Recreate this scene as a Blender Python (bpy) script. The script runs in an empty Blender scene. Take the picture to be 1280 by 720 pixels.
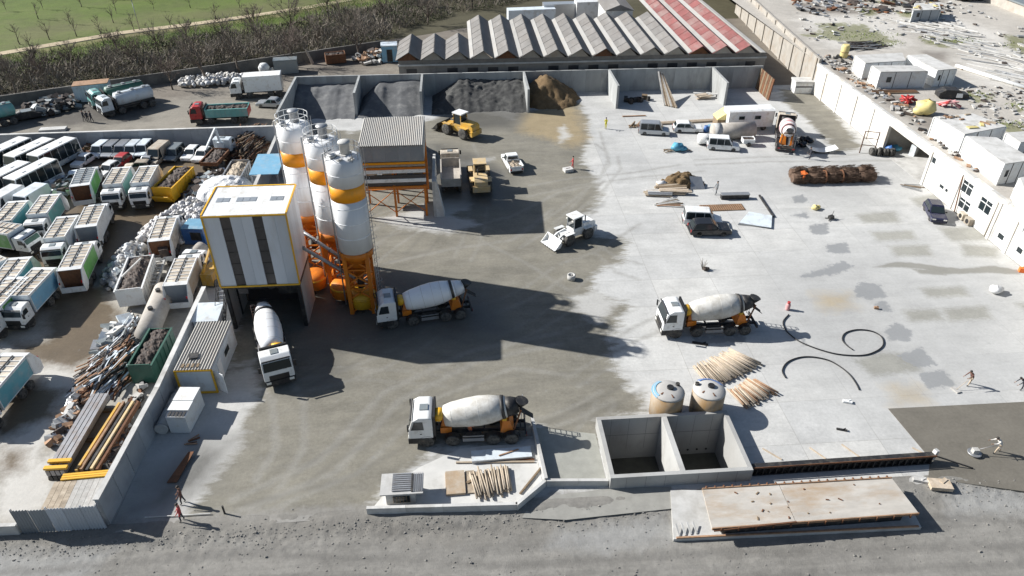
import bpy, math, random
import numpy as np
from mathutils import Vector, Matrix
R = math.radians
random.seed(7)
sc = bpy.context.scene
col = sc.collection

# ---------------------------------------------------------------- camera, sky, sun, exposure
CAM_H, PITCH, YAW, FOC = 41.0, R(34.56), R(4.2), 900.0
cd = bpy.data.cameras.new('camera'); cam = bpy.data.objects.new('camera', cd); col.objects.link(cam)
cam.location = (0, 0, CAM_H)
cam.rotation_euler = (R(90) - PITCH, 0, -YAW)
cd.sensor_width = 36.0; cd.lens = 36.0 * FOC / 1280.0
cd.clip_start = 0.5; cd.clip_end = 3000
sc.camera = cam
SUN_EL, SUN_AZ = R(33), R(-19)             # shadows fall towards +X, slightly towards the camera
w = bpy.data.worlds.new('World'); sc.world = w; w.use_nodes = True
nt = w.node_tree; bg = nt.nodes['Background']
sky = nt.nodes.new('ShaderNodeTexSky'); sky.sky_type = 'NISHITA'; sky.sun_disc = False
sky.sun_elevation = SUN_EL; sky.sun_rotation = R(-71); sky.altitude = 60
nt.links.new(sky.outputs[0], bg.inputs[0]); bg.inputs[1].default_value = 0.058
sl = bpy.data.lights.new('sun', 'SUN'); sl.energy = 4.9; sl.angle = R(0.53); sl.color = (1.0, 0.975, 0.935)
so = bpy.data.objects.new('sun', sl); col.objects.link(so)
so.rotation_euler = Vector((math.cos(SUN_AZ)*math.cos(SUN_EL), math.sin(SUN_AZ)*math.cos(SUN_EL), -math.sin(SUN_EL))).to_track_quat('-Z', 'Y').to_euler()
sc.view_settings.view_transform = 'Standard'; sc.view_settings.look = 'None'
sc.view_settings.exposure = 0.72; sc.view_settings.gamma = 1.0

# ---------------------------------------------------------------- helpers
def at(px, py, z=0.0):
    """point of the level z that the photograph's pixel shows"""
    x = (px - 640) / FOC; y = (360 - py) / FOC
    sp, cp, sy, cy = math.sin(PITCH), math.cos(PITCH), math.sin(YAW), math.cos(YAW)
    d = (sy*cp + x*cy + y*sy*sp, cy*cp - x*sy + y*cy*sp, -sp + y*cp)
    t = (z - CAM_H) / d[2]
    return Vector((d[0]*t, d[1]*t, z))

class MB:
    def __init__(s): s.v = []; s.f = []; s.sm = []; s.mi = []; s.cm = 0
    def add(s, vs, fs, smooth=False):
        n = len(s.v); s.v.extend([tuple(p) for p in vs])
        for f in fs: s.f.append(tuple(i + n for i in f)); s.sm.append(smooth); s.mi.append(s.cm)
        return s
    BF = [(0,3,2,1),(4,5,6,7),(0,1,5,4),(1,2,6,5),(2,3,7,6),(3,0,4,7)]
    def box(s, x0, y0, z0, x1, y1, z1):
        return s.add([(x0,y0,z0),(x1,y0,z0),(x1,y1,z0),(x0,y1,z0),(x0,y0,z1),(x1,y0,z1),(x1,y1,z1),(x0,y1,z1)], MB.BF)
    def obox(s, c, size, rz=0, ry=0, rx=0):
        m = Matrix.Translation(c) @ Matrix.Rotation(rz,4,'Z') @ Matrix.Rotation(ry,4,'Y') @ Matrix.Rotation(rx,4,'X')
        a, b, d = [k/2 for k in size]
        return s.add([m @ Vector(p) for p in ((-a,-b,-d),(a,-b,-d),(a,b,-d),(-a,b,-d),(-a,-b,d),(a,-b,d),(a,b,d),(-a,b,d))], MB.BF)
    def frame(s, d):
        d = Vector(d).normalized(); u = d.cross(Vector((0,0,1)))
        if u.length < 1e-4: u = Vector((1,0,0))
        u.normalize(); return d, u, u.cross(d)
    def bar(s, a, b, w, h):
        a, b = Vector(a), Vector(b); d, u, n = s.frame(b - a); u = u*w/2; n = n*h/2
        return s.add([a-u-n, a+u-n, a+u+n, a-u+n, b-u-n, b+u-n, b+u+n, b-u+n], MB.BF)
    def lathe(s, prof, a, d, n=14, smooth=True):
        a = Vector(a); d, u, v = s.frame(d); vs = []; fs = []
        for t, r in prof:
            for k in range(n):
                q = 2*math.pi*k/n; vs.append(a + d*t + u*(math.cos(q)*r) + v*(math.sin(q)*r))
        for i in range(len(prof)-1):
            for k in range(n):
                l = (k+1) % n; fs.append((i*n+k, i*n+l, (i+1)*n+l, (i+1)*n+k))
        s.add(vs, fs, smooth)
        m = len(s.v) - len(vs)
        if prof[0][1] > 1e-3: s.f.append(tuple(m+k for k in reversed(range(n)))); s.sm.append(False); s.mi.append(s.cm)
        if prof[-1][1] > 1e-3: s.f.append(tuple(m+(len(prof)-1)*n+k for k in range(n))); s.sm.append(False); s.mi.append(s.cm)
        return s
    def cyl(s, a, b, r, r2=None, n=12):
        a, b = Vector(a), Vector(b)
        return s.lathe([(0, r), ((b-a).length, r if r2 is None else r2)], a, b-a, n)
    def tube(s, pts, r, n=6):
        pts = [Vector(p) for p in pts]; vs = []; fs = []
        for i, p in enumerate(pts):
            d, u, v = s.frame(pts[min(i+1, len(pts)-1)] - pts[max(i-1, 0)])
            rr = r[i] if isinstance(r, (list, tuple)) else r
            for k in range(n):
                q = 2*math.pi*k/n; vs.append(p + u*(math.cos(q)*rr) + v*(math.sin(q)*rr))
        for i in range(len(pts)-1):
            for k in range(n):
                l = (k+1) % n; fs.append((i*n+k, i*n+l, (i+1)*n+l, (i+1)*n+k))
        fs.append(tuple(reversed(range(n)))); fs.append(tuple((len(pts)-1)*n+k for k in range(n)))
        return s.add(vs, fs, True)
    def ext(s, poly, ax, t0, t1, t0s=None):
        n = len(poly)
        def P(p, t): return (t, p[0], p[1]) if ax == 'x' else (p[0], t, p[1]) if ax == 'y' else (p[0], p[1], t)
        vs = [P(p, t0) for p in poly] + [P(p, t1) for p in poly]
        fs = [tuple(range(n)), tuple(reversed(range(n, 2*n)))] + [(i, n+i, n+(i+1) % n, (i+1) % n) for i in range(n)]
        return s.add(vs, fs)
    def slab(s, q, th):
        q = [Vector(p) for p in q]; n = (q[1]-q[0]).cross(q[2]-q[0]).normalized()*th; k = len(q)
        return s.add(q + [p+n for p in q], [tuple(reversed(range(k))), tuple(range(k, 2*k))] + [(i, (i+1) % k, k+(i+1) % k, k+i) for i in range(k)])
    def hexa(s, lo, hi):
        return s.add(list(lo)+list(hi), MB.BF)
    def mesh(s, name, mat):
        me = bpy.data.meshes.new(name); me.from_pydata(s.v, [], s.f)
        for m in (mat if isinstance(mat, (list, tuple)) else [mat]): me.materials.append(m)
        me.polygons.foreach_set('use_smooth', s.sm); me.polygons.foreach_set('material_index', s.mi)
        me.update(); return me
    def build(s, name, mat, par=None, loc=(0,0,0), rz=0, fix=True):
        me = s.mesh(name, mat)
        if fix:
            import bmesh
            bm = bmesh.new(); bm.from_mesh(me); bmesh.ops.recalc_face_normals(bm, faces=bm.faces); bm.to_mesh(me); bm.free()
        return ob(name, me, par, loc, rz)

def bev(o, w=.06, n=2):
    m = o.modifiers.new('soft_edges', 'BEVEL'); m.width = w; m.segments = n; m.limit_method = 'ANGLE'; m.angle_limit = R(25); return o
def ob(name, me, par=None, loc=(0,0,0), rz=0):
    o = bpy.data.objects.new(name, me); col.objects.link(o); o.location = loc; o.rotation_euler = (0,0,rz)
    if par: o.parent = par
    return o
def tag(o, label=None, cat=None, group=None, kind=None):
    if label: o['label'] = label
    if cat: o['category'] = cat
    if group: o['group'] = group
    if kind: o['kind'] = kind
    return o
def thing(name, label, cat, loc=(0,0,0), rz=0, group=None):
    o = bpy.data.objects.new(name, None); col.objects.link(o); o.empty_display_size = .3
    o.location = loc; o.rotation_euler = (0,0,rz); return tag(o, label, cat, group)
KIDS = {}
def kids(o): return [c for c in bpy.data.objects if c.parent == o]
def copy_tree(o, loc, rz, label=None, mats=None, scale=None, group=None):
    """the thing, its parts and their sub-parts; mats maps a part's plain name to another material"""
    kk = {}
    for c in bpy.data.objects:
        if c.parent: kk.setdefault(c.parent.name, []).append(c)
    def rec(a, par):
        c = a.copy(); col.objects.link(c)
        if par: c.parent = par
        base = a.name.split('.')[0]
        if mats and base in mats and c.material_slots:
            c.material_slots[0].link = 'OBJECT'; c.material_slots[0].material = mats[base]
        for ch in kk.get(a.name, []): rec(ch, c)
        return c
    r = rec(o, None); r.location = loc; r.rotation_euler = (o.rotation_euler[0], o.rotation_euler[1], rz)
    if label: r['label'] = label
    if group: r['group'] = group
    if scale: r.scale = scale if isinstance(scale, tuple) else (scale,)*3
    return r
MEMO = {}
def shared(key, fn):
    if key not in MEMO: MEMO[key] = fn()
    return MEMO[key]

# ---------------------------------------------------------------- materials
def node(nt, t, **k):
    n = nt.nodes.new(t)
    for a, b in k.items(): setattr(n, a, b)
    return n
def mat(name, c, rough=.6, metal=0, var=.15, scale=1.5, dirt=None, damt=.4, dscale=.8, bump=0, bscale=20, spec=.5, coord='Object', stretch=None, rnd=.14):
    m = bpy.data.materials.new(name); m.use_nodes = True; nt = m.node_tree; L = nt.links.new
    b = nt.nodes['Principled BSDF']; b.inputs['Roughness'].default_value = rough; b.inputs['Metallic'].default_value = metal
    b.inputs['Specular IOR Level'].default_value = spec
    tc = node(nt, 'ShaderNodeTexCoord'); src = tc.outputs[coord]
    if stretch:
        mp = node(nt, 'ShaderNodeMapping'); mp.inputs['Scale'].default_value = stretch; L(src, mp.inputs[0]); src = mp.outputs[0]
    oi = node(nt, 'ShaderNodeObjectInfo')
    ad = node(nt, 'ShaderNodeVectorMath', operation='MULTIPLY_ADD'); ad.inputs[1].default_value = (1,1,1)
    cb = node(nt, 'ShaderNodeCombineXYZ'); mu = node(nt, 'ShaderNodeMath', operation='MULTIPLY'); mu.inputs[1].default_value = 37.0
    L(oi.outputs['Random'], mu.inputs[0])
    for i in range(3): L(mu.outputs[0], cb.inputs[i])
    L(src, ad.inputs[0]); L(cb.outputs[0], ad.inputs[2])
    n1 = node(nt, 'ShaderNodeTexNoise'); n1.inputs['Scale'].default_value = scale; n1.inputs['Detail'].default_value = 5; n1.inputs['Roughness'].default_value = .65
    L(ad.outputs[0], n1.inputs['Vector'])
    hs = node(nt, 'ShaderNodeMapRange'); hs.inputs['From Min'].default_value = .25; hs.inputs['From Max'].default_value = .75
    hs.inputs['To Min'].default_value = 1-var; hs.inputs['To Max'].default_value = 1+var; L(n1.outputs['Fac'], hs.inputs['Value'])
    vm = node(nt, 'ShaderNodeVectorMath', operation='SCALE'); vm.inputs[0].default_value = c[:3]; L(hs.outputs[0], vm.inputs['Scale'])
    rr_ = node(nt, 'ShaderNodeMapRange'); rr_.inputs['To Min'].default_value = 1-rnd; rr_.inputs['To Max'].default_value = 1+rnd*.6; L(oi.outputs['Random'], rr_.inputs['Value'])
    vr = node(nt, 'ShaderNodeVectorMath', operation='SCALE'); L(vm.outputs[0], vr.inputs[0]); L(rr_.outputs[0], vr.inputs['Scale']); out = vr.outputs[0]
    if dirt:
        n2 = node(nt, 'ShaderNodeTexNoise'); n2.inputs['Scale'].default_value = dscale; n2.inputs['Detail'].default_value = 7; n2.inputs['Roughness'].default_value = .7
        L(ad.outputs[0], n2.inputs['Vector'])
        r2 = node(nt, 'ShaderNodeMapRange'); r2.inputs['From Min'].default_value = .62 - damt*.35; r2.inputs['From Max'].default_value = .82 - damt*.2
        r2.inputs['To Max'].default_value = .9; L(n2.outputs['Fac'], r2.inputs['Value'])
        mx = node(nt, 'ShaderNodeMix', data_type='RGBA'); L(r2.outputs[0], mx.inputs['Factor']); L(out, mx.inputs['A']); mx.inputs['B'].default_value = (*dirt, 1)
        out = mx.outputs['Result']
    L(out, b.inputs['Base Color'])
    if bump:
        n3 = node(nt, 'ShaderNodeTexNoise'); n3.inputs['Scale'].default_value = bscale; n3.inputs['Detail'].default_value = 4
        L(src, n3.inputs['Vector']); bp = node(nt, 'ShaderNodeBump'); bp.inputs['Strength'].default_value = bump; bp.inputs['Distance'].default_value = .05
        L(n3.outputs['Fac'], bp.inputs['Height']); L(bp.outputs[0], b.inputs['Normal'])
    return m
def glass_mat():
    m = bpy.data.materials.new('window_glass'); m.use_nodes = True; b = m.node_tree.nodes['Principled BSDF']
    b.inputs['Base Color'].default_value = (.02,.028,.032,1); b.inputs['Roughness'].default_value = .08; b.inputs['Specular IOR Level'].default_value = .5
    return m
DUST = (.36,.33,.28)
MT = dict(
 glass=glass_mat(), white=mat('white_paint', (.74,.75,.74), .35, var=.06, dirt=DUST, damt=.28, dscale=1.2),
 roofwhite=mat('white_roof_paint', (.76,.77,.76), .45, var=.08, dirt=(.45,.40,.33), damt=.35, dscale=1.5),
 bluewhite=mat('bluish_white_paint', (.62,.68,.72), .4, var=.08, dirt=DUST, damt=.3),
 silver=mat('silver_paint', (.42,.44,.46), .3, .5, var=.05, dirt=DUST, damt=.2), darkcar=mat('black_car_paint', (.016,.017,.02), .2, var=.1, dirt=(.12,.11,.10), damt=.25),
 navy=mat('navy_car_paint', (.02,.022,.05), .2, var=.1, dirt=(.12,.11,.10), damt=.2), beige=mat('beige_paint', (.50,.45,.37), .6, var=.2, scale=2, dirt=(.27,.19,.12), damt=.5, dscale=1.6, rnd=.4),
 greycar=mat('grey_car_paint', (.22,.25,.26), .4, .2, var=.08, dirt=DUST, damt=.3), red=mat('red_paint', (.42,.03,.03), .4, var=.12, dirt=(.25,.16,.13), damt=.3),
 teal=mat('teal_paint', (.16,.40,.37), .45, var=.12, dirt=(.38,.40,.38), damt=.4), tealblue=mat('teal_blue_paint', (.10,.32,.38), .45, var=.12, dirt=(.32,.36,.38), damt=.35),
 green=mat('green_paint', (.13,.36,.09), .45, var=.2, dirt=(.35,.40,.33), damt=.3), darkgreen=mat('dark_green_paint', (.03,.10,.07), .5, var=.2, dirt=(.06,.10,.08), damt=.35),
 blue=mat('blue_paint', (.04,.13,.36), .45, var=.12, dirt=(.25,.28,.32), damt=.25), skyblue=mat('sky_blue_paint', (.17,.36,.50), .5, var=.12, dirt=(.4,.44,.46), damt=.3),
 yellow=mat('yellow_paint', (.72,.40,.02), .45, var=.12, dirt=(.34,.24,.12), damt=.3, dscale=1.5), loader=mat('yellow_machine_paint', (.62,.36,.05), .5, var=.15, dirt=(.42,.36,.26), damt=.45, dscale=1.6),
 loaderpale=mat('dusty_machine_paint', (.60,.44,.22), .6, var=.15, dirt=(.45,.40,.33), damt=.5, dscale=1.6),
 orange=mat('orange_steel_paint', (.62,.18,.008), .5, var=.2, dirt=(.28,.10,.03), damt=.4, dscale=1.5), band=mat('orange_band_paint', (.80,.31,.008), .4, var=.08, dirt=(.6,.3,.06), damt=.2),
 tyre=mat('tyre_rubber', (.035,.034,.033), .85, var=.3, dirt=(.17,.16,.14), damt=.6, dscale=4), rim=mat('dusty_grey_rim', (.52,.52,.51), .6, .2, var=.15, dirt=(.20,.18,.15), damt=.4, dscale=4),
 dark=mat('dark_steel', (.028,.028,.03), .6, .2, var=.3, dirt=(.12,.11,.09), damt=.4, dscale=2), black=mat('black_plastic', (.015,.015,.016), .55, var=.2),
 lamp=mat('lamp_lens', (.75,.74,.68), .15), redlamp=mat('red_lamp_lens', (.4,.02,.02), .25),
 drum=mat('white_drum_paint', (.66,.65,.61), .5, var=.1, scale=2.5, dirt=(.36,.33,.28), damt=.62, dscale=1.1, bump=.2, bscale=6), drumclean=mat('clean_drum_paint', (.78,.79,.80), .3, var=.04, dirt=(.6,.6,.58), damt=.15),
 silo=mat('silo_white_paint', (.78,.79,.80), .42, var=.05, dirt=(.58,.56,.52), damt=.25, dscale=.9, stretch=(1,1,.12)),
 concrete=mat('cast_concrete', (.40,.40,.385), .85, var=.18, scale=.9, dirt=(.23,.22,.205), damt=.5, dscale=.45, bump=.15, bscale=9, stretch=(1,1,.6)),
 conwall=mat('storage_wall_concrete', (.34,.35,.345), .85, var=.16, scale=.5, dirt=(.20,.20,.195), damt=.4, dscale=.4, bump=.15, bscale=6, stretch=(1,1,.4)),
 conpale=mat('pale_concrete', (.52,.515,.495), .85, var=.16, scale=.9, dirt=(.32,.31,.285), damt=.45, dscale=.6, bump=.15, bscale=12),
 blockwall=mat('compound_wall_concrete', (.36,.38,.40), .85, var=.12, scale=.6, dirt=(.25,.26,.27), damt=.35, dscale=.5),
 asb=mat('fibre_cement_roof', (.20,.192,.182), .9, var=.25, scale=.5, dirt=(.17,.155,.14), damt=.5, dscale=.35, stretch=(1.6,.35,1)),
 asbwhite=mat('whitewashed_roof', (.33,.325,.31), .9, var=.12, scale=.8, dirt=(.36,.33,.29), damt=.35, dscale=.7, stretch=(1,.4,1)),
 redroof=mat('red_coated_roof', (.215,.075,.07), .85, var=.25, scale=.5, dirt=(.27,.22,.20), damt=.5, dscale=.22, stretch=(1.2,.35,1)),
 plaster=mat('white_plaster', (.68,.665,.63), .85, var=.08, scale=1, dirt=(.42,.36,.28), damt=.5, dscale=.8, bump=.1, stretch=(1,1,.3)),
 tan=mat('tan_plaster', (.37,.345,.305), .9, var=.18, scale=.8, dirt=(.30,.24,.18), damt=.4, dscale=.5),
 sheet=mat('grey_cladding', (.30,.33,.36), .45, .3, var=.06, dirt=(.36,.36,.35), damt=.3), clad=mat('white_cladding', (.56,.60,.65), .42, .15, var=.05, scale=.6, dirt=(.50,.51,.52), damt=.3, stretch=(1,1,.2)),
 cladstripe=mat('dark_glazed_strip', (.06,.055,.055), .3, var=.25, scale=2), corr=mat('corrugated_roof_sheet', (.42,.405,.375), .55, .2, var=.12, scale=.8, dirt=(.40,.36,.31), damt=.4, stretch=(1,.3,1)),
 galv=mat('galvanised_steel', (.40,.41,.42), .45, .6, var=.12, dirt=(.28,.25,.22), damt=.35), steel=mat('grey_mill_steel', (.30,.30,.31), .5, .5, var=.15, dirt=(.22,.16,.12), damt=.4),
 rust=mat('rusty_steel', (.17,.075,.035), .85, .1, var=.35, scale=3, dirt=(.08,.045,.03), damt=.4), rustlight=mat('light_rust', (.33,.20,.12), .85, var=.3, scale=3, dirt=(.16,.10,.06), damt=.4),
 wood=mat('weathered_timber', (.33,.27,.20), .85, var=.3, scale=3, dirt=(.52,.45,.35), damt=.45, dscale=2, stretch=(.4,1,1)), woodpale=mat('pale_timber', (.46,.385,.30), .85, var=.25, scale=3, dirt=(.36,.27,.17), damt=.4, dscale=2),
 wooddark=mat('dark_timber', (.20,.145,.09), .85, var=.3, scale=3), ply=mat('site_plywood', (.40,.30,.20), .8, var=.15, scale=1.2, dirt=(.45,.41,.35), damt=.45),
 sandgrey=mat('grey_crushed_sand', (.105,.108,.112), .95, var=.16, scale=.8, dirt=(.21,.21,.205), damt=.4, dscale=.6, bump=.35, bscale=14), gravel=mat('dark_gravel', (.052,.052,.051), .95, var=.3, scale=3, dirt=(.12,.12,.11), damt=.4, bump=.8, bscale=8),
 brownsand=mat('brown_river_sand', (.135,.088,.042), .95, var=.3, scale=2, dirt=(.20,.14,.075), damt=.4, bump=.8, bscale=6), scrapdark=mat('dark_scrap', (.06,.048,.042), .8, .1, var=.5, scale=4, dirt=(.16,.11,.08), damt=.4, dscale=3),
 bag=mat('white_plastic_bags', (.60,.60,.60), .5, var=.2, scale=4, dirt=(.45,.45,.46), damt=.3, dscale=3), tarp=mat('white_tarpaulin', (.72,.72,.71), .5, var=.1, scale=2, bump=.5, bscale=4, dirt=(.5,.5,.5), damt=.3, dscale=2),
 bluetarp=mat('blue_tarpaulin', (.10,.33,.46), .45, var=.2, scale=3, bump=.4, bscale=4), yellowtarp=mat('yellow_tarpaulin', (.62,.52,.22), .6, var=.15, scale=2, bump=.4, bscale=3),
 brush=mat('rusty_rebar_bundle', (.095,.058,.038), .9, var=.4, scale=6, dirt=(.17,.115,.08), damt=.4, dscale=3, stretch=(1,.3,.3)), orangecloth=mat('orange_cloth', (.72,.16,.03), .7, var=.2),
 tankgrp=mat('fibreglass_tank', (.36,.33,.28), .6, var=.12, scale=1, dirt=(.30,.165,.045), damt=1.0, dscale=.6, stretch=(1,1,.35)), tanktop=mat('cement_dusted_top', (.43,.42,.40), .85, var=.12, dirt=(.40,.38,.35), damt=.35), oldtank=mat('old_cement_tank', (.40,.37,.33), .8, var=.15, dirt=(.27,.24,.20), damt=.45),
 greenwater=mat('settling_water', (.075,.073,.058), .35, var=.3), hose=mat('black_hose', (.02,.02,.021), .6), skin=mat('skin', (.42,.25,.17), .6, var=.05), hair=mat('dark_hair', (.02,.016,.014), .7),
 redcloth=mat('red_workwear', (.45,.07,.07), .8, var=.12), darkcloth=mat('dark_workwear', (.035,.038,.05), .85, var=.15), greycloth=mat('grey_workwear', (.16,.17,.18), .85, var=.15), whitecloth=mat('white_workwear', (.62,.60,.56), .85, var=.08), beigecloth=mat('beige_workwear', (.42,.34,.25), .85, var=.1), yellowcloth=mat('hi_vis_yellow', (.62,.56,.03), .7, var=.1), orangevest=mat('hi_vis_orange', (.70,.20,.08), .7, var=.1), browncloth=mat('brown_workwear', (.14,.07,.055), .85, var=.1),
 hedgewall=mat('shade_dark_hedge_wall_concrete', (.13,.125,.115), .9, var=.3, scale=.6, dirt=(.22,.21,.19), damt=.35, dscale=.5), bark=mat('bare_bark', (.13,.105,.085), .9, var=.25, scale=4), twig=mat('winter_twigs', (.185,.16,.13), .9, var=.35, scale=.5), twigred=mat('reddish_winter_twigs', (.175,.135,.115), .9, var=.35, scale=.5), bramble=mat('bramble_leaves', (.055,.078,.026), .9, var=.5, scale=.35, dirt=(.10,.085,.045), damt=.5, dscale=.3), weeds=mat('roof_weeds', (.12,.155,.03), .9, var=.35, scale=2),  # hedgewall: concrete darkened, the shade of its near face is in the colour
 grassblade=mat('grass_blades', (.10,.17,.025), .9, var=.3, scale=.3), haz=mat('pale_rubble', (.42,.41,.385), .9, var=.25, scale=3, dirt=(.36,.33,.30), damt=.4, dscale=2), pink=mat('faded_pink_paint', (.60,.30,.30), .5, var=.15, dirt=(.6,.5,.48), damt=.35), stripe=mat('faded_white_paint', (.68,.64,.62), .5, var=.1),
)
# ---------------------------------------------------------------- ground sheets
def vnoise(x, y, seed=0):
    xi = np.floor(x).astype(np.int64); yi = np.floor(y).astype(np.int64); fx = x-xi; fy = y-yi
    fx = fx*fx*(3-2*fx); fy = fy*fy*(3-2*fy)
    def h(a, b):
        n = (a*374761393 + b*668265263 + seed*1442695041) & 0xffffffff
        n = ((n ^ (n >> 13)) * 1274126177) & 0xffffffff
        return ((n ^ (n >> 16)) & 0xffff) / 65535.0
    return (h(xi,yi)*(1-fx)+h(xi+1,yi)*fx)*(1-fy) + (h(xi,yi+1)*(1-fx)+h(xi+1,yi+1)*fx)*fy
def fbm(x, y, seed=0, oct=4):
    s = 0; a = .5
    for k in range(oct): s = s + a*vnoise(x*2**k, y*2**k, seed+k*7); a *= .5
    return s/(1-.5**oct)
def seg_d(X, Y, a, b):
    dx, dy = b[0]-a[0], b[1]-a[1]; t = np.clip(((X-a[0])*dx+(Y-a[1])*dy)/(dx*dx+dy*dy+1e-9), 0, 1)
    return np.hypot(X-a[0]-t*dx, Y-a[1]-t*dy)
def poly_sd(X, Y, P):
    """signed distance, positive inside"""
    d = np.full(X.shape, 1e9); ins = np.zeros(X.shape, bool)
    for i in range(len(P)):
        a, b = P[i], P[(i+1) % len(P)]
        d = np.minimum(d, seg_d(X, Y, a, b))
        c = ((a[1] > Y) != (b[1] > Y)) & (X < (b[0]-a[0])*(Y-a[1])/((b[1]-a[1]) or 1e-9)+a[0]); ins ^= c
    return np.where(ins, d, -d)
def polys(X, Y, lst, z=0): 
    s = np.full(X.shape, -99.)
    for pp in lst: s = np.maximum(s, poly_sd(X, Y, [at(p[0], p[1], z)[:2] for p in pp]))
    return s
def lines(X, Y, lst, z=0):
    s = np.full(X.shape, -99.)
    for w_, pp in lst:
        q = [at(p[0], p[1], z) for p in pp]
        for a, b in zip(q, q[1:]): s = np.maximum(s, w_ - seg_d(X, Y, a, b))
    return s
def grid(name, x0, x1, y0, y1, st, zf, mt, attrs=None, hole=None):
    nx = int(round((x1-x0)/st))+1; ny = int(round((y1-y0)/st))+1
    X, Y = np.meshgrid(np.linspace(x0,x1,nx), np.linspace(y0,y1,ny)); Z = zf(X, Y) if callable(zf) else np.full(X.shape, float(zf))
    me = bpy.data.meshes.new(name); n = nx*ny
    co = np.stack([X.ravel(), Y.ravel(), Z.ravel()], 1)
    i = np.arange(n).reshape(ny, nx); q = np.stack([i[:-1,:-1], i[:-1,1:], i[1:,1:], i[1:,:-1]], -1).reshape(-1, 4)
    if hole:
        cx, cy = co[q[:,0],0]+st/2, co[q[:,0],1]+st/2; q = q[~((cx > hole[0]) & (cx < hole[1]) & (cy > hole[2]) & (cy < hole[3]))]
    me.vertices.add(n); me.vertices.foreach_set('co', co.ravel().astype(np.float32))
    me.loops.add(q.size); me.loops.foreach_set('vertex_index', q.ravel().astype(np.int32))
    me.polygons.add(len(q)); me.polygons.foreach_set('loop_start', np.arange(0, q.size, 4, dtype=np.int32)); me.polygons.foreach_set('use_smooth', np.ones(len(q), bool))
    me.update(calc_edges=True); me.materials.append(mt)
    if attrs:
        for k, fn in attrs.items():
            a = me.attributes.new(k, 'FLOAT', 'POINT'); a.data.foreach_set('value', np.clip(fn(X, Y), -5, 5).ravel().astype(np.float32))
    return tag(ob(name, me), kind='structure')
def ground_mat(name, base, var, layers, rough=.9, bump=.25, bscale=5, wet=(), slabs=False):
    """layers: (attribute, colour, edge width m, noise amount m, noise scale, opacity, own variation)"""
    m = bpy.data.materials.new(name); m.use_nodes = True; nt = m.node_tree; L = nt.links.new; b = nt.nodes['Principled BSDF']
    b.inputs['Specular IOR Level'].default_value = .3
    tc = node(nt, 'ShaderNodeTexCoord'); src = tc.outputs['Object']
    def noise(s, d=6, r=.65, st=None, rot=-12):
        v = src
        if st: mp = node(nt, 'ShaderNodeMapping'); mp.inputs['Scale'].default_value = st; mp.inputs['Rotation'].default_value = (0,0,R(rot)); L(src, mp.inputs[0]); v = mp.outputs[0]
        n = node(nt, 'ShaderNodeTexNoise'); n.inputs['Scale'].default_value = s; n.inputs['Detail'].default_value = d; n.inputs['Roughness'].default_value = r; L(v, n.inputs['Vector']); return n.outputs['Fac']
    def rng(v, a, bb, c, d):
        n = node(nt, 'ShaderNodeMapRange'); L(v, n.inputs['Value'])
        for k, x in zip(('From Min','From Max','To Min','To Max'), (a,bb,c,d)): n.inputs[k].default_value = x
        return n.outputs[0]
    def math_(op, a, c):
        n = node(nt, 'ShaderNodeMath', operation=op)
        for i, x in enumerate((a, c)):
            if isinstance(x, (int, float)): n.inputs[i].default_value = x
            else: L(x, n.inputs[i])
        return n.outputs[0]
    big, mid, fine, streak = noise(.07, 5), noise(.5, 7, .7), noise(4, 5, .7), noise(.6, 6, .7, (.18,1.3,1))
    tone = math_('ADD', math_('ADD', math_('ADD', math_('MULTIPLY', big, .34), math_('MULTIPLY', mid, .30)), math_('MULTIPLY', fine, .2)), math_('MULTIPLY', streak, .16))
    def shade(c, v):
        vm = node(nt, 'ShaderNodeVectorMath', operation='SCALE'); vm.inputs[0].default_value = c; L(rng(tone, .33, .67, 1-v, 1+v), vm.inputs['Scale']); return vm.outputs[0]
    out = shade(base, var); ro = None
    if slabs:      # separate pours, each a slightly different grey, with thin joints
        bt = node(nt, 'ShaderNodeTexBrick'); L(src, bt.inputs['Vector']); bt.offset = 0
        for k_, v_ in (('Color1',(.93,.935,.94,1)),('Color2',(1.06,1.055,1.04,1)),('Mortar',(.72,.71,.69,1)),('Scale',1.0),('Mortar Size',.035),('Mortar Smooth',.6),('Bias',0),('Brick Width',6.2),('Row Height',4.6)): bt.inputs[k_].default_value = v_
        vm = node(nt, 'ShaderNodeVectorMath', operation='MULTIPLY'); L(out, vm.inputs[0]); L(bt.outputs['Color'], vm.inputs[1]); out = vm.outputs[0]
    speck = math_('MULTIPLY', rng(noise(1.1, 5, .62), .63, .74, 0, 1), .38)
    for (att, c, ew, na, ns, op, ov) in layers:
        an = node(nt, 'ShaderNodeAttribute', attribute_name=att); nn = noise(ns[0], 7, .72, ns[1], ns[2]) if isinstance(ns, tuple) else noise(ns, 7, .72)
        s = math_('ADD', an.outputs['Fac'], math_('MULTIPLY', math_('SUBTRACT', nn, .5), na*2))
        f = math_('MULTIPLY', rng(s, -ew, ew, 0, 1), op)
        mx = node(nt, 'ShaderNodeMix', data_type='RGBA'); L(f, mx.inputs['Factor']); L(out, mx.inputs['A']); L(shade(c, ov), mx.inputs['B']); out = mx.outputs['Result']
        if att in wet:
            r = math_('MULTIPLY', f, -.55); ro = r if ro is None else math_('ADD', ro, r)
    mx = node(nt, 'ShaderNodeMix', data_type='RGBA'); L(speck, mx.inputs['Factor']); L(out, mx.inputs['A']); mx.inputs['B'].default_value = (*[c_*.55 for c_ in base], 1); out = mx.outputs['Result']
    L(out, b.inputs['Base Color'])
    if ro is None: b.inputs['Roughness'].default_value = rough
    else: L(math_('ADD', ro, rough), b.inputs['Roughness'])
    bp = node(nt, 'ShaderNodeBump'); bp.inputs['Strength'].default_value = bump; bp.inputs['Distance'].default_value = .06
    L(math_('ADD', noise(bscale, 5), mid), bp.inputs['Height']); L(bp.outputs[0], b.inputs['Normal'])
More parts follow.
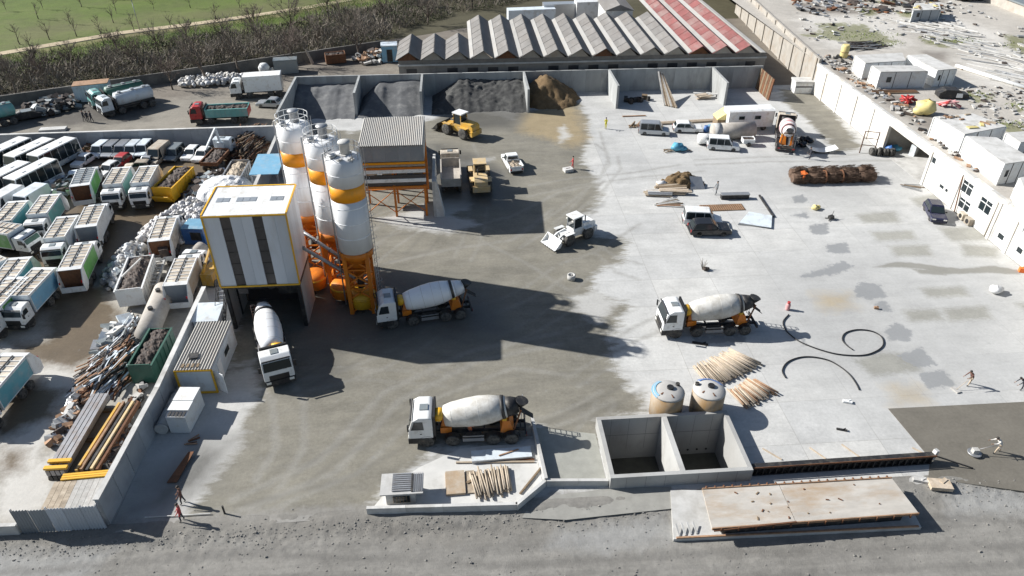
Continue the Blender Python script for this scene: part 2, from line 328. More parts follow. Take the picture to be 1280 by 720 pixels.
    return m

# far ground sheet out to the horizon
grid('ground', -900, 900, -60, 1500, 60, -5.5, mat('far_soil', (.17,.15,.115), .95, var=.3, scale=.05, coord='Object'))

# the yard: one cast floor with mud, stains and tracks of their own
MUD = [[(365,150),(440,165),(540,150),(560,140),(640,143),(700,132),(722,122),(735,150),(736,175),(728,200),(745,225),(752,238),(742,262),(712,286),(755,296),(786,300),(778,326),(742,342),(738,362),(770,380),(788,384),(768,405),(762,425),(766,450),(774,472),(800,496),(806,512),(760,528),(752,560),(690,560),(672,532),(640,556),(580,556),(545,562),(500,600),(462,628),(462,645),(440,650),(205,672),(235,645),(262,600),(268,565),(300,528),(312,500),(290,470),(285,440),(320,300),(420,270)],
       [(975,112),(1020,115),(1048,146),(1072,178),(1075,186),(1045,190),(1010,150),(980,128)]]
PALEONMUD = [[(470,272),(545,262),(600,280),(560,292),(500,285)],[(505,262),(590,238),(585,262),(530,275)],[(560,205),(620,196),(600,208)],[(715,372),(742,364),(770,380),(748,404),(722,392)],[(618,142),(648,140),(640,150)],[(700,160),(706,156),(712,172),(700,178)],[(280,470),(318,450),(325,500),(300,516),(282,500)],[(205,500),(312,498),(300,560),(255,610),(212,664),(150,668),(185,560)]]
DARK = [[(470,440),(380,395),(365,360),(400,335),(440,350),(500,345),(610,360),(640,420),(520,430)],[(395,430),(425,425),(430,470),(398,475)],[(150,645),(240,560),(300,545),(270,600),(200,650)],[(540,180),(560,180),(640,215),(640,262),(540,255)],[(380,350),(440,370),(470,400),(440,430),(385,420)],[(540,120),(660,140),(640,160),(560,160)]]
OCHRE = [[(652,142),(715,130),(728,150),(735,175),(715,185),(690,175),(650,165)],[(1118,484),(1150,488),(1160,500),(1120,506)],[(1020,370),(1062,368),(1066,384),(1030,388)]]
PUDDLE = [[(1033,306),(1058,303),(1062,316),(1048,318),(1034,314)],[(1000,344),(1030,336),(1052,326),(1068,332),(1048,342),(1018,346),(1002,347)],[(1068,360),(1078,352),(1100,356),(1108,372),(1088,374),(1070,372)],[(1094,378),(1106,376),(1116,388),(1098,390)],[(1106,412),(1122,403),(1140,414),(1138,426),(1112,426)],[(1122,444),(1152,434),(1172,456),(1150,460),(1130,452)],[(1150,466),(1180,463),(1195,482),(1160,486),(1152,478)],[(1002,421),(1008,430),(1004,432)],[(988,270),(1008,265),(1012,273)],[(990,246),(1004,243),(1010,253),(994,254)],[(1012,282),(1034,279),(1036,293),(1014,293)],[(866,422),(930,420),(932,428),(870,430)]]
STAIN = [[(1092,334),(1118,327),(1148,329),(1180,334),(1205,336),(1240,332),(1276,338),(1274,343),(1230,341),(1184,343),(1150,336),(1118,334)],[(1140,336),(1180,338),(1182,344),(1150,342)]]
PANEL = [[(1070,268),(1118,264),(1126,278),(1080,279)],[(1088,290),(1140,288),(1146,299),(1098,301)],[(1138,248),(1170,242),(1185,256),(1148,258)],[(1172,284),(1225,284),(1240,300),(1190,302)],[(1150,360),(1205,358),(1212,370),(1160,372)],[(1178,386),(1232,382),(1240,398),(1186,402)],[(1112,308),(1160,306),(1166,320),(1120,320)],[(1128,388),(1172,386),(1180,400),(1138,402)],[(1100,440),(1150,444),(1150,464),(1090,470),(1068,450)],[(1270,380),(1290,378),(1290,392)],[(1200,304),(1250,310),(1246,322),(1206,320)]]
BEYOND = [[(-60,420),(-60,120),(340,120),(352,150),(300,240),(262,330),(255,360),(200,500),(100,660),(-60,680)]]
BROWNWETSHADE = [[(60,350),(130,360),(150,400),(120,445),(90,462),(30,452),(20,432),(60,425)],[(0,480),(40,478),(78,490),(70,520),(20,540),(0,545)],[(0,560),(30,565),(26,590),(0,600)],[(30,300),(90,300),(120,350),(80,380),(20,370)],[(0,180),(330,180),(260,300),(140,330),(60,320),(0,330)]]  # wet brown ground; shadows among the parked trucks are put into its colour
BROWNPALE = [[(0,452),(28,438),(100,455),(112,468),(95,500),(60,550),(30,600),(0,610)],[(0,610),(80,560),(60,630),(20,655),(0,640)],[(70,380),(110,360),(100,395)],[(0,426),(18,440),(0,452)]]
TRACK = [(.22,[(662,232),(720,222),(790,216),(850,206)]),(.2,[(660,246),(720,232),(795,222),(880,214)]),(.22,[(640,300),(700,262),(740,232),(762,205),(758,190),(745,180)]),(.2,[(650,310),(715,270),(752,240),(776,212),(772,196)]),(.25,[(560,290),(640,270),(700,240),(750,230)]),(.3,[(300,640),(420,590),(500,500),(600,450),(700,430)]),(.3,[(290,625),(400,575),(480,490),(590,438),(700,416)]),(.22,[(330,640),(450,590),(540,500),(640,460),(720,470)]),(.3,[(310,470),(340,500),(345,560),(320,600)]),(.3,[(360,470),(380,500),(380,560),(350,610)]),(.2,[(740,300),(765,318),(800,330)]),(.2,[(738,310),(770,340),(800,350)]),(.2,[(700,330),(742,316),(800,280)]),(.2,[(760,430),(790,410),(830,392)]),(.2,[(762,444),(800,424),(830,412)]),(.22,[(870,200),(960,196),(1040,196),(1100,190)]),(.22,[(870,206),(960,202),(1050,202),(1130,200)]),(.2,[(600,300),(660,330),(690,350),(740,380)]),(.25,[(480,330),(560,312),(640,300),(690,262)]),(.2,[(750,165),(760,200),(745,235)])]
GREYY = [[(945,330),(1100,290),(1190,300),(1280,340),(1280,500),(1110,510),(960,470)],[(800,200),(1080,190),(1150,230),(1090,265),(900,240)]]
def arcs(seed, n):
    rs = random.Random(seed); out = []
    for k in range(n):      # wheel ruts sweeping round the yard, two by two
        x, y = rs.uniform(330, 740), rs.uniform(260, 620); a = rs.gauss(-.55, .35); c = rs.uniform(-.12, .12); P, Q = [], []
        for j in range(8):
            p = at(x, y); P.append((x, y)); Q.append((x+math.sin(a)*-22, y+math.cos(a)*14)); x += math.cos(a)*28; y += math.sin(a)*20; a += c
        out += [(rs.uniform(.1,.2), P), (rs.uniform(.1,.2), Q)]
    return out
TRACK2 = arcs(4, 16) + [(.18,[(300,632),(430,600),(540,540)]),(.16,[(800,340),(840,300),(900,210)]),(.16,[(812,345),(860,300),(915,215)]),(.15,[(960,330),(1100,300),(1180,255)]),(.15,[(965,340),(1105,310),(1190,262)])]
TRACK = TRACK + arcs(9, 14)
LANE = [[(20,165),(80,146),(200,140),(260,120),(330,120),(345,155),(200,162)],[(350,112),(480,85),(530,78),(530,88),(370,95)],[(200,140),(240,112),(330,104),(330,124),(240,134)]]
OIL = [[(0,150),(60,125),(120,115),(190,130),(180,150),(60,158)],[(330,100),(420,80),(480,75),(430,82)]]
ym = ground_mat('yard_floor', (.472,.47,.455), .3, [
  ('greyy', (.385,.385,.375), 4, 6, .14, .8, .2), ('smudge', (.33,.33,.32), .35, 1.1, (.45,(.5,1.8,1),15), .5, .2),
  ('panel', (.235,.23,.195), .4, .8, (1.8,(1,2.2,1),40), .7, .3),
  ('beyond', (.31,.29,.25), .6, 1.2, .4, .85, .35),
  ('mud', (.196,.184,.150), .55, 3.0, (.6,(.5,1.6,1),38), 1, .42),
  ('mudlight', (.235,.223,.19), .35, 1.0, (.4,(.5,2.2,1),40), .55, .3), ('muddark', (.105,.10,.088), .3, 1.0, (.3,(.6,1.8,1),-20), .5, .3), ('track', (.25,.243,.22), .2, .45, 1.2, .5, .3), ('track2', (.115,.11,.098), .2, .6, 1.0, .36, .3),
  ('ochre', (.33,.25,.13), 1.2, 2.2, .5, .6, .25),
  ('pale', (.45,.445,.425), .5, 1.8, (.7,(.6,1.5,1),30), .85, .22),
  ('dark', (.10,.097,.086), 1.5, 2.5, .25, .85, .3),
  ('brownpale', (.50,.485,.45), .5, 1.3, .5, .9, .15),
  ('brownwetshade', (.105,.075,.042), .7, 1.8, .4, .9, .35),
  ('stain', (.22,.215,.19), .16, .45, 1.0, .9, .15),
  ('puddle', (.255,.26,.26), .1, 1.1, 2.0, .92, .1),
  ('strip', (.165,.15,.125), .4, 1, .4, .96, .45), ('lane', (.27,.25,.21), 1.5, 5, .3, .65, .35), ('oil', (.06,.055,.05), 1.5, 3, .3, .75, .3), ('spill', (.25,.24,.22), .35, 1.3, .8, .85, .3)], slabs=True, wet=('dark','brownwetshade','puddle'))
def minus(a, b): return lambda X, Y: np.minimum(a(X, Y), -b(X, Y))
grid('yard_floor', -80, 57.85, 32.4, 116.6, .25, 0, ym, dict(
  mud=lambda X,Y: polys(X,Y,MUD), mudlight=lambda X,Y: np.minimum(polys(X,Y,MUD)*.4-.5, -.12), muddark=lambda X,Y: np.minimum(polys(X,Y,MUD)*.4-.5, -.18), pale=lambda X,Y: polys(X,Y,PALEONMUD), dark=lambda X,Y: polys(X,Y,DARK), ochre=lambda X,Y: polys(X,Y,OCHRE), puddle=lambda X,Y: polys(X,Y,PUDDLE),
  stain=lambda X,Y: polys(X,Y,STAIN), panel=lambda X,Y: polys(X,Y,PANEL), lane=lambda X,Y: polys(X,Y,LANE), oil=lambda X,Y: polys(X,Y,OIL), beyond=lambda X,Y: polys(X,Y,BEYOND), brownwetshade=lambda X,Y: polys(X,Y,BROWNWETSHADE), brownpale=lambda X,Y: polys(X,Y,BROWNPALE), spill=lambda X,Y: .9-np.abs(Y-32.6)-.5*(X>14), strip=lambda X,Y: np.minimum(Y-97.6, -25.9-X), track=lambda X,Y: np.maximum(lines(X,Y,TRACK[:23]), np.minimum(lines(X,Y,TRACK[23:]), polys(X,Y,MUD)*.5+.3)), track2=lambda X,Y: np.minimum(lines(X,Y,TRACK2), polys(X,Y,MUD)*.5+.5), smudge=lambda X,Y: X*0-.22, greyy=lambda X,Y: polys(X,Y,GREYY)), hole=(9.65, 19.6, 33.75, 39.45))
# freshly poured strip
g = MB(); p = [at(1110,511), at(1290,502), at(1320,620), at(1160,598), at(1163,574)]
g.ext([(q.x,q.y) for q in p], 'z', -.1, .03)
tag(g.build('fresh_concrete', ground_mat('fresh_concrete', (.15,.138,.115), .3, [], rough=.7, bump=.1)), kind='structure')
# gravel road along the near edge, churned by wheels
def road_z(X, Y):
    edge = np.clip((33.0 - Y)/1.2, 0, 1)
    rut = fbm(X*.12+Y*.05, Y*1.5+X*.09, 3, 4)-.5
    rough_ = (fbm(X*2.6, Y*3.0, 11, 3)-.5)*.07*(0.45+1.2*np.exp(-((Y-31.6)/1.2)**2))
    lip = np.clip((Y-31.0)/1.3, 0, 1)
    return -.16*(1-lip) + rut*.07*(1-lip*.6) + rough_*edge + lip*(.01+.16*(fbm(X*.5, Y*.7, 5)-.42))*np.clip((33.2-Y)/.5,0,1)
rm = ground_mat('gravel_road', (.235,.226,.205), .38, [('zero', (.135,.13,.12), .3, 1.1, (.5,(.14,1.8,1),-4), .5, .3), ('band', (.19,.18,.16), .6, 1.6, .6, .7, .3), ('grit', (.29,.29,.28), .6, 1.4, .7, .7, .25), ('rut', (.13,.125,.115), .25, .9, .9, .5, .2)], bump=.55, bscale=15)
grid('gravel_road', -48, 52, 18, 33.2, .13, road_z, rm, dict(zero=lambda X,Y: X*0-.05, band=lambda X,Y: lines(X,Y,[(.9,[(-20,672),(200,664),(440,655),(560,668),(700,652),(840,640)]),(.5,[(1150,640),(1200,620)])]), grit=lambda X,Y: polys(X,Y,[[(700,660),(840,645),(845,670),(760,690),(690,680)],[(1180,610),(1280,600),(1290,640),(1190,640)],[(-20,690),(140,685),(100,730),(-20,730)]]), rut=lambda X,Y: lines(X,Y,[(.25,[(0,715),(300,690),(640,705),(900,690),(1300,680)]),(.25,[(0,735),(400,720),(800,728),(1300,700)]),(.2,[(1030,690),(1060,665),(1120,648),(1200,645),(1280,652)]),(.2,[(1040,700),(1080,672),(1140,658),(1220,656)]),(.2,[(480,668),(560,655),(620,660)])])))

# broken stones along the road's edge
g = MB(); rs = random.Random(12)
for k in range(2600):
    x = rs.uniform(-34, 40); y = 31.6 + rs.gauss(0, .55) if k % 3 else rs.uniform(26, 32.5)
    if 13 < x < 31 and y > 29.3 or (y > 32.2 and -8 < x < 14): continue
    s = abs(rs.gauss(.0, .03)) + .02 + (.09 if k % 900 == 0 else 0); z = float(road_z(np.array([x]), np.array([y]))[0]) + s*.3
    g.obox((x, y, z), (s*rs.uniform(.8,1.6), s*rs.uniform(.7,1.2), s*rs.uniform(.5,1)), rs.uniform(0,3), rs.uniform(-.5,.5))
tag(g.build('loose_stones', mat('crushed_stone', (.25,.24,.22), .95, var=.35, scale=2), fix=False), kind='stuff')
# back strip behind the compound, scrub bank, grass field, footpath
bm_ = ground_mat('back_strip_soil', (.17,.15,.125), .35, [('lane', (.25,.23,.195), 1.5, 4, .25, .65, .35), ('oil', (.06,.055,.05), 1.5, 3, .3, .75, .3)], bump=.5, bscale=2)
grid('back_strip', -140, 62, 96, 160, 1.0, lambda X,Y: -.02 - .18*(Y < 116.8)*(X > -26), bm_, dict(lane=lambda X,Y: polys(X,Y,[[(20,165),(80,140),(200,130),(330,140),(345,155),(200,162)],[(350,112),(480,85),(530,78),(530,88),(370,95)],[(200,125),(300,108),(330,120),(240,128)]]), oil=lambda X,Y: polys(X,Y,[[(0,150),(60,125),(120,115),(190,130),(180,150),(60,158)],[(330,100),(420,80),(480,75),(430,82)]])))
FP = [at(-60,82), at(0,68), at(75,55), at(150,42), at(240,31), at(320,20), at(390,9), at(460,-4), at(560,-22), at(660,-40)]
grid('grass_field', -260, 260, 112, 460, 1.5, lambda X,Y: -.65 + np.clip((Y - .46*(X+72.4) - 117)/6, 0, 1)*.69 + (fbm(X*.06,Y*.06,2)-.5)*.25,
  ground_mat('grass_field', (.082,.118,.018), .42, [('dry', (.125,.12,.052), 6, 16, .1, .7, .35), ('scrub', (.075,.066,.042), 2.0, 6, .15, .95, .35), ('worn', (.20,.15,.09), 1.2, 3, .3, .6, .3)], bump=.5, bscale=2),
  dict(dry=lambda X,Y: polys(X,Y,[[(0,30),(200,20),(420,-10),(420,10),(300,24),(120,40),(0,64)],[(30,95),(250,48),(420,20),(420,30),(200,70)]]), scrub=lambda X,Y: poly_sd(X,Y,[at(*q)[:2] for q in ((-40,110),(0,92),(60,84),(130,66),(200,60),(290,44),(400,30),(440,14),(520,-4),(700,-30),(1000,-30),(1000,60),(500,70),(300,90),(150,115),(-40,150))]), worn=lambda X,Y: lines(X,Y,[(1.5,[(-60,86),(150,46),(320,24),(460,0)])])))
fp = MB()
for a, b in zip(FP, FP[1:]):
    n = Vector((-(b-a).y, (b-a).x, 0)).normalized()*1.25; a2, b2 = a.copy(), b.copy(); a2.z = b2.z = 0
    fp.add([a2-n+Vector((0,0,.17)), b2-n+Vector((0,0,.17)), b2+n+Vector((0,0,.17)), a2+n+Vector((0,0,.17)), a2-n*1.3-Vector((0,0,.3)), b2-n*1.3-Vector((0,0,.3)), b2+n*1.3-Vector((0,0,.3)), a2+n*1.3-Vector((0,0,.3))], [(0,1,2,3),(0,4,5,1),(3,2,6,7)])
tag(fp.build('footpath', mat('sandy_path', (.40,.33,.22), .95, var=.2, scale=.3, bump=.3)), kind='structure')
# ---------------------------------------------------------------- concrete storage bays along the back
t = thing('storage_bays', 'long row of grey concrete storage bays, piled with sand at the left end', 'storage bays', (12, 115.5, 0))
DIV = [(-26, 100.3), (-16, 107.4), (-6, 107.3), (10.4, 107.0), (24.4, 107.7), (41.7, 107.8)]
BY = 115.5
def panelled(name, x0, x1, h, par, y=0, dx=2.5):
    """a wall of cast panels set in a row along x, joints open"""
    n = max(1, round((x1-x0)/dx)); s = (x1-x0)/n
    me = shared(('pan', round(s,2), h), lambda: MB().box(.012, 0, 0, s-.012, .3, h).mesh('wall_panel', MT['conwall']))
    for k in range(n): ob(name, me, par, (x0+k*s, y + random.uniform(-.012,.012), 0))
panelled('wall_panel', -38.2, 38.2, 3.7, t)
MB().box(-38.2, .08, 0, 38.2, .22, 3.62).build('wall_core', MT['conwall'], t)
for x, yf in DIV:
    m = MB(); L_ = BY - yf - .01; n = max(2, round(L_/2.6)); s = L_/n
    dv = MB().box(-.14, -L_, 0, .14, 0, 3.62).build('divider_wall', MT['conwall'], t, (x-12, 0, 0))
    me = shared(('dv', round(s,3)), lambda: MB().box(-.17, .012, 0, .17, s-.012, 3.7).mesh('wall_panel', MT['conwall']))
    for k in range(n): ob('wall_panel', me, dv, (0, -L_+k*s, 0))

def heap(name, label, cat, cx, cy, rx, ry, h, mt, seed, back=None, slope=1.0, n=44, rough=.18, kind='stuff', top=.35):
    """a tipped heap, steep at its foot; clipped at the wall behind"""
    x = np.linspace(-1.05, 1.05, n); X, Y = np.meshgrid(x, x)
    d = np.hypot(X, Y) + (fbm(X*2.2+9, Y*2.2+4, seed, 3)-.5)*.35
    Z = np.clip((1-d)/(1-top), -.05, 1)*h; Z = Z + (fbm(X*7, Y*7, seed+3, 3)-.5)*rough*h*(Z > 0)
    Z = np.where(Z > .02, Z, -.12); PX = X*rx; PY = Y*ry
    if back is not None: PY = np.minimum(PY, back - cy)
    me = bpy.data.meshes.new(name); i = np.arange(n*n).reshape(n, n)
    q = np.stack([i[:-1,:-1], i[:-1,1:], i[1:,1:], i[1:,:-1]], -1).reshape(-1, 4)
    q = q[(Z.ravel()[q] > -.1).any(1)]
    me.from_pydata(np.stack([PX.ravel(), PY.ravel(), Z.ravel()], 1).tolist(), [], q.tolist()); me.materials.append(mt)
    me.polygons.foreach_set('use_smooth', [True]*len(me.polygons)); me.update()
    return tag(ob(name, me, None, (cx, cy, 0)), label, cat, kind=None)
def bay_fill(name, label, cat, x0, x1, toe, h, mt, seed, crest=3.0, skew=0.0, side=None, rough=.12, st=.22):
    """material tipped against the back wall, filling the bay from side to side"""
    nx, ny = int((x1-x0)/st)+1, int((BY-.06-toe+1.4)/st)+1
    X, Y = np.meshgrid(np.linspace(x0, x1, nx), np.linspace(toe-1.4, BY-.06, ny))
    t_ = toe + skew*(X-x0)/(x1-x0) + (fbm(X*.45, Y*.0+seed, seed, 3)-.5)*2.2
    f = np.clip((Y-t_)/(BY-crest-toe), 0, 1.15); f = np.where(f > .85, .85+(f-.85)*.35, f)
    top = h*(.86+.3*(fbm(X*.35, Y*.3, seed+5, 3)-.3))
    if side is not None:
        a, w_, right = side; g = np.clip((X-a)/w_, 0, 1) if right else np.clip((a-X)/w_, 0, 1); f = np.minimum(f, g*1.05)
    Z = f*top + (fbm(X*1.7, Y*1.7, seed+9, 4)-.5)*rough*(f > .02)*(.4+f); Z = np.where(f > .004, np.maximum(Z, .012), -.1)
    me = bpy.data.meshes.new(name); i = np.arange(nx*ny).reshape(ny, nx); q = np.stack([i[:-1,:-1], i[:-1,1:], i[1:,1:], i[1:,:-1]], -1).reshape(-1, 4); q = q[(Z.ravel()[q] > -.05).any(1)]
    cx = (x0+x1)/2; me.from_pydata(np.stack([X.ravel()-cx, Y.ravel()-toe, Z.ravel()], 1).tolist(), [], q.tolist()); me.materials.append(mt); me.polygons.foreach_set('use_smooth', [True]*len(me.polygons)); me.update()
    return tag(ob(name, me, None, (cx, toe, 0)), label, cat)
bay_fill('sand_pile', 'pale grey sand filling the first bay from the left', 'sand pile', -25.8, -16.2, 106.6, 2.9, MT['sandgrey'], 3, .5, rough=.12)
bay_fill('sand_pile', 'smooth pale grey sand filling the second bay from the left', 'sand pile', -15.8, -6.2, 106.8, 3.0, MT['sandgrey'], 8, .6, side=(-15.9, 3.5, True), rough=.08)
bay_fill('gravel_pile', 'dark gravel heap filling the third bay', 'gravel pile', -5.8, 10.2, 107.4, 3.0, MT['gravel'], 14, 1.0, side=(-4.6, 5.0, True), rough=.5)
heap('sand_pile', 'brown sand heap against the left part of the fourth bay', 'sand pile', 13.9, 114.2, 5.6, 6.4, 3.5, MT['brownsand'], 21, 115.4, rough=.28, top=.16)

# ---------------------------------------------------------------- old hall with ridged roof behind the bays
t = thing('factory_hall', 'old long hall with a ridged roof of grey and red bays behind the storage bays', 'factory hall', (21, 117.6, 0))
FX0, SP = -8.0, 4.0; EZ, RZ = 5.3, 6.6
MB().box(-30.8, 0, 0, 30.2, .35, 4.35).build('front_wall', mat('dirty_hall_wall', (.30,.27,.235), .9, var=.25, scale=.6, dirt=(.12,.105,.09), damt=.5, dscale=.6), t)
MB().box(-30.9, -.14, 4.36, 30.3, .42, 4.62).build('ledge', MT['conpale'], t)
g = MB()
for k in range(18):
    if k % 5 == 1: continue
    g.box(-29.6+k*3.32, -.03, 2.9, -27.9+k*3.32, -.004, 3.9)
g.build('window_band', MT['cladstripe'], t)
MB().box(-30.8, 0, 4.62, 30.2, .3, EZ-.05).build('upper_wall', mat('dark_upper_wall', (.20,.185,.165), .9, var=.3, scale=.8), t)  # upper band in a darker tone than the wall below
MB().box(-30.8, .36, 0, -30.5, 10.5, EZ).build('side_wall', MT['tan'], t); MB().box(-30.5, 10.2, 0, -18.5, 10.5, EZ).build('back_wall', MT['tan'], t)
MB().box(-18.8, 22.2, 0, 17, 22.5, EZ).build('back_wall', MT['tan'], t)
for k in range(15):
    x = FX0 + SP*k - 21; red = k >= 12
    yb = 10.6 if k < 3 else (22.6 if k < 12 else 50)
    m = MB(); a = .13; e = EZ + .05
    nseg = 1 if k < 3 else 3
    lip = .5
    # left slope (long, sunlit), right slope (steeper)
    m.slab([(x, -lip, RZ), (x+1.8, -lip, e), (x+1.8, yb, e), (x, yb, RZ)], .1)
    mt = MT['redroof'] if red else MT['asb']
    v = m.build('roof_ridge', mt, t)
    if red: tag(v, 'red coated roof ridge')
    # the sunlit slope is laid in overlapping rows of sheets
    nr_ = max(3, round((yb+lip)/3.1)); sr = (yb+lip)/nr_
    for j in range(nr_):
        y0_, y1_ = -lip+j*sr, -lip+(j+1)*sr+.12*(j < nr_-1); d_ = random.uniform(-.012, .012)
        MB().slab([(x-2.15, y0_, e+.05+d_), (x, y0_, RZ+.05+d_), (x, y1_, RZ+d_), (x-2.15, y1_, e+d_)], .07).build('roof_sheet', mt, v)
    MB().ext([(x-2.0, e-.1), (x, RZ-.12), (x+1.3, e-.1)], 'y', .05, .2).build('gable', MT['rust'] if k % 4 == 0 else MT['tan'], v)
    gt = MB().box(x+1.75, -.4, e-.14, x+1.9, yb, e+.0).build('gutter', MT['asbwhite'] if 2 < k < 12 else MT['asb'], t)
    if 2 < k: MB().slab([(x-2.2, -.3, e+.10), (x-1.6, -.3, e+.45), (x-1.6, yb-.2, e+.45), (x-2.2, yb-.2, e+.10)], .06).build('valley_sheet', MT['asbwhite'], v)
MB().box(29.6, .4, 0, 30.2, 50, EZ-.1).build('parapet_wall', MT['asbwhite'], t)
t2 = thing('white_shed', 'small white shed with grey pitched roof behind the ridged hall', 'shed', (31, 141.5, 0))
MB().box(-2.6, 0, 0, 2.6, 8, 6.6).build('wall', MT['white'], t2); MB().ext([(-2.9,6.6),(0,7.7),(2.9,6.6)], 'y', -.2, 8.2).build('roof', MT['asb'], t2)
for i, (x, y, c, lb) in enumerate([((664,11), 0, 'bluewhite', 'long pale blue truck trailer roof showing behind the ridged hall'), ((708,7), 0, 'silver', 'grey truck trailer roof behind the middle of the ridged hall'), ((748,7), 0, 'white', 'white lorry box behind the ridged hall beside the white shed')]):
    q = thing('parked_trailer', lb, 'trailer', (at(*x, 3.6).x, at(*x, 3.6).y, 0), R(random.uniform(2, 7)))
    MB().box(-5, -1.25, 1.0, 5, 1.25, 3.7+.5*i).build('box', MT[c], q); MB().box(-5, -1.0, .7, 5, 1.0, 1.0).build('chassis', MT['dark'], q)
    g = MB(); [g.cyl((u, s*1.2, .5), (u, s*.9, .5), .5) for u in (-4, -2.8, 3.5) for s in (-1, 1)]; g.build('wheels', MT['tyre'], q)

# ---------------------------------------------------------------- flat roofed building on the right
RX, RH = 57.9, 4.75
t = thing('flat_roofed_building', 'long white plastered flat roofed building along the right side of the yard', 'building', (RX, 85, 0))
def wpan(y0, y1, z0, z1, name='wall', mt='plaster', th=.35, proud=0): return MB().box(-proud, y0-85, z0, th, y1-85, z1).build(name, MT[mt], t)
wins = [(77.6,78.5,3.1,4.0),(74.6,75.6,1.15,1.75),(73.75,74.4,1.15,1.75),(70.0,72.0,2.55,4.1),(69.4,71.5,.75,2.1),(66.3,68.4,2.1,3.75),(63.0,64.1,.8,1.6),(60.0,61.0,.9,1.7),(55,57,2.1,3.7)]
g = MB(); ys = sorted({40., 79.0} | {v for w_ in wins for v in w_[:2]})
for a, b in zip(ys, ys[1:]):
    z = 0
    for w_ in sorted([w_ for w_ in wins if w_[0] <= a+1e-6 and w_[1] >= b-1e-6], key=lambda q: q[2]):
        g.box(0, a-85, z, .35, b-85, w_[2]); z = w_[3]
    g.box(0, a-85, z, .35, b-85, 4.55)
g.build('wall', MT['plaster'], t)
for i, (a, b, z0, z1) in enumerate(wins):
    fr = MB(); fr.box(.03,a-85,z0,.2,a-84.91,z1).box(.03,b-85.09,z0,.2,b-85,z1).box(.03,a-84.91,z1-.09,.2,b-85.09,z1).box(.03,a-84.91,z0,.2,b-85.09,z0+.09)
    if b-a > 1.2: fr.box(.05, (a+b)/2-85.04, z0+.09, .18, (a+b)/2-84.96, z1-.09); fr.box(.06, a-84.91, z0+(z1-z0)*.62, .17, b-85.09, z0+(z1-z0)*.62+.08)
    wn = fr.build('window', MT['white'], t); MB().box(.11, a-84.95, z0+.05, .13, b-85.05, z1-.05).build('pane', MT['glass'], wn)
wpan(89.6, 112.4, 0, 4.55); wpan(79.0, 89.6, 3.75, 4.55, 'lintel')
MB().box(0, -6.3, -.3, 7.5, 5, .004).build('inner_floor', MT['conpale'], t)
wpan(88.9, 89.6, 0, 3.74, 'opening_pier', proud=.06)
MB().box(.36, -6.3, 0, 7, -6, 4.5).build('inner_wall', MT['tan'], t); MB().box(.36, 4.7, 0, 7, 5, 4.5).build('inner_wall', MT['tan'], t); MB().box(7, -6, 0, 7.3, 5, 4.5).build('inner_wall', MT['conpale'], t)
for y in (-4.6, -1.5, 1.6): MB().box(6.86, y, 0, 6.99, y+1.6, 3).build('inner_door', MT['sheet'], t)
for y in (48, 58.4, 62.2, 65.2, 72.4, 78.7, 93.5, 98.6, 103.8, 109): MB().box(-.14, y-85.2, 0, -.003, y-84.8, 4.545).build('pilaster', MT['plaster'], t)
MB().bar((-.22, -13.8, .1), (-.22, -13.0, 4.3), .1, .1).build('drain_pipe', MT['rust'], t); MB().cyl((-.1, -19.4, .1), (-.1, -19.4, 4.3), .06).build('drain_pipe', MT['tan'], t)
for y in (-15.3, -16.6):
    a = MB().box(-.6, y-.5, .1, -.02, y+.4, .85).build('air_conditioner', MT['beige'], t); MB().cyl((-.615, y-.08, .48), (-.601, y-.08, .48), .28).build('fan_grille', MT['dark'], a)
MB().box(-.04, -20.3, .02, -.003, -19.6, 2.1).build('door', MT['conpale'], t)
MB().box(-.22, -45, 4.55, .55, 27.4, RH).build('cornice', MT['plaster'], t)
for k in range(24):
    MB().box(-.16, -45+k*3.02+.02, RH, .26, -45+(k+1)*3.02-.02, RH+.24+random.uniform(-.03,.03)).build('parapet_block', MT['conpale'] if k % 3 else MT['plaster'], t)
# the older tan stretch beyond
g = MB(); g.add([(0,27.4,0),(4.6,80,0),(5.0,80,0),(.4,27.4,0),(0,27.4,5.6),(4.6,80,5.6),(5.0,80,5.6),(.4,27.4,5.6)], MB.BF); v = g.build('old_wall', MT['tan'], t); tag(v, 'tan weathered wall of the older part')
for k in range(9): 
    f = k/9; MB().box(-.14+4.6*f, 28+52.6*f, 0, .1+4.6*f, 28.5+52.6*f, 5.55).build('pilaster', MT['tan'], t)
ROOFG = [[(1000,45),(1040,35),(1078,30),(1120,52),(1100,58),(1040,50)],[(1150,46),(1200,44),(1206,54),(1180,60),(1155,54)],[(1118,14),(1180,16),(1170,24),(1130,22)],[(1210,118),(1232,116),(1240,126),(1216,128)],[(1265,128),(1280,130),(1276,140)],[(1255,42),(1285,50),(1285,70),(1262,60)],[(1070,10),(1100,14),(1086,22)],[(1080,2),(1140,0),(1130,8)],[(1020,30),(1060,28),(1060,38),(1030,38)],[(1245,150),(1285,160),(1285,172),(1240,160)]]
ROOFD = [[(990,5),(1040,3),(1100,8),(1090,18),(1010,16)],[(1130,2),(1180,0),(1180,12),(1140,12)],[(1155,64),(1185,66),(1180,76),(1160,72)],[(1040,72),(1060,76),(1064,100),(1044,94)],[(1070,110),(1130,120),(1170,150),(1190,175),(1160,165),(1110,130)]]
ROOFP = [[(1000,20),(1120,20),(1130,60),(1030,60)],[(1200,70),(1280,80),(1280,115),(1220,104)],[(1180,20),(1250,40),(1285,90),(1230,60)]]
rfm = ground_mat('roof_screed', (.40,.375,.335), .3, [('pale', (.53,.51,.47), 2, 5, .25, .8, .2), ('dark', (.17,.15,.13), 1, 2.5, .5, .8, .4), ('moss', (.15,.155,.06), .5, 3.0, 1.0, .75, .35)], bump=.7, bscale=3)
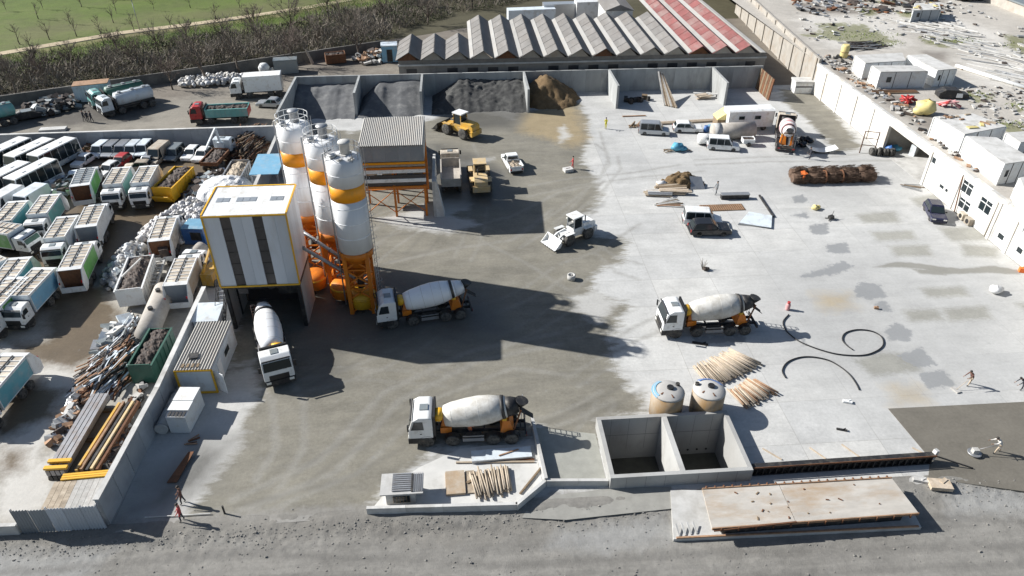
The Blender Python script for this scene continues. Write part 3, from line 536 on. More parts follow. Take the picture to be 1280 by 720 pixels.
o = grid('roof', RX+.26, 190, 40, 330, .75, RH+.02, rfm, dict(moss=lambda X,Y: polys(X,Y,ROOFG,RH), dark=lambda X,Y: polys(X,Y,ROOFD,RH), pale=lambda X,Y: polys(X,Y,ROOFP,RH)))
del o['kind']; o.parent = t; o.matrix_parent_inverse = Matrix.Translation((-RX, -85, 0))

# ---------------------------------------------------------------- compound walls on the left
def wall_run(name, label, pts, h, th=.28, dx=2.4, mt='blockwall', cap=True):
    q = thing(name, label, 'wall', pts[0])
    for a, b in zip(pts, pts[1:]):
        a, b = Vector(a), Vector(b); d = (b-a); n = max(1, round(d.length/dx)); s = d.length/n; rz = math.atan2(d.y, d.x)
        me = shared((name, round(s,2), h, mt), lambda: MB().box(.025, -th/2, 0, s-.025, th/2, h).mesh('wall_panel', MT[mt]))
        for k in range(n):
            p = a + d*(k/n) - Vector(pts[0]); ob('wall_panel', me, q, (p.x, p.y, random.uniform(-.02,.02)), rz + random.uniform(-.006,.006))
        c = MB().box(0, -th/2+.05, 0, d.length, th/2-.05, h-.06).build('wall_core', MT[mt], q, tuple(a-Vector(pts[0])), rz)
        if cap: MB().box(0, -th/2-.06, h, d.length, th/2+.06, h+.1).build('coping', MT['conpale'], q, tuple(a-Vector(pts[0])), rz)
    return q
wall_run('compound_wall', 'long grey concrete wall behind the parked buses and vans', [(-80,97.6,0),(-26,98.2,0)], 2.4)
wall_run('compound_wall', 'grey concrete wall beside the dark scrap pile, running back from the white tarpaulin', [(-25.2,97.9,0),(-24.4,66,0)], 2.6)
wall_run('dividing_wall', 'grey panel wall from the mixing tower down to the near left corner', [(-24.9,58,0),(-24.7,44,0),(-25.1,33.1,0)], 2.5)
q = thing('corrugated_fence', 'grey corrugated metal fence closing the near left corner by the low white wall', 'fence', (-30.5, 32.75, 0))
for k in range(5):
    g = MB(); n = 22; s = 1.08/n
    pr = [(k*1.1 + i*s, .05*math.sin(i*math.pi/2) + .004*k) for i in range(n+1)]
    g.ext(pr + [(x, y+.015) for x, y in reversed(pr)], 'z', .05, 2.35 - .05*(k % 2)); g.build('corrugated_sheet', MT['sheet'] if k < 2 else MT['clad'], q)
for x in (0, 2.2, 4.4, 5.4): MB().box(x-.04, .08, 0, x+.04, .16, 2.4).build('post', MT['galv'], q)
wall_run('low_wall', 'low white concrete wall at the near left edge beside the corrugated fence', [(-38,33.0,0),(-30.6,32.8,0)], .95, mt='conpale', cap=False)
# ---------------------------------------------------------------- cement silos
def silo(loc, label, top=15.6, bot=6.8, r=1.55, seed=0):
    t = thing('cement_silo', label, 'silo', loc, 0, 'white cement silos with an orange band')
    n = 28
    sh = MB()
    sh.lathe([(bot, r), (12.0, r)], (0,0,0), (0,0,1), n); sh.lathe([(13.35, r), (top, r), (top+.22, r-.5), (top+.3, .4)], (0,0,0), (0,0,1), n)
    s = sh.build('shell', MT['silo'], t)
    MB().lathe([(12.0, r+.006), (13.35, r+.006)], (0,0,0), (0,0,1), n).build('painted_band', MT['band'], t)
    for z in (8.3, 9.8, 11.3, 14.4): MB().lathe([(z, r+.005), (z+.05, r+.035), (z+.1, r+.005)], (0,0,0), (0,0,1), n).build('weld_ring', MT['silo'], s)
    MB().lathe([(3.4, .25), (bot-.7, r-.2), (bot-.66, r+.02), (bot, r+.04)], (0,0,0), (0,0,1), n).build('cone', MT['orange'], t)
    g = MB()
    for k in range(4):
        a = math.pi/4 + k*math.pi/2; x, y = math.cos(a)*(r-.1), math.sin(a)*(r-.1)
        MB().box(x-.18, y-.18, .02, x+.18, y+.18, bot).build('leg', MT['orange'], t)
    for k in range(4):
        a, b = math.pi/4 + k*math.pi/2, math.pi/4 + (k+1)*math.pi/2; A = Vector((math.cos(a)*(r-.1), math.sin(a)*(r-.1), 0)); B = Vector((math.cos(b)*(r-.1), math.sin(b)*(r-.1), 0)); Z = Vector((0,0,1))
        bz = MB()
        for z0, z1 in ((.2, 1.6), (1.7, 3.2), (3.3, 4.9), (5.0, 6.6)):
            bz.bar(A+Z*z0, B+Z*z1, .13, .13); bz.bar(B+Z*z0, A+Z*z1, .13, .13); bz.bar(A+Z*z1, B+Z*z1, .12, .12)
        bz.build('brace', MT['orange'], t)
    # filter, hatch, railing, ladder
    f = MB().lathe([(top+.1, .42), (top+1.25, .42), (top+1.3, .55), (top+1.42, .5), (top+1.5, .1)], (.2,.1,0), (0,0,1), 14).build('dust_filter', MT['conpale'] if seed == 2 else MT['galv'], t)
    MB().cyl((-.75,-.5,top+.2), (-.75,-.5,top+.55), .28).build('hatch', MT['galv'], t)
    g = MB(); m = 14
    P = [Vector((math.cos(2*math.pi*k/m)*(r-.08), math.sin(2*math.pi*k/m)*(r-.08), top)) for k in range(m)]
    for k in range(m):
        if seed == 2 and k in (9, 10, 11): continue
        g.bar(P[k], P[k]+Vector((0,0,1.05)), .045, .045)
        for h in (.55, 1.05): g.bar(P[k]+Vector((0,0,h)), P[(k+1) % m]+Vector((0,0,h)), .04, .04)
    g.build('railing', MT['galv'] if seed == 2 else MT['white'], t)
    a = R(-20); g = MB(); lx, ly = math.cos(a)*(r+.28), math.sin(a)*(r+.28); u = Vector((-math.sin(a), math.cos(a), 0))*.22
    for s_ in (-1, 1): g.bar(Vector((lx,ly,.5))+u*s_, Vector((lx,ly,top+1))+u*s_, .05, .05)
    for k in range(36): g.bar(Vector((lx,ly,.8+k*.42))-u, Vector((lx,ly,.8+k*.42))+u, .03, .03)
    for k in range(12):
        z = 2.4+k*1.15; g.tube([Vector((lx,ly,z))+Vector((math.cos(a+q)*.36, math.sin(a+q)*.36, 0))-Vector((math.cos(a)*-.02, math.sin(a)*-.02,0)) for q in np.linspace(-1.4,1.4,6)], .018, 4)
    g.build('ladder', MT['galv'], t)
    p = [(math.cos(R(200))*(r+.12), math.sin(R(200))*(r+.12), z) for z in (.8, 5, 10, top+.6)]; p.append((.1-.9, -.35, top+.9))
    MB().tube(p, .07, 6).build('filling_pipe', MT['galv'], t)
    if seed == 2:
        for k in range(7): MB().obox((random.uniform(-1.1,1.1), random.uniform(-1.3,.6), top+.3), (.5,.25,.12), random.uniform(0,3)).build('cement_lump', MT['tanktop'], t)
    # discharge valve and collar low under the cone
    MB().lathe([(2.4, .35), (3.5, .3)], (0,0,0), (0,0,1), 12).build('discharge_valve', MT['dark'], t)
    return t
SILO_XY = [(-10.1, 57.2), (-12.45, 60.9), (-15.6, 64.8)]
silo((*SILO_XY[0],0), 'cement silo nearest to the camera, its right side in shade, above the mixer truck', seed=2)
silo((*SILO_XY[1],0), 'cement silo in the middle of the three, partly hidden behind the nearest one', seed=1)
silo((*SILO_XY[2],0), 'leftmost cement silo, behind the white mixing tower', seed=0)
for i, (x, y, lb) in enumerate([(-15.2, 60.6, 'round orange steel vessel standing on the ground left of the silo legs'), (-12.1, 58.8, 'round orange steel vessel with a sunlit pale top between the silo legs'), (-10.1, 57.1, 'yellow orange round vessel inside the legs of the nearest silo')]):
    q = thing('orange_vessel', lb, 'vessel', (x, y, 0), 0)
    MB().lathe([(.15,.5),(.55,1.2),(1.5,1.25),(1.9,1.1),(2.0,.3)], (0,0,0), (0,0,1), 20).build('body', MT['orange'] if i < 2 else MT['yellow'], q)
    MB().lathe([(1.5,1.27),(1.58,1.29),(1.66,1.27)], (0,0,0), (0,0,1), 20).build('rim_ring', MT['yellow'], q)
    g = MB(); [g.cyl((math.cos(a)*.8, math.sin(a)*.8, 0), (math.cos(a)*.8, math.sin(a)*.8, .5), .08, n=6) for a in (.5,2.6,4.7)]; g.build('feet', MT['dark'], q)
for i, (a, b, lb) in enumerate([((-16.4,60.1,7.9),(-10.4,57.6,4.3),'upper grey screw conveyor slanting from the nearest silo up to the mixing tower'), ((-16.2,58.2,7.2),(-10.3,56.6,3.6),'lower grey screw conveyor slanting from the nearest silo up to the mixing tower')]):
    q = thing('screw_conveyor', lb, 'conveyor', a)
    A = Vector((0,0,0)); B = Vector(b)-Vector(a); MB().cyl(A, B, .17, n=10).build('tube', MT['galv'], q)
    g = MB(); [g.cyl(A.lerp(B,f), A.lerp(B,f+.012), .24, n=10) for f in (.02,.2,.4,.6,.8,.97)]; g.build('flange', MT['steel'], q)
    MB().obox(A+Vector((-.3,.1,.12)), (.5,.35,.35), .3, .5).build('motor', MT['dark'], q)

# ---------------------------------------------------------------- mixing tower with yellow trim
t = thing('mixing_tower', 'white clad mixing tower with yellow trim and two dark vertical strips', 'mixing tower', (-18.45, 54.4, 0))
x0, x1, y1, zb, zt = -3.42, 3.42, 4.9, 4.9, 11.95
strips = [(-2.05,-1.2),(.62,1.45)]
edges = [x0, -2.05, -1.2, .62, 1.45, x1]
for i in range(5):
    a, b = edges[i], edges[i+1]
    if i % 2 == 0:
        k = 2 if b-a > 1.5 else 1
        for j in range(k): MB().box(a+(b-a)*j/k+.006, 0, zb, a+(b-a)*(j+1)/k-.006, .1, zt-.02).build('cladding_panel', MT['clad'], t)
    else:
        MB().box(a+.006, .05, zb-.9*(i == 1), b-.006, .12, zt-.02).build('glazed_strip', MT['cladstripe'], t)
        for z in (6.0, 7.15, 8.3, 9.45, 10.6): MB().box(a+.006, .03, z, b-.006, .049, z+.07).build('glazing_bar', MT['dark'], t)
for s, x in ((0, x0), (1, x1)):
    for j in range(4):
        a, b = .12 + j*1.17, .12 + (j+1)*1.17
        MB().box(x-.1*s, a, zb+.02, x+.1*(1-s), b-.012, zt-.02).build('cladding_panel', MT['clad'], t)
MB().box(x0+.1, y1-.1, zb, x1-.1, y1, zt-.02).build('back_cladding', MT['clad'], t)
nr = 12
for k in range(nr):
    a, b = x0+(x1-x0)*k/nr, x0+(x1-x0)*(k+1)/nr
    MB().slab([(a+.004, -.05, zt), (b-.004, -.05, zt), (b-.004, y1+.05, zt+.16), (a+.004, y1+.05, zt+.16)], .06).build('roof_sheet', MT['roofwhite'], t)
    if k in (1,2,4,5,6,9,10): MB().slab([(a+.02, 2.2, zt+.145), (b-.02, 2.2, zt+.145), (b-.02, 2.9, zt+.167), (a+.02, 2.9, zt+.167)], .02).build('skylight', MT['sheet'], t)
for (p, q) in [((x0-.03,-.06,zt-.05),(x1+.03,-.06,zt-.05)),((x0-.04,-.04,zb),(x0-.04,-.04,zt)),((x1+.04,-.04,zb),(x1+.04,-.04,zt)),((x0-.06,0,zt+.06),(x0-.06,y1,zt+.24)),((x1+.06,0,zt+.06),(x1+.06,y1,zt+.24)),((x0,y1+.08,zt+.22),(x1,y1+.08,zt+.22)),((x0-.03,-.04,zb-.06),(x1+.03,-.04,zb-.06))]:
    MB().bar(p, q, .13, .13).build('yellow_trim', MT['yellow'], t)
MB().box(x0, 0.0, 4.55, x1, y1, 4.84).build('floor_deck', MT['dark'], t)
for x in (x0+.2, x1-.2):
    for y in (.3, 2.5, y1-.2): MB().box(x-.15, y-.15, 0, x+.15, y+.15, 4.55).build('leg', MT['dark'], t)
for x in (x0+.2, x1-.2): MB().bar((x,.5,.3),(x,y1-.4,4.3),.1,.1).bar((x,y1-.4,.3),(x,.5,4.3),.1,.1).build('brace', MT['dark'], t)
MB().box(x0+.4, y1-.3, 0, x1-.4, y1-.1, 4.5).build('rear_wall', MT['cladstripe'], t)
for xa in (x0+.02, x1-.3):
    for k in range(3): MB().box(xa, .5+k*1.36, .02, xa+.28, .5+k*1.36+1.34, 4.5).build('side_wall_panel', MT['concrete'], t)
m = MB().lathe([(3.0,.35),(4.5,1.0)], (.2,2.4,0), (0,0,1), 12).build('discharge_hopper', MT['steel'], t)
MB().box(1.2, 1.0, 3.2, 3.0, 3.8, 4.5).build('mixer_box', MT['dark'], t)
# stair on the left of the tower
s = MB()
for k in range(16): s.box(x0-1.15, -1.1+k*.3, .25+k*.28, x0-.45, -.82+k*.3, .29+k*.28)
s.build('stair_tread', MT['galv'], t)
g = MB()
for x in (x0-1.17, x0-.43):
    g.bar((x,-1.1,.15),(x,3.8,4.7),.06,.2); g.bar((x,-1.1,1.15),(x,3.8,5.7),.05,.05); g.bar((x,-1.1,.65),(x,3.8,5.2),.04,.04)
    for k in range(8): g.bar((x,-1.0+k*.65,.3+k*.61),(x,-1.0+k*.65,1.25+k*.61),.04,.04)
g.build('stair_railing', MT['dark'], t)
tg = thing('low_shed', 'small lean-to shed with pale sheet roof beside the tower stair', 'shed', (-23.6, 54.0, 0))
MB().slab([(-1.2,-1.2,2.25),(1.25,-1.2,2.25),(1.25,1.3,2.55),(-1.2,1.3,2.55)],.07).build('roof', MT['bluewhite'], tg); MB().box(-1.0,-1.0,0,1.1,1.1,2.2).build('wall', MT['bluewhite'], tg); MB().box(.1,-1.03,.1,.9,-1.005,2.0).build('door', MT['dark'], tg)

# ---------------------------------------------------------------- aggregate hoppers under a corrugated roof
t = thing('aggregate_hoppers', 'aggregate hopper plant with corrugated roof, grey front and orange steel legs beside the silos', 'hopper plant', (-7.9, 74.9, 0))
n = 34; pr = []
for i in range(n*2+1): pr.append((-3.55+7.1*i/(2*n), .10*(i % 2)))
g = MB()
vs = [(x, -.35, 9.05+z) for x, z in pr] + [(x, 7.4, 9.35+z) for x, z in pr]; k = len(pr)
g.add(vs, [(i, i+1, k+i+1, k+i) for i in range(k-1)]); g.add([(x, y, z-.07) for x, y, z in vs], [(i, k+i, k+i+1, i+1) for i in range(k-1)])
g.build('roof_sheet', MT['corr'], t, fix=False)
for k in range(5): MB().box(-3.5+k*1.4+.006, 0, 7.05, -3.5+(k+1)*1.4-.006, .08, 9.0).build('front_sheet', MT['sheet'], t)
MB().box(-3.55, .09, 7.0, -3.45, 7.2, 9.0).build('side_sheet', MT['sheet'], t); MB().box(3.45, .09, 7.0, 3.55, 7.2, 9.0).build('side_sheet', MT['sheet'], t)
for z, mt_, d in ((6.72,'band',0), (6.4,'beige',.1), (6.1,'orange',0), (5.62,'white',.1), (4.95,'cladstripe',.12), (4.5,'white',.05), (4.1,'cladstripe',.12), (3.75,'orange',0)):
    MB().box(-3.6, -.08+d, z, 3.6, .1+d, z+(.24 if mt_ not in ('white','cladstripe') else .42)).build('front_beam', MT[mt_], t)
for k in range(4):
    cx = -2.6+k*1.75; b = MB()
    b.hexa([(cx-.35,1.2,4.1),(cx+.35,1.2,4.1),(cx+.35,5.8,4.1),(cx-.35,5.8,4.1)], [(cx-.84,.3,6.95),(cx+.84,.3,6.95),(cx+.84,6.8,6.95),(cx-.84,6.8,6.95)]); b.build('hopper', MT['beige'], t)
for x in (-3.5, -.1, 3.4):
    for y in (0.0, 3.6, 7.1): MB().box(x-.12, y-.12+.25*(y == 0), 0, x+.12, y+.12+.25*(y == 0), 6.98).build('leg', MT['orange'], t)
for a, b in ((-3.5,-.1),(-.1,3.4)):
    MB().bar((a,.25,.5),(b,.25,3.4),.08,.08).bar((b,.25,.5),(a,.25,3.4),.08,.08).bar((a,.25,3.5),(b,.25,3.5),.1,.1).build('brace', MT['orange'], t)
g = MB()
for s_ in (-.2,.2): g.bar((-3.75+s_,-.35,.2),(-3.75+s_,-.35,9.9),.05,.05)
for k in range(24): g.bar((-3.95,-.35,.5+k*.4),(-3.55,-.35,.5+k*.4),.03,.03)
g.build('ladder', MT['galv'], t)
MB().box(-3.3,2.8,2.6,7.4-4,4.2,2.9).build('belt_conveyor', MT['dark'], t)
MB().slab([(-.6,7.3,8.9),(-3.4,7.3,8.9),(-3.4,11.4,1.2),(-.6,11.4,1.2)],.2).build('loading_ramp', MT['concrete'], t)
q = thing('loading_ramp_wall', 'grey concrete side wall beside the parked tipper body, right of the hopper plant', 'wall', (-3.5, 79, 0))
MB().box(-.15,-4.4,0,.15,3.2,4.6).build('wall', MT['conpale'], q); MB().hexa([(.16,-4.4,0),(1.1,-4.4,0),(1.1,-3.1,0),(.16,-3.1,0)],[(.16,-4.4,4.6),(.3,-4.4,4.6),(.3,-3.1,4.6),(.16,-3.1,4.6)]).build('buttress', MT['conpale'], q)
for k in range(3): MB().box(-.19,-3.3+k*2.1,0,-.152,-1.3+k*2.1,4.5).build('wall_panel', MT['conpale'], q)
heap('sand_pile', 'grey sand spread on the loading slope behind the corrugated hopper roof', 'sand pile', -8.2, 90, 5.0, 6.5, 3.0, MT['sandgrey'], 31, rough=.06)

# ---------------------------------------------------------------- settling basin and low kerb walls in front
t = thing('settling_basin', 'cast concrete settling basin with two deep square chambers of murky water', 'basin', (15, 36.2, 0))
bx = MB()
Bx0, Bx1, By0, By1, T = -5.55, 4.75, -2.6, 3.45, .32; hb = 1.15
for nm, a in (('front_wall',(Bx0,By0,-4.4,Bx1,By0+T,hb)),('back_wall',(Bx0,By1-T,-4.4,Bx1,By1,hb)),('side_wall',(Bx0,By0+T+.003,-4.4,Bx0+T,By1-T-.003,hb-.003)),('side_wall',(Bx1-T,By0+T+.003,-4.4,Bx1,By1-T-.003,hb-.003)),('dividing_wall',(-.5,By0+T+.003,-4.4,-.1,By1-T-.003,hb-.003))):
    o = MB().box(*a).build(nm, MT['concrete'], t)
    if nm in ('front_wall','back_wall'):
        g = MB(); [g.box(x, a[1]-.006, .0 if nm == 'front_wall' else -2.2, x+.02, a[1]-.001, hb-.02) for x in (-4.4,-3,-1.6,.8,2.2,3.6)]
        if nm == 'back_wall': g.box(Bx0+.4, a[1]-.006, -.65, Bx1-.4, a[1]-.001, -.62)
        g.build('form_joint', MT['sandgrey'], o)
MB().box(Bx0+T,By0+T,-4.2,-.5,By1-T,-3.3).build('water', MT['greenwater'], t); MB().box(-.1,By0+T,-4.2,Bx1-T,By1-T,-3.25).build('water', MT['greenwater'], t)
for k in range(5): MB().cyl((.6+k*.75,By1-T-.06,-2.7),(.6+k*.75,By1-T-.01,-2.7),.09,n=8).build('outlet', MT['dark'], t)
def kerb(name, label, pts, h, th=.24):
    q = thing(name, label, 'kerb wall', (*pts[0], 0))
    for a, b in zip(pts, pts[1:]):
        a, b = Vector((*a,0)), Vector((*b,0)); d = b-a; n = max(1, round(d.length/2.5)); s = d.length/n; rz = math.atan2(d.y, d.x)
        for k in range(n):
            p = a+d*(k/n)-Vector((*pts[0],0)); MB().box(.006 if k else -.1,-th/2,-.35,s-.006,th/2,h).build('kerb_block', MT['conpale'], q, tuple(p), rz)
    return q
kerb('kerb_wall', 'low cast kerb wall bounding the platform with the stacked poles', [(-7.5,32.75),(2.75,32.35),(4.9,34.25)], .62)
kerb('kerb_wall', 'low kerb wall running back beside the standing mixer, left of the empty bay', [(4.95,34.4),(4.55,40.4)], .75)
kerb('kerb_wall', 'low kerb wall closing the front of the shallow bay next to the basin', [(5.1,34.25),(9.4,33.95)], .6)
tag(MB().ext([(-7.45,32.9),(2.7,32.5),(4.75,34.3),(4.45,38.2),(1,38.4),(-1.2,38.2),(-4.2,36.6),(-6.4,34.6)], 'z', .0, .012).build('platform_floor', mat('platform_concrete', (.53,.525,.50), .9, var=.12, scale=.8, dirt=(.36,.35,.32), damt=.3, dscale=.7)), kind='structure')
tag(MB().ext([(5.1,34.4),(9.35,34.1),(9.35,39),(4.8,40)], 'z', 0, .014).build('bay_floor', mat('bay_wet_concrete', (.27,.27,.24), .8, var=.15)), kind='structure')
tag(MB().ext([(4.0,33.2),(10,33.7),(13.9,33.5),(13.6,31.6),(6,31.2),(3,31.6)], 'z', -.02, .016).build('apron', mat('apron_concrete', (.27,.265,.24), .9, var=.15)), kind='structure')

t = thing('screed_rail', 'long black steel screed rail lying along the edge of the pale slab', 'rail', (20.0, 34.2, 0), R(.6))
g = MB().box(0,-.2,0,13.7,.2,.1).box(0,-.06,.1,13.7,.06,.75).box(0,-.24,.75,13.7,.24,.86); g.build('beam', MT['dark'], t)
MB().box(0,-.3,.86,13.7,-.26,1.0).build('top_strip', MT['rust'], t)
for k in range(28): MB().obox((.25+k*.49,-.17,.42),(.06,.2,.64)).build('stiffener', MT['dark'], t)
MB().obox((13.8,.1,.7),(.3,.3,.9),.3,.2).build('end_block', MT['conpale'], t)
MB().bar((13.8,-.1,.75),(16.4,-.9,.1),.08,.08).build('end_bar', MT['dark'], t)
for i, p in enumerate([((953,561),(977,575)),((1012,560),(1032,574)),((1052,556),(1076,573)),((1140,560),(1162,571))]):
    a, b = at(*p[0]), at(*p[1]); tag(MB().bar(a+Vector((0,0,.05)), b+Vector((0,0,.05)), .09, .08).build('timber_batten', MT['woodpale']), 'thin timber batten on the pale slab, number one from the basin'.replace('number one from the basin', ['next to the basin','a little right of the basin shadow','at the middle of the black rail','at the right end of the black rail'][i]), 'batten')

O_ = Vector((22.9, 31.4, 0)); t = thing('concrete_platform', 'long pale concrete platform with rusty edge formwork lying in front of the black rail', 'platform', tuple(O_))
dz = 1.05
Q = [at(x, y, dz)-O_ for x, y in ((890,660),(1148,641),(1115,598),(878,612))]      # near left, near right, far right, far left
bl = [at(x, y, .1)-O_ for x, y in ((842,674),(1152,659),(1130,618),(838,612))]
MB().ext([(v.x, v.y) for v in bl], 'z', -.4, .1).build('base_slab', MT['conpale'], t)
deckm = mat('stained_deck', (.41,.385,.345), .88, var=.2, scale=1.0, dirt=(.33,.225,.13), damt=.42, dscale=.45, stretch=(.45,1.3,1))
for a, b in ((0,.40),(.403,1)):
    q = [Q[0].lerp(Q[1],a), Q[0].lerp(Q[1],b), Q[3].lerp(Q[2],b), Q[3].lerp(Q[2],a)]
    MB().slab([v-Vector((0,0,.14)) for v in q], .14).build('deck_slab', deckm, t)
c_ = (Q[0]+Q[1]+Q[2]+Q[3])/4; q = [v.lerp(Vector((c_.x,c_.y,v.z)), .12)-Vector((0,0,.145)) for v in Q]
MB().hexa([Vector((v.x,v.y,.102)) for v in q], q).build('support', MT['dark'], t)  # concrete support coloured dark to carry the shade under the deck
for a, b, m_, dy in ((0,1,'rustlight',-.06),(3,2,'rustlight',.06)):
    MB().bar(Q[a]+Vector((0,dy,-.03)), Q[b]+Vector((0,dy,-.03)), .08, .2).build('edge_form', MT[m_], t)
MB().bar(Q[0]+Vector((.1,-.15,-.1)), Q[0].lerp(Q[1],.40)+Vector((0,-.1,.12)), .1, .1).build('loose_bar', MT['rust'], t); MB().bar(bl[0]+Vector((.2,.06,.05)), bl[1]+Vector((-.2,.06,.05)), .12, .1).build('base_edge', MT['rustlight'], t)
for k in range(22): MB().obox(Q[3].lerp(Q[2], (k+.5)/22)+Vector((0,.14,0)), (.08,.12,.24)).build('form_clamp', MT['rust'], t)
for k in range(12): MB().obox(Q[0].lerp(Q[1], (k+.5)/12)+Vector((0,-.14,-.1)), (.07,.1,.3)).build('form_clamp', MT['rust'], t)
for k in range(4): v = bl[0]+Vector((.45+.4*k, .2+.03*k, .05)); MB().bar(v, v+Vector((-.1,.75,.3)), .12, .05).build('form_stake', MT['conpale'], t)
for k in range(18): v = Q[0].lerp(Q[1], random.uniform(.05,.95)).lerp(Q[3].lerp(Q[2], random.uniform(.05,.95)), random.uniform(.1,.9)); MB().obox(v+Vector((0,0,.03)), (random.uniform(.05,.3),.08,.05), random.uniform(0,3)).build('debris', MT['rust'] if k % 2 else MT['wooddark'], t)

def vtank(px, label, blue):
    p = at(*px); t = thing('water_tank', label, 'tank', (p.x, p.y, 0), 0, 'round tanks behind the basin')
    MB().lathe([(0,1.28),(2.3,1.28)], (0,0,0), (0,0,1), 26).build('shell', MT['tankgrp'], t)
    MB().lathe([(2.3,1.29),(2.42,1.2),(2.55,.6),(2.58,.05)], (0,0,0), (0,0,1), 26).build('lid', MT['tanktop'], t)
    MB().cyl((.15,.1,2.5),(.15,.1,2.72),.27,n=14).build('manhole', MT['black'], t); MB().cyl((.85*blue,.5,2.4),(.85*blue,.5,2.66),.17,n=10).build('pipe_stub', MT['dark'], t)
    MB().obox((.1,-.75,2.5),(.08,.35,.1),.2).build('lifting_lug', MT['rust'], t); MB().obox((-.6,-.4,2.5),(.3,.1,.1),.6).build('lifting_lug', MT['rust'], t)
    g = MB(); a0 = 1.9 if blue > 0 else .3
    for k in range(9):
        a, b = a0+k*.2, a0+(k+1)*.2; g.slab([(math.cos(a)*1.0,math.sin(a)*1.0,2.49),(math.cos(a)*1.31,math.sin(a)*1.31,2.33),(math.cos(b)*1.31,math.sin(b)*1.31,2.33),(math.cos(b)*1.0,math.sin(b)*1.0,2.49)],.02)
    g.build('blue_rim', MT['blue'] if blue < 0 else MT['skyblue'], t)
    return t
vtank((831,516), 'round cement dusted tank with a brown streaked side, left of the pair behind the basin', 1)
vtank((881,514), 'round cement dusted tank with a blue rim, right of the pair behind the basin', -1)
# ---------------------------------------------------------------- vehicles
def wheel(par, x, y, r=.5, w=.32):
    tm = shared(('tyre',r,w), lambda: MB().lathe([(-w/2,r*.62),(-w/2,r*.93),(-w*.36,r),(w*.36,r),(w/2,r*.93),(w/2,r*.62)], (0,0,0), (0,1,0), 16).mesh('tyre', MT['tyre']))
    rm_ = shared(('rim',r,w), lambda: MB().lathe([(-w*.44,r*.63),(-w*.30,r*.5),(-w*.44,r*.22),(-w*.5,.02)], (0,0,0), (0,1,0), 14).lathe([(w*.5,.02),(w*.44,r*.22),(w*.30,r*.5),(w*.44,r*.63)], (0,0,0), (0,1,0), 14).mesh('rim', MT['rim']))
    a = ob('wheel', tm, par, (x, y, r)); ob('rim', rm_, a); return a
def cab(t, xf, h=2.95, w=2.44, paint='white', L=1.78, glass_c='glass'):
    """a cab-over lorry cab whose bumper stands at x = xf"""
    x = xf; hw = w/2; b = x-L
    pr = [(b,.95),(b,h-.12),(b+.25,h),(x-.75,h),(x-.32,h-.28),(x-.06,1.85),(x-.02,1.55),(x-.02,.95)]
    c = bev(MB().ext(pr, 'y', -hw, hw).build('cab', MT[paint], t), .07)
    d = (.30, 0)  # windscreen lies on the sloped front
    def fr(f, y, o=.012): 
        p, q = Vector((x-.055,0,1.87)), Vector((x-.31,0,h-.30)); v = p.lerp(q, f); return (v.x+o, y, v.z+o*.3)
    MB().slab([fr(.04,-hw+.12),fr(.04,hw-.12),fr(.93,hw-.16),fr(.93,-hw+.16)], .012).build('windscreen', MT[glass_c], t)
    for s in (-1, 1):
        y = s*(hw+.004); q = [(x-.22,y,1.85),(x-.48,y,h-.34),(x-1.1,y,h-.34),(x-1.15,y,1.85)]
        MB().add(q + [(a, y+s*.012, c_) for a, _, c_ in q], [(0,1,2,3),(4,5,6,7),(0,4,5,1),(1,5,6,2),(2,6,7,3),(3,7,4,0)]).build('side_window', MT[glass_c], t)
        MB().obox((x-.05, s*(hw+.18), h-.75), (.1,.2,.55)).bar((x-.2,s*hw,h-.5),(x-.05,s*(hw+.15),h-.5),.04,.04).build('mirror', MT['black'], t)
        MB().obox((x+.02, s*(hw-.3), .8), (.08,.38,.22)).build('headlight', MT['lamp'], t)
        MB().box(x-1.45, min(s*(hw-.35), s*(hw+.02)), .45, x-.3, max(s*(hw-.35), s*(hw+.02)), .94).build('step_panel', MT['dark'], t)
        MB().box(x-.98, s*hw+.005*s if s > 0 else s*hw-.03, 1.4, x-.85, s*hw+.03 if s > 0 else s*hw-.005, 1.46).build('door_handle', MT['black'], t)
    MB().obox((x-1.15, 0, h+.03), (.6,.62,.06)).build('roof_hatch', MT['greycar'], t)
    MB().box(x-.35, -hw+.02, .42, x+.03, hw-.02, .93).build('bumper', MT['dark'] , t)
    MB().box(x-.03, -.8, 1.0, x+.0, .8, 1.5).build('grille', MT['black'], t)
    MB().obox((x-.24, 0, h-.16), (.1, w-.2, .12), 0, .6).build('sun_visor', MT['black'], t)
    return c
def chassis(t, xa, xb, ys=.42, z=.95):
    g = MB(); [g.box(xa, s*ys-.06, z-.28, xb, s*ys+.06, z) for s in (-1,1)]
    for k in range(6): g.box(xa+.3+(xb-xa-.6)*k/5-.05, -ys, z-.2, xa+.3+(xb-xa-.6)*k/5+.05, ys, z-.05)
    g.build('chassis', MT['dark'], t)
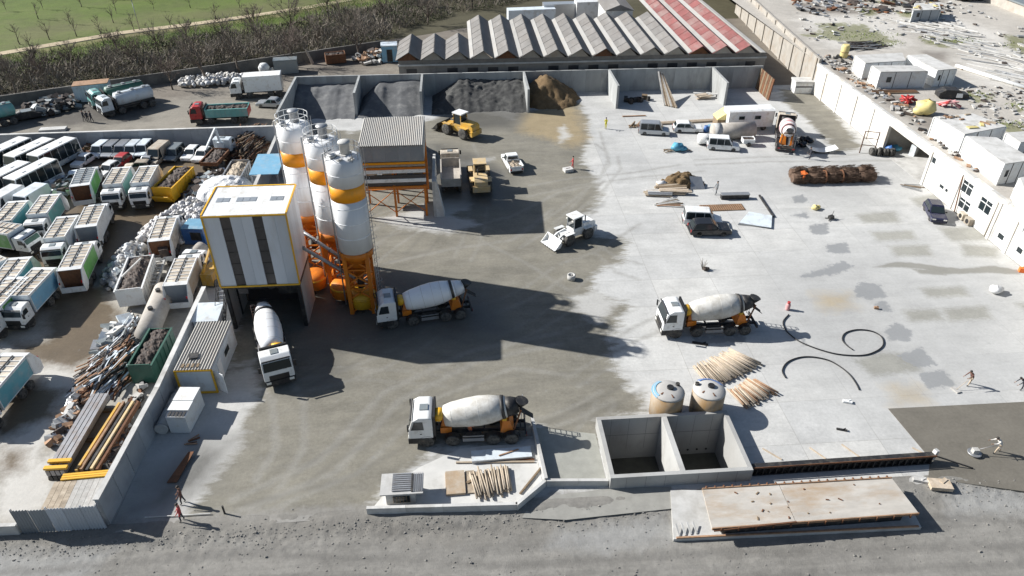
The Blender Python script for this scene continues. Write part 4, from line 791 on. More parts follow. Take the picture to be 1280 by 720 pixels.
def mixer_truck(drum='drum', clean=False):
    t = thing('mixer_truck', '', 'mixer truck', group='concrete mixer trucks working in the yard')
    t.scale = (1.04, 1, 1)
    xf = 4.35; cab(t, xf, 3.0, 2.46); chassis(t, -4.1, 3.2)
    for x in (3.05, 1.2, -1.75, -3.1):
        for s in (-1, 1): wheel(t, x, s*1.06, .52, .34 if x > 0 else .46)
    for x in (3.05, 1.2, -1.75, -3.1):
        g = MB()
        for s in (-1, 1):
            a = [(x+.66*math.cos(q), .52+.66*math.sin(q)) for q in np.linspace(.25, math.pi-.25, 7)]
            for p, q in zip(a, a[1:]): g.add([(p[0],s*.85,p[1]),(p[0],s*1.25,p[1]),(q[0],s*1.25,q[1]),(q[0],s*.85,q[1])], [(0,1,2,3)])
        g.build('mudguard', MT['black'], t)
    # cab back, air deflector
    MB().box(xf-1.98,-1.1,1.0,xf-1.82,1.1,3.05).build('cab_back_frame', MT['black'], t)
    # drum
    A = Vector((1.75,0,2.06)); D = Vector((-5.0,0,.80)).normalized()
    prof = [(0,.25),(.02,.80),(.6,.96),(1.7,1.10),(2.6,1.14),(3.4,1.07),(4.6,.80)]
    d = MB().lathe(prof, A, D, 24).build('drum', MT[drum], t)
    MB().lathe([(4.6,.805),(4.95,.72),(5.45,.56)], A, D, 24).build('drum_mouth', MT['drumclean'] if clean else MT['dark'], d)
    MB().lathe([(4.22,.90),(4.23,.95),(4.46,.90),(4.47,.83)], A, D, 24).build('drum_ring', MT['dark'], d)
    for q_, r_ in ((.6,.96),(1.7,1.10),(2.6,1.14),(3.4,1.07)): MB().lathe([(q_-.03,r_-.012),(q_,r_+.012),(q_+.03,r_-.012)], A, D, 24).build('weld_seam', MT[drum], d)
    MB().box(1.25,-.75,.97,2.05,.75,1.5).build('drum_pedestal', MT['orange'], t); MB().hexa([(1.6,-.6,1.5),(2.0,-.6,1.5),(2.0,.6,1.5),(1.6,.6,1.5)],[(1.66,-.3,2.3),(1.85,-.3,2.3),(1.85,.3,2.3),(1.66,.3,2.3)]).build('gearbox_stand', MT['orange'], t)
    MB().lathe([(-.42,.1),(-.40,.36),(.40,.36),(.42,.1)], (2.15,.35,2.55), (.15,1,0), 14).build('water_tank', MT['yellow'], t)
    MB().bar((2.15,.35,1.0),(2.15,.35,2.2),.12,.12).build('tank_post', MT['dark'], t)
    MB().hexa([(-3.3,-.9,.97),(-2.3,-.9,.97),(-2.3,.9,.97),(-3.3,.9,.97)],[(-2.95,-.8,2.05),(-2.5,-.8,2.05),(-2.5,.8,2.05),(-2.95,.8,2.05)]).build('rear_pedestal', MT['orange'], t)
    for s in (-1,1): MB().cyl((-2.75,s*.62,2.1),(-2.45,s*.62,2.16),.2,n=10).build('drum_roller', MT['yellow'], t)
    # hopper, chute, ladder at the rear
    h = MB(); h.lathe([(0,.22),(.55,.5)], (-3.75,0,2.85), (-.3,0,1), 12); h.build('charge_hopper', MT['dark'], t)
    g = MB(); [g.bar((-3.25,s*.75,.95),(-3.8,s*.62,2.95),.1,.1) for s in (-1,1)]; g.bar((-3.75,-.62,2.85),(-3.75,.62,2.85),.1,.1); g.build('rear_frame', MT['rust'], t)
    ch = MB()
    for k in range(6):
        a, b = math.pi*(.08+k*.14), math.pi*(.08+(k+1)*.14); f = lambda q, x, z, r: (x, math.cos(q)*r, z - math.sin(q)*r*.8)
        ch.add([f(a,-3.75,2.6,.34),f(b,-3.75,2.6,.34),f(b,-4.75,1.75,.26),f(a,-4.75,1.75,.26)], [(0,1,2,3)])
    ch.build('chute', MT['dark'], t, fix=False)
    g = MB(); [g.bar((-3.9,s*.2-.85,.8),(-4.0,s*.2-.85,3.0),.04,.04) for s in (-1,1)]
    for k in range(8): g.bar((-3.9-.01*k,-1.05,.95+k*.28),(-3.9-.01*k,-.65,.95+k*.28),.03,.03)
    g.bar((-4.0,-1.05,3.0),(-4.0,-.65,3.0),.04,.04); g.build('ladder', MT['galv'], t)
    MB().box(-.9,-1.18,.55,.4,-.75,1.05).build('fuel_tank', MT['steel'], t); MB().box(-.9,.75,.5,.35,1.18,1.05).build('tool_box', MT['dark'], t)
    g = MB()
    for s in (-1,1): g.bar((.45,s*1.2,.62),(-1.1,s*1.2,.62),.05,.3); g.bar((.45,s*1.2,1.0),(-1.1,s*1.2,1.0),.05,.06)
    g.build('side_guard', MT['galv'], t)
    MB().box(-4.2,-1.15,.7,-4.08,1.15,.95).build('rear_bumper', MT['dark'], t)
    for s in (-1,1): MB().box(-4.23,s*.95-.15,.74,-4.2,s*.95+.15,.9).build('tail_lamp', MT['redlamp'], t)
    return t
def place2(o, a, b, label=None, **k):
    """stand a thing on the ground with its middle between two pixels, heading from a to b"""
    A, B = at(*a), at(*b); m = (A+B)/2; rz = math.atan2((B-A).y, (B-A).x); o.location = (m.x, m.y, 0); o.rotation_euler = (0,0,rz)
    if label: o['label'] = label
    return o
mx = mixer_truck(); place2(mx, (655,540), (518,545), 'dusty white drummed mixer truck standing by the pole platform, a worker beside it')
def mixcopy(a, b, label, **k): c = copy_tree(mx, (0,0,0), 0, label, **k); return place2(c, a, b)
mixcopy((944,408), (820,414), 'dusty drummed mixer truck on the pale floor above the two pole stacks')
mixcopy((588,388), (474,404), 'concrete mixer truck with a clean white drum in the shadow beside the nearest silo', mats={'drum':MT['drumclean'],'drum_mouth':MT['drumclean']})
mixcopy((334,405), (354,489), 'concrete mixer truck with a bright white drum driving out from under the mixing tower', mats={'drum':MT['drumclean'],'drum_mouth':MT['drumclean']})
o = mixcopy((1003,170), (962,182), 'old mixer truck with a faded red and white striped drum parked beside the steel tank', mats={'drum':MT['pink'],'drum_mouth':MT['stripe'],'cab':MT['beige'],'water_tank':MT['dark']})
p = at(984,182); o.location = (p.x, p.y+1.2, 0); o.rotation_euler = (0,0,R(70))
dr = [c for c in bpy.data.objects if c.parent == o and c.name.startswith('drum') and 'ped' not in c.name and 'rol' not in c.name][0]
A_ = Vector((1.75,0,2.06)); D_ = Vector((-5.0,0,.80)).normalized()
for a0, a1, r0, r1 in ((.9,1.4,1.02,1.085),(2.0,2.5,1.135,1.155),(3.3,3.9,1.10,.98)): MB().lathe([(a0,r0),(a1,r1)], A_, D_, 24).build('painted_stripe', MT['stripe'], dr)

# -- refuse trucks
def refuse_truck():
    t = thing('refuse_truck', '', 'refuse truck', group='parked refuse trucks')
    cab(t, 3.75, 2.75, 2.34, L=1.85); chassis(t, -3.3, 2.6)
    for x in (2.6, -1.1, -2.3):
        for s in (-1,1): wheel(t, x, s*1.0, .48, .32 if x > 0 else .44)
    B0, B1, zb, zt, hw = -3.2, 1.65, 1.05, 3.1, 1.2
    MB().box(B0, -hw+.06, zb, B1, hw-.06, zt).build('body', MT['bluewhite'], t)
    for s in (-1,1):
        sp = MB().box(B0+.1, min(s*(hw-.055), s*(hw-.005)), zb+.15, B1-.1, max(s*(hw-.055), s*(hw-.005)), zt-.12).build('side_panel', MT['teal'], t)
        g = MB(); [g.box(x-.04, min(s*(hw-.004), s*(hw+.04)), zb, x+.04, max(s*(hw-.004), s*(hw+.04)), zt) for x in (B0+.06, B1-.06)]; g.box(B0, min(s*(hw-.004), s*(hw+.03)), zt-.1, B1, max(s*(hw-.004), s*(hw+.03)), zt); g.build('side_frame', MT['white'], t)
    n = 7; st = (B1-B0)/n
    pm = shared('rpanel', lambda: MB().box(.07, .06, 0, st-.07, hw-.1, .035).mesh('roof_panel', MT['beige']))
    for k in range(n):
        for s in (0, -1): ob('roof_panel', pm, t, (B0+k*st, s*(hw-.04), zt+.003))
    g = MB(); [g.box(B0+k*st-.035+(.035 if k == 0 else 0)-(.035 if k == n else 0), -hw+.02, zt, B0+k*st+.035+(.035 if k == 0 else 0)-(.035 if k == n else 0), hw-.02, zt+.1) for k in range(n+1)]
    for s in (-1,1): g.box(B0, s*(hw-.05)-.05, zt+.002, B1, s*(hw-.05)+.05, zt+.12)
    g.build('roof_rib', MT['roofwhite'], t); MB().bar((B0,.02,zt+.14),(B1,-.02,zt+.14),.09,.08).build('roof_pipe', MT['dark'], t)
    # tailgate with an open loading hopper
    g = MB(); [g.ext([(B0-.02,zb-.1),(B0-.02,zt+.12),(B0-.55,zt+.05),(B0-1.35,zb+.75),(B0-1.3,zb-.35),(B0-.7,zb-.45)], 'y', s*hw-.04, s*hw+.04) for s in (-1,1)]
    g.slab([(B0-.02,-hw+.04,zt+.1),(B0-.55,-hw+.04,zt+.03),(B0-.55,hw-.04,zt+.03),(B0-.02,hw-.04,zt+.1)],.05); g.box(B0-1.3,-hw+.04,zb-.35,B0-1.22,hw-.04,zb+.3); g.build('tailgate', MT['white'], t)
    MB().slab([(B0-.45,-hw+.05,zt-.05),(B0-.45,hw-.05,zt-.05),(B0-.3,hw-.05,zb-.3),(B0-.3,-hw+.05,zb-.3)],.04).build('loading_hopper', MT['rust'], t)
    MB().box(1.7,-1.05,1.0,1.86,1.05,2.6).build('cab_back_frame', MT['dark'], t)
    for s in (-1,1): MB().obox((B0-1.3,s*(hw-.1),zb+.9),(.08,.12,.25)).build('tail_lamp', MT['redlamp'], t)
    return t
rt = refuse_truck()
RT = [((60,374),(22,416),'blue sided refuse truck facing the camera, nearest to the brown puddle',{'side_panel':MT['skyblue']}),
 ((96,372),(124,312),'green sided refuse truck with its dark open rear towards the camera',{'side_panel':MT['green']}),
 ((97,296),(72,338),'refuse truck with slate blue side facing the camera, left of the green sided one',{'side_panel':MT['bluewhite']}),
 ((116,316),(138,264),'white refuse truck seen from its closed grey rear, left of the rubbish bags',{'side_panel':MT['white'],'loading_hopper':MT['sheet']}),
 ((80,262),(50,306),'teal sided refuse truck facing the camera behind the one with a green windscreen',{'side_panel':MT['teal']}),
 ((42,270),(4,316),'teal refuse truck at the left edge behind the truck with a swung cab',{'side_panel':MT['tealblue']}),
 ((168,222),(144,266),'left one of two refuse trucks standing side by side near the yellow skip',{'side_panel':MT['teal']}),
 ((201,220),(178,264),'right one of two refuse trucks standing side by side, directly beside the yellow skip',{'side_panel':MT['white']}),
 ((108,262),(128,210),'open backed truck with a green curtain side in front of the parked cars',{'side_panel':MT['green'],'roof_panel':MT['greycar']}),
 ((6,312),(50,318),'refuse truck with green tinted windscreen turned towards the right of the picture',{'side_panel':MT['green'],'windscreen':MT['darkgreen']}),
 ((-20,346),(24,366),'refuse truck half cut off by the left edge, cab turned to the right',{'side_panel':MT['green'],'windscreen':MT['darkgreen']}),
 ((206,334),(224,280),'rusty refuse truck body with beige roof panels and gaping rear beside the rubbish bags',{'side_panel':MT['beige'],'body':MT['beige']}),
 ((226,392),(250,330),'white refuse truck with beige roof seen from behind, next to the old cement tank',{'side_panel':MT['beige'],'loading_hopper':MT['sheet']}),
 ((14,500),(-24,546),'blue green refuse truck at the left edge showing only its rear',{'side_panel':MT['tealblue']}),
 ((34,358),(4,400),'white cabbed refuse truck at the left edge beside the blue sided one',{'side_panel':MT['tealblue']}),
 ((22,392),(-14,430),'refuse truck at the far left edge with a bright green side',{'side_panel':MT['green']})]
for i, (a, b, lb, mm) in enumerate(RT):
    c = rt if i == 0 else copy_tree(rt, (0,0,0), 0, lb, mats=mm); place2(c, a, b, lb)
    s_ = .9; c.scale = (s_,)*3; A, B = at(*a), at(*b); dd = (B-A).normalized()      # the end towards the camera stands where the photograph shows it
    p = B - dd*3.75*s_ if b[1] > a[1] else A + dd*4.5*s_
    c.location = (p.x, p.y, 0)
for c in kids(rt):
    if c.name.startswith('side_panel'): c.material_slots[0].link = 'OBJECT'; c.material_slots[0].material = MT['skyblue']

# -- tipper, tankers, box lorry
def tub(t, x0, x1, hw, z0, z1, paint, load=None, lname='load', th=.08, name='tub'):
    g = MB(); g.box(x0,-hw,z0,x1,hw,z0+th); g.box(x0,-hw,z0+th,x1,-hw+th,z1); g.box(x0,hw-th,z0+th,x1,hw,z1); g.box(x1-th,-hw+th,z0+th,x1,hw-th,z1+.15); g.box(x0,-hw+th,z0+th,x0+th,hw-th,z1-.05)
    o = g.build(name, MT[paint], t)
    r = MB()
    for k in range(1, int((x1-x0)/.8)):
        for s in (-1,1): r.box(x0+k*.8-.05, min(s*hw,s*(hw+.06)), z0+.05, x0+k*.8+.05, max(s*hw,s*(hw+.06)), z1-.12)
    for s in (-1,1): r.box(x0, min(s*hw,s*(hw+.08)), z1-.12, x1, max(s*hw,s*(hw+.08)), z1)
    r.build('rib', MT[paint], o)
    if load:
        n = 16; X, Y = np.meshgrid(np.linspace(x0+th,x1-th,n*2), np.linspace(-hw+th,hw-th,n)); Z = z1-.35 + .35*(1-(Y/hw)**2) + (fbm(X*3,Y*3,5,4)-.5)*.5
        me = bpy.data.meshes.new(lname); i = np.arange(n*2*n).reshape(n, n*2); q = np.stack([i[:-1,:-1],i[:-1,1:],i[1:,1:],i[1:,:-1]],-1).reshape(-1,4)
        me.from_pydata(np.stack([X.ravel(),Y.ravel(),Z.ravel()],1).tolist(), [], q.tolist()); me.materials.append(MT[load]); me.update(); ob(lname, me, t)
    return o
def lorry(label, a, b, body, paint='white', cat='tipper truck', name='tipper_truck'):
    t = thing(name, label, cat); cab(t, 4.2, 2.9, 2.4, paint); chassis(t, -4.0, 3.2)
    for x in (3.0, 1.3, -2.0, -3.3):
        for s in (-1,1): wheel(t, x, s*1.03, .52, .34 if x > 0 else .46)
    body(t); MB().box(1.95,-1.1,.98,2.1,1.1,2.7).build('cab_back_frame', MT['dark'], t)
    MB().box(-.6,-1.15,.5,.4,-.7,.98).build('fuel_tank', MT['steel'], t)
    return place2(t, a, b)
def tip(t): tub(t, -4.2, 1.9, 1.2, 1.1, 2.35, 'teal', 'scrapdark'); MB().box(-4.25,-1.2,1.1,-4.2,1.2,2.2).build('tailboard', MT['red'], t)
lorry('red cabbed tipper truck with a teal body on the dirt strip behind the compound wall', (318,150), (238,154), tip, 'red')
def tanker(c):
    def f(t):
        MB().lathe([(0,.5),(.25,1.0),(5.6,1.0),(5.85,.5)], (-4.1,0,2.05), (1,0,0), 20).build('tank', MT[c], t); MB().box(-4.0,-.8,.96,1.8,.8,1.2).build('tank_cradle', MT['dark'], t)
        g = MB(); [g.cyl((x,0,3.0),(x,0,3.18),.28,n=10) for x in (-3,-1.2,.8)]; g.box(-3.9,-.45,3.0,1.5,-.35,3.05); g.box(-3.9,.35,3.0,1.5,.45,3.05); g.build('catwalk', MT['galv'], t)
    return f
lorry('tanker truck with a silver white tank and white cab, by the hedge wall', (198,128), (124,147), tanker('bluewhite'), 'bluewhite', 'tanker truck', 'tanker_truck')
lorry('dark green tanker truck behind the silver one near the hedge wall', (186,122), (114,138), tanker('darkgreen'), 'teal', 'tanker truck', 'tanker_truck')
lorry('teal tanker at the left edge of the dirt strip behind the compound wall', (20,152), (-50,168), tanker('teal'), 'teal', 'tanker truck', 'tanker_truck')
def boxb(t):
    MB().box(-4.0,-1.22,1.05,1.9,1.22,3.55).build('box', MT['roofwhite'], t); MB().box(-4.02,-1.25,1.0,-3.9,1.25,3.6).build('rear_door', MT['silver'], t)
lorry('white box lorry parked behind the first storage bay next to a silver car', (346,118), (302,121), boxb, 'white', 'box lorry', 'box_lorry')

# -- cars, vans, pickups
def car(name, label, cat, L=4.3, W=1.75, H=1.48, paint='white', kind='hatch', group=None):
    t = thing(name, label, cat, group=group); h = L/2; r = .31 if kind != 'bus' else .42; w = W/2
    bh = .80 if kind in ('hatch','sedan') else .86
    P = {'hatch': [(-h+.1,bh),(-h+.42,H-.08),(-h+.75,H),(h-2.05,H),(h-1.25,bh+.04)], 'sedan': [(-h+.75,bh),(-h+1.3,H-.02),(-h+1.6,H),(h-2.1,H),(h-1.3,bh+.04)],
         'van': [(-h+.03,bh),(-h+.1,H-.06),(-h+.3,H),(h-1.75,H),(h-.85,bh+.15)], 'mini': [(-h+.05,bh),(-h+.15,H-.06),(-h+.4,H),(h-1.55,H),(h-.95,bh+.1)], 'pick': [(-h+2.05,bh),(-h+2.15,H-.04),(-h+2.3,H),(h-1.95,H),(h-1.25,bh+.05)],
         'bus': [(-h+.03,bh),(-h+.1,H-.1),(-h+.35,H),(h-.75,H),(h-.12,bh+.25)]}[kind]
    lowz = .22 if kind != 'bus' else .35
    nose = {'hatch':.62,'sedan':.62,'van':.66,'mini':.62,'pick':.70,'bus':.8}[kind]
    lo = [(-h,lowz),(-h-.0,bh-.1),(-h+.06,bh),(P[-1][0],bh+.02),(h-.12,nose+.12),(h,nose),(h,lowz)]
    b = bev(MB().ext(lo, 'y', -w, w).build('body', MT[paint], t), .11, 3)
    # greenhouse, narrower at the roof
    def xs(z): return w - .03 - (z-bh)/(H-bh)*(.16 if kind not in ('van','bus') else .07)
    g = MB(); n = len(P); vs = [(x, -xs(z), z) for x, z in P] + [(x, xs(z), z) for x, z in P]
    g.add(vs, [tuple(range(n)), tuple(reversed(range(n,2*n)))] + [(i, n+i, n+(i+1) % n, (i+1) % n) for i in range(n)])
    bev(g.build('roof', MT[paint], t), .05)
    z0, z1 = bh+.06, H-.13
    def xat(z, fr_):
        a, c = (P[-2], P[-1]) if fr_ else (P[1], P[0]); f = (z-c[1])/(a[1]-c[1]); return c[0]+(a[0]-c[0])*min(1.0, max(0, f))
    ws = [(xat(z0,1)+.03,-xs(z0)+.08,z0),(xat(z0,1)+.03,xs(z0)-.08,z0),(xat(z1,1)+.03,xs(z1)-.08,z1),(xat(z1,1)+.03,-xs(z1)+.08,z1)]
    MB().slab(ws, .012).build('windscreen', MT['glass'], t)
    rw = [(xat(z0+.03,0)-.02,-xs(z0)+.12,z0+.03),(xat(z1-.02,0)-.02,-xs(z1)+.12,z1-.02),(xat(z1-.02,0)-.02,xs(z1)-.12,z1-.02),(xat(z0+.03,0)-.02,xs(z0)-.12,z0+.03)]
    MB().slab(rw, .012).build('rear_window', MT['glass'], t)
    xa, xb = xat(z0,0)+.18, xat(z0,1)-.22
    nwin = {'hatch':2,'sedan':2,'van':1 if L > 5 else 3,'mini':3,'pick':1,'bus':6}[kind]
    if kind == 'van' and L > 5: xa = xb - 1.0
    for s in (-1,1):
        for k in range(nwin):
            u0, u1 = xa+(xb-xa)*k/nwin+.03, xa+(xb-xa)*(k+1)/nwin-.03; top0, top1 = max(u0, xat(z1,0)+.1), min(u1, xat(z1,1)-.1)
            q = [(u0,s*(xs(z0)+.008),z0),(u1,s*(xs(z0)+.008),z0),(max(top1,top0+.1),s*(xs(z1)+.008),z1),(top0,s*(xs(z1)+.008),z1)]
            MB().slab(q if s > 0 else q[::-1], -.012 if s > 0 else -.012).build('side_window', MT['glass'], t)
        MB().obox((h+.0,s*(w-.28),nose-.02),(.06,.36,.14)).build('headlight', MT['lamp'], t); MB().obox((-h-.005,s*(w-.14),bh-.16),(.05,.18,.26)).build('tail_lamp', MT['redlamp'], t)
        MB().obox((P[-1][0]-.25,s*(w+.09),bh+.1),(.1,.18,.14)).build('wing_mirror', MT['black'], t)
        for x in (h-.82, -h+.85): wheel(t, x, s*(w-.10), r, .2)
    MB().box(h-.06,-w+.05,lowz+.02,h+.05,w-.05,.5).build('bumper', MT['black'] if kind in ('van','mini','pick') else MT[paint], t); MB().box(-h-.05,-w+.05,lowz+.02,-h+.05,w-.05,.5).build('bumper', MT['black'], t)
    if kind == 'pick':
        tub(t, -h+.05, -h+2.0, w-.02, bh-.25, bh+.28, paint, 'wood', th=.05, name='load_bed')
    if kind == 'bus':
        for x in (-1.4,.9): MB().obox((x,0,H+.03),(.6,.6,.07)).build('roof_hatch', MT['white'], t)
    return t
car0 = {}
def put(kind, px, ang, label, paint, size=None, group=None, cat=None, name=None):
    dims = {'hatch':(4.2,1.74,1.48),'sedan':(4.5,1.76,1.42),'van':(5.4,1.98,2.35),'mini':(4.4,1.8,1.82),'pick':(5.1,1.8,1.75),'bus':(7.2,2.15,2.75)}[kind]
    nm, ct = {'hatch':('parked_car','car'),'sedan':('parked_car','car'),'van':('parked_van','van'),'mini':('parked_van','van'),'pick':('pickup_truck','pickup truck'),'bus':('minibus','minibus')}[kind]
    k = (kind, paint)
    p = at(*px)
    if k not in car0: car0[k] = t = car(nm, label, ct, *dims, paint, kind, group); t.location = (p.x,p.y,0); t.rotation_euler = (0,0,R(ang))
    else: t = copy_tree(car0[k], (p.x,p.y,0), R(ang), label, group=group)
    if size is None and group == 'cars and vans parked along the compound wall': size = .86
    if size: t.scale = (size,)*3
    return t
put('mini',(817,167),-12,'silver grey van nearest to the yellow worker, below the second storage bay','silver')
put('hatch',(859,164),-8,'white station wagon between the silver van and the horizontal steel tank','white')
put('mini',(903,186),-14,'white estate van parked in front of the horizontal steel tank','white')
put('mini',(877,279),-10,'white car standing behind the black one on the pale floor','white')
put('hatch',(886,291),-3,'black car in front of the white one on the pale floor','darkcar',1.08)
put('hatch',(1167,270),-107,'dark navy car parked by the white building on the right','navy')
put('pick',(640,208),100,'white pickup truck with timber scraps in its bed in the middle of the yard','white')
put('sedan',(340,133),170,'silver saloon car behind the first storage bay','silver')
g_ = 'minibuses parked in two rows by the compound wall'
for (px, lb) in [((72,207),'white minibus at the back right of its rows, its dark side windows in full view'),((44,208),'white minibus second from the right in the back row'),((14,207),'white minibus at the left of the back row against the picture edge'),((46,236),'right one of the two white minibuses in the front row'),((12,240),'left one of the two white minibuses in the front row, at the picture edge')]: put('bus', px, -112, lb, 'roofwhite', group=g_)
put('van',(41,262),-107,'pale blue white panel van in front of the minibuses','bluewhite'); put('van',(10,264),-107,'white panel van at the left edge in front of the minibuses','white')
g_ = 'cars and vans parked along the compound wall'
for i, (k, px, c, a, lb) in enumerate([('sedan',(86,201),'white',-110,'white saloon leftmost in the row along the compound wall'),('sedan',(107,204),'white',-104,'white saloon second from the left along the compound wall'),('mini',(127,193),'bluewhite',-100,'pale blue van behind the two white saloons by the compound wall'),('mini',(141,193),'silver',-96,'silver van fourth from the left along the compound wall'),('mini',(155,193),'silver',-94,'silver van beside a reddish dusty bonnet along the compound wall'),('mini',(168,193),'bluewhite',-94,'pale blue van third from the beige van along the wall'),('mini',(182,192),'bluewhite',-94,'pale blue van next to the large beige van along the wall'),('van',(200,200),'beige',-100,'large dusty beige van in the row along the compound wall'),('mini',(220,197),'greycar',-98,'dark grey van between the beige van and the white pickups'),('hatch',(240,196),'white',-98,'white car left of the crane truck by the compound wall'),('hatch',(254,198),'white',-100,'white car directly beside the crane truck'),('hatch',(137,216),'white',-106,'white car in the second row behind the refuse trucks'),('sedan',(92,226),'bluewhite',200,'pale car lying across in front of the open backed truck'),('hatch',(152,206),'red',-100,'faded red car in the second row behind the refuse trucks'),('hatch',(186,206),'silver',-100,'silver car in the second row behind the two side by side trucks'),('hatch',(66,222),'silver',-80,'grey stripped car between the minibuses and the saloons'),('hatch',(174,212),'beige',180,'flat beige car lying sideways behind the two side by side trucks')]):
    put(k, px, a, lb, c, group=g_)
# ---------------------------------------------------------------- earth moving machines
def wheel_loader(label, px, ang, paint='loader', bucket=True, raised=.15, size=1.0):
    t = thing('wheel_loader', label, 'wheel loader')
    for x in (-1.45, 1.35):
        for s in (-1,1): wheel(t, x, s*.98, .72, .5)
    MB().ext([(-2.75,.75),(-2.75,1.75),(-2.45,2.0),(-.9,2.05),(-.9,.75)], 'y', -.72, .72).build('engine_cover', MT[paint], t)
    MB().box(-2.9,-.95,.6,-2.5,.95,1.25).build('counterweight', MT[paint], t); MB().box(-.89,-.7,.7,.55,.7,1.5).build('body', MT[paint], t)
    MB().box(.56,-.5,.65,1.9,.5,1.3).build('front_frame', MT[paint], t)
    c = MB()
    for x in (-.82,.45):
        for s in (-1,1): c.bar((x,s*.62,1.5),(x*.9,s*.58,2.95),.1,.1)
    c.box(-.85,-.66,1.5,.5,.66,1.62); c.build('cab_frame', MT[paint], t)
    MB().box(-.76,-.58,1.63,.41,.58,2.9).build('cab_glass', MT['glass'], t); MB().box(-.95,-.72,2.96,.6,.72,3.1).build('cab_roof', MT['roofwhite'] if paint != 'loaderpale' else MT['loaderpale'], t)
    MB().cyl((-1.5,.3,2.0),(-1.5,.3,2.75),.07,n=8).build('exhaust', MT['dark'], t)
    for x in (-1.45,1.35):
        for s in (-1,1): MB().box(x-.62,min(s*.72,s*1.2),1.47,x+.62,max(s*.72,s*1.2),1.53).build('mudguard', MT[paint], t)
    for s in (-1,1):
        MB().bar((.9,s*.42,1.35),(2.1,s*.42,1.0+raised),.16,.28).bar((2.1,s*.42,1.0+raised),(2.75,s*.42,.55+raised),.16,.26).build('lift_arm', MT[paint], t)
        MB().cyl((.6,s*.3,1.2),(1.9,s*.3,.85+raised),.07,n=8).build('hydraulic_ram', MT['galv'], t)
    bz = raised*.6
    pr = [(2.75,1.15+bz),(2.7,.6+bz),(2.95,.2+bz),(3.8,.12+bz),(3.8,.16+bz),(3.0,.28+bz),(2.8,.65+bz),(2.83,1.12+bz)]
    g = MB().ext(pr, 'y', -1.3, 1.3)
    for s in (-1,1): g.ext([(2.75,1.15+bz),(2.7,.6+bz),(2.95,.2+bz),(3.8,.12+bz)], 'y', s*1.3, s*1.26)
    g.build('bucket', MT['dark'] if paint != 'white' else MT['roofwhite'], t)
    g = MB(); [g.obox((3.85,y,.14+bz),(.2,.1,.06)) for y in np.linspace(-1.2,1.2,7)]; g.build('bucket_teeth', MT['steel'], t)
    for s in (-1,1): MB().obox((.62,s*.5,2.7),(.1,.2,.14)).build('work_lamp', MT['lamp'], t)
    p = at(*px); t.location = (p.x,p.y,0); t.rotation_euler = (0,0,R(ang)); t.scale = (size,)*3
    return t
wheel_loader('yellow wheel loader with dusty white cab roof turning in front of the dark gravel heap', (575,168), 138, 'loader', size=1.12)
wheel_loader('dusty pale yellow wheel loader seen from behind beside the parked tipper body', (600,232), 92, 'loaderpale', size=1.12)
wheel_loader('white compact loader carrying a wide white bucket near the edge of the pale floor', (716,298), 212, 'white', raised=.2, size=.95)

t = thing('tipper_truck', 'parked tipper truck with an empty grey tub left of the pale yellow loader', 'tipper truck')
cab(t, 4.2, 2.8, 2.4, 'beige'); chassis(t, -3.6, 3.2); tub(t, -3.9, 1.9, 1.2, 1.1, 2.2, 'oldtank', None)
for x in (3.0, -1.6, -2.9):
    for s in (-1,1): wheel(t, x, s*1.03, .52, .36)
p = at(564,226); t.location = (p.x,p.y,0); t.rotation_euler = (0,0,R(91))

t = thing('skip_container', 'yellow open skip heaped with dark scrap next to the two refuse trucks', 'skip')
tub(t, -3.1, 3.1, 1.2, .3, 2.1, 'yellow', 'scrapdark', 'scrap_load', name='skip'); MB().slab([(3.15,-1.2,.3),(3.9,-1.0,1.3),(3.9,1.0,1.3),(3.15,1.2,.3)],.1).build('apron', MT['yellow'], t)
place2(t, (238,224), (204,258)); 
t = thing('skip_container', 'dark green open steel skip lying between the old cement tank and the panel wall', 'skip')
tub(t, -2.6, 2.6, .95, .15, 2.0, 'darkgreen', 'scrapdark', 'scrap_load', name='skip'); place2(t, (212,425), (178,488))
t = thing('skip_container', 'rusty white open skip full of mixed scrap beside the white rubbish bags', 'skip')
tub(t, -3.2, 3.2, 1.2, .4, 2.2, 'roofwhite', 'scrapdark', 'scrap_load', name='skip'); place2(t, (187,332), (164,398)); MB().bar((-2.4,.2,2.3),(2.2,-.5,3.1),.14,.14).build('lying_beam', MT['conpale'], t)
t = thing('stripped_truck_frame', 'stripped white truck ladder frame lying between the open skip and the white refuse truck', 'truck frame')
g = MB()
for s in (-.55,.55): g.box(-3.2,s-.08,.9,3.2,s+.08,1.15)
for k in range(11): g.box(-3.1+k*.62,-.47,.95,-2.95+k*.62,.47,1.1)
g.build('ladder_frame', MT['conpale'], t)
for x in (-2,1.8):
    for s in (-1,1): wheel(t, x, s*.75, .45, .3)
MB().obox((-2.4,.4,1.6),(1.4,.9,.9),.3).build('engine_block', MT['scrapdark'], t); place2(t, (208,318), (190,375))
t = thing('crane_truck', 'old scrap laden flatbed truck with a white crane arm by the compound wall', 'crane truck')
cab(t, 3.4, 2.7, 2.3, 'bluewhite'); chassis(t, -3.2, 2.4); tub(t, -3.2, 1.0, 1.15, 1.0, 1.55, 'rust', 'scrapdark')
for x in (2.4,-1.4,-2.4):
    for s in (-1,1): wheel(t, x, s*.98, .48, .34)
MB().box(1.1,-.4,1.0,1.5,.4,2.4).bar((1.3,0,2.3),(1.3,.2,4.4),.25,.25).bar((1.3,.2,4.4),(-1.4,.9,2.4),.2,.2).build('crane_arm', MT['bluewhite'], t); place2(t, (262,218), (288,190))

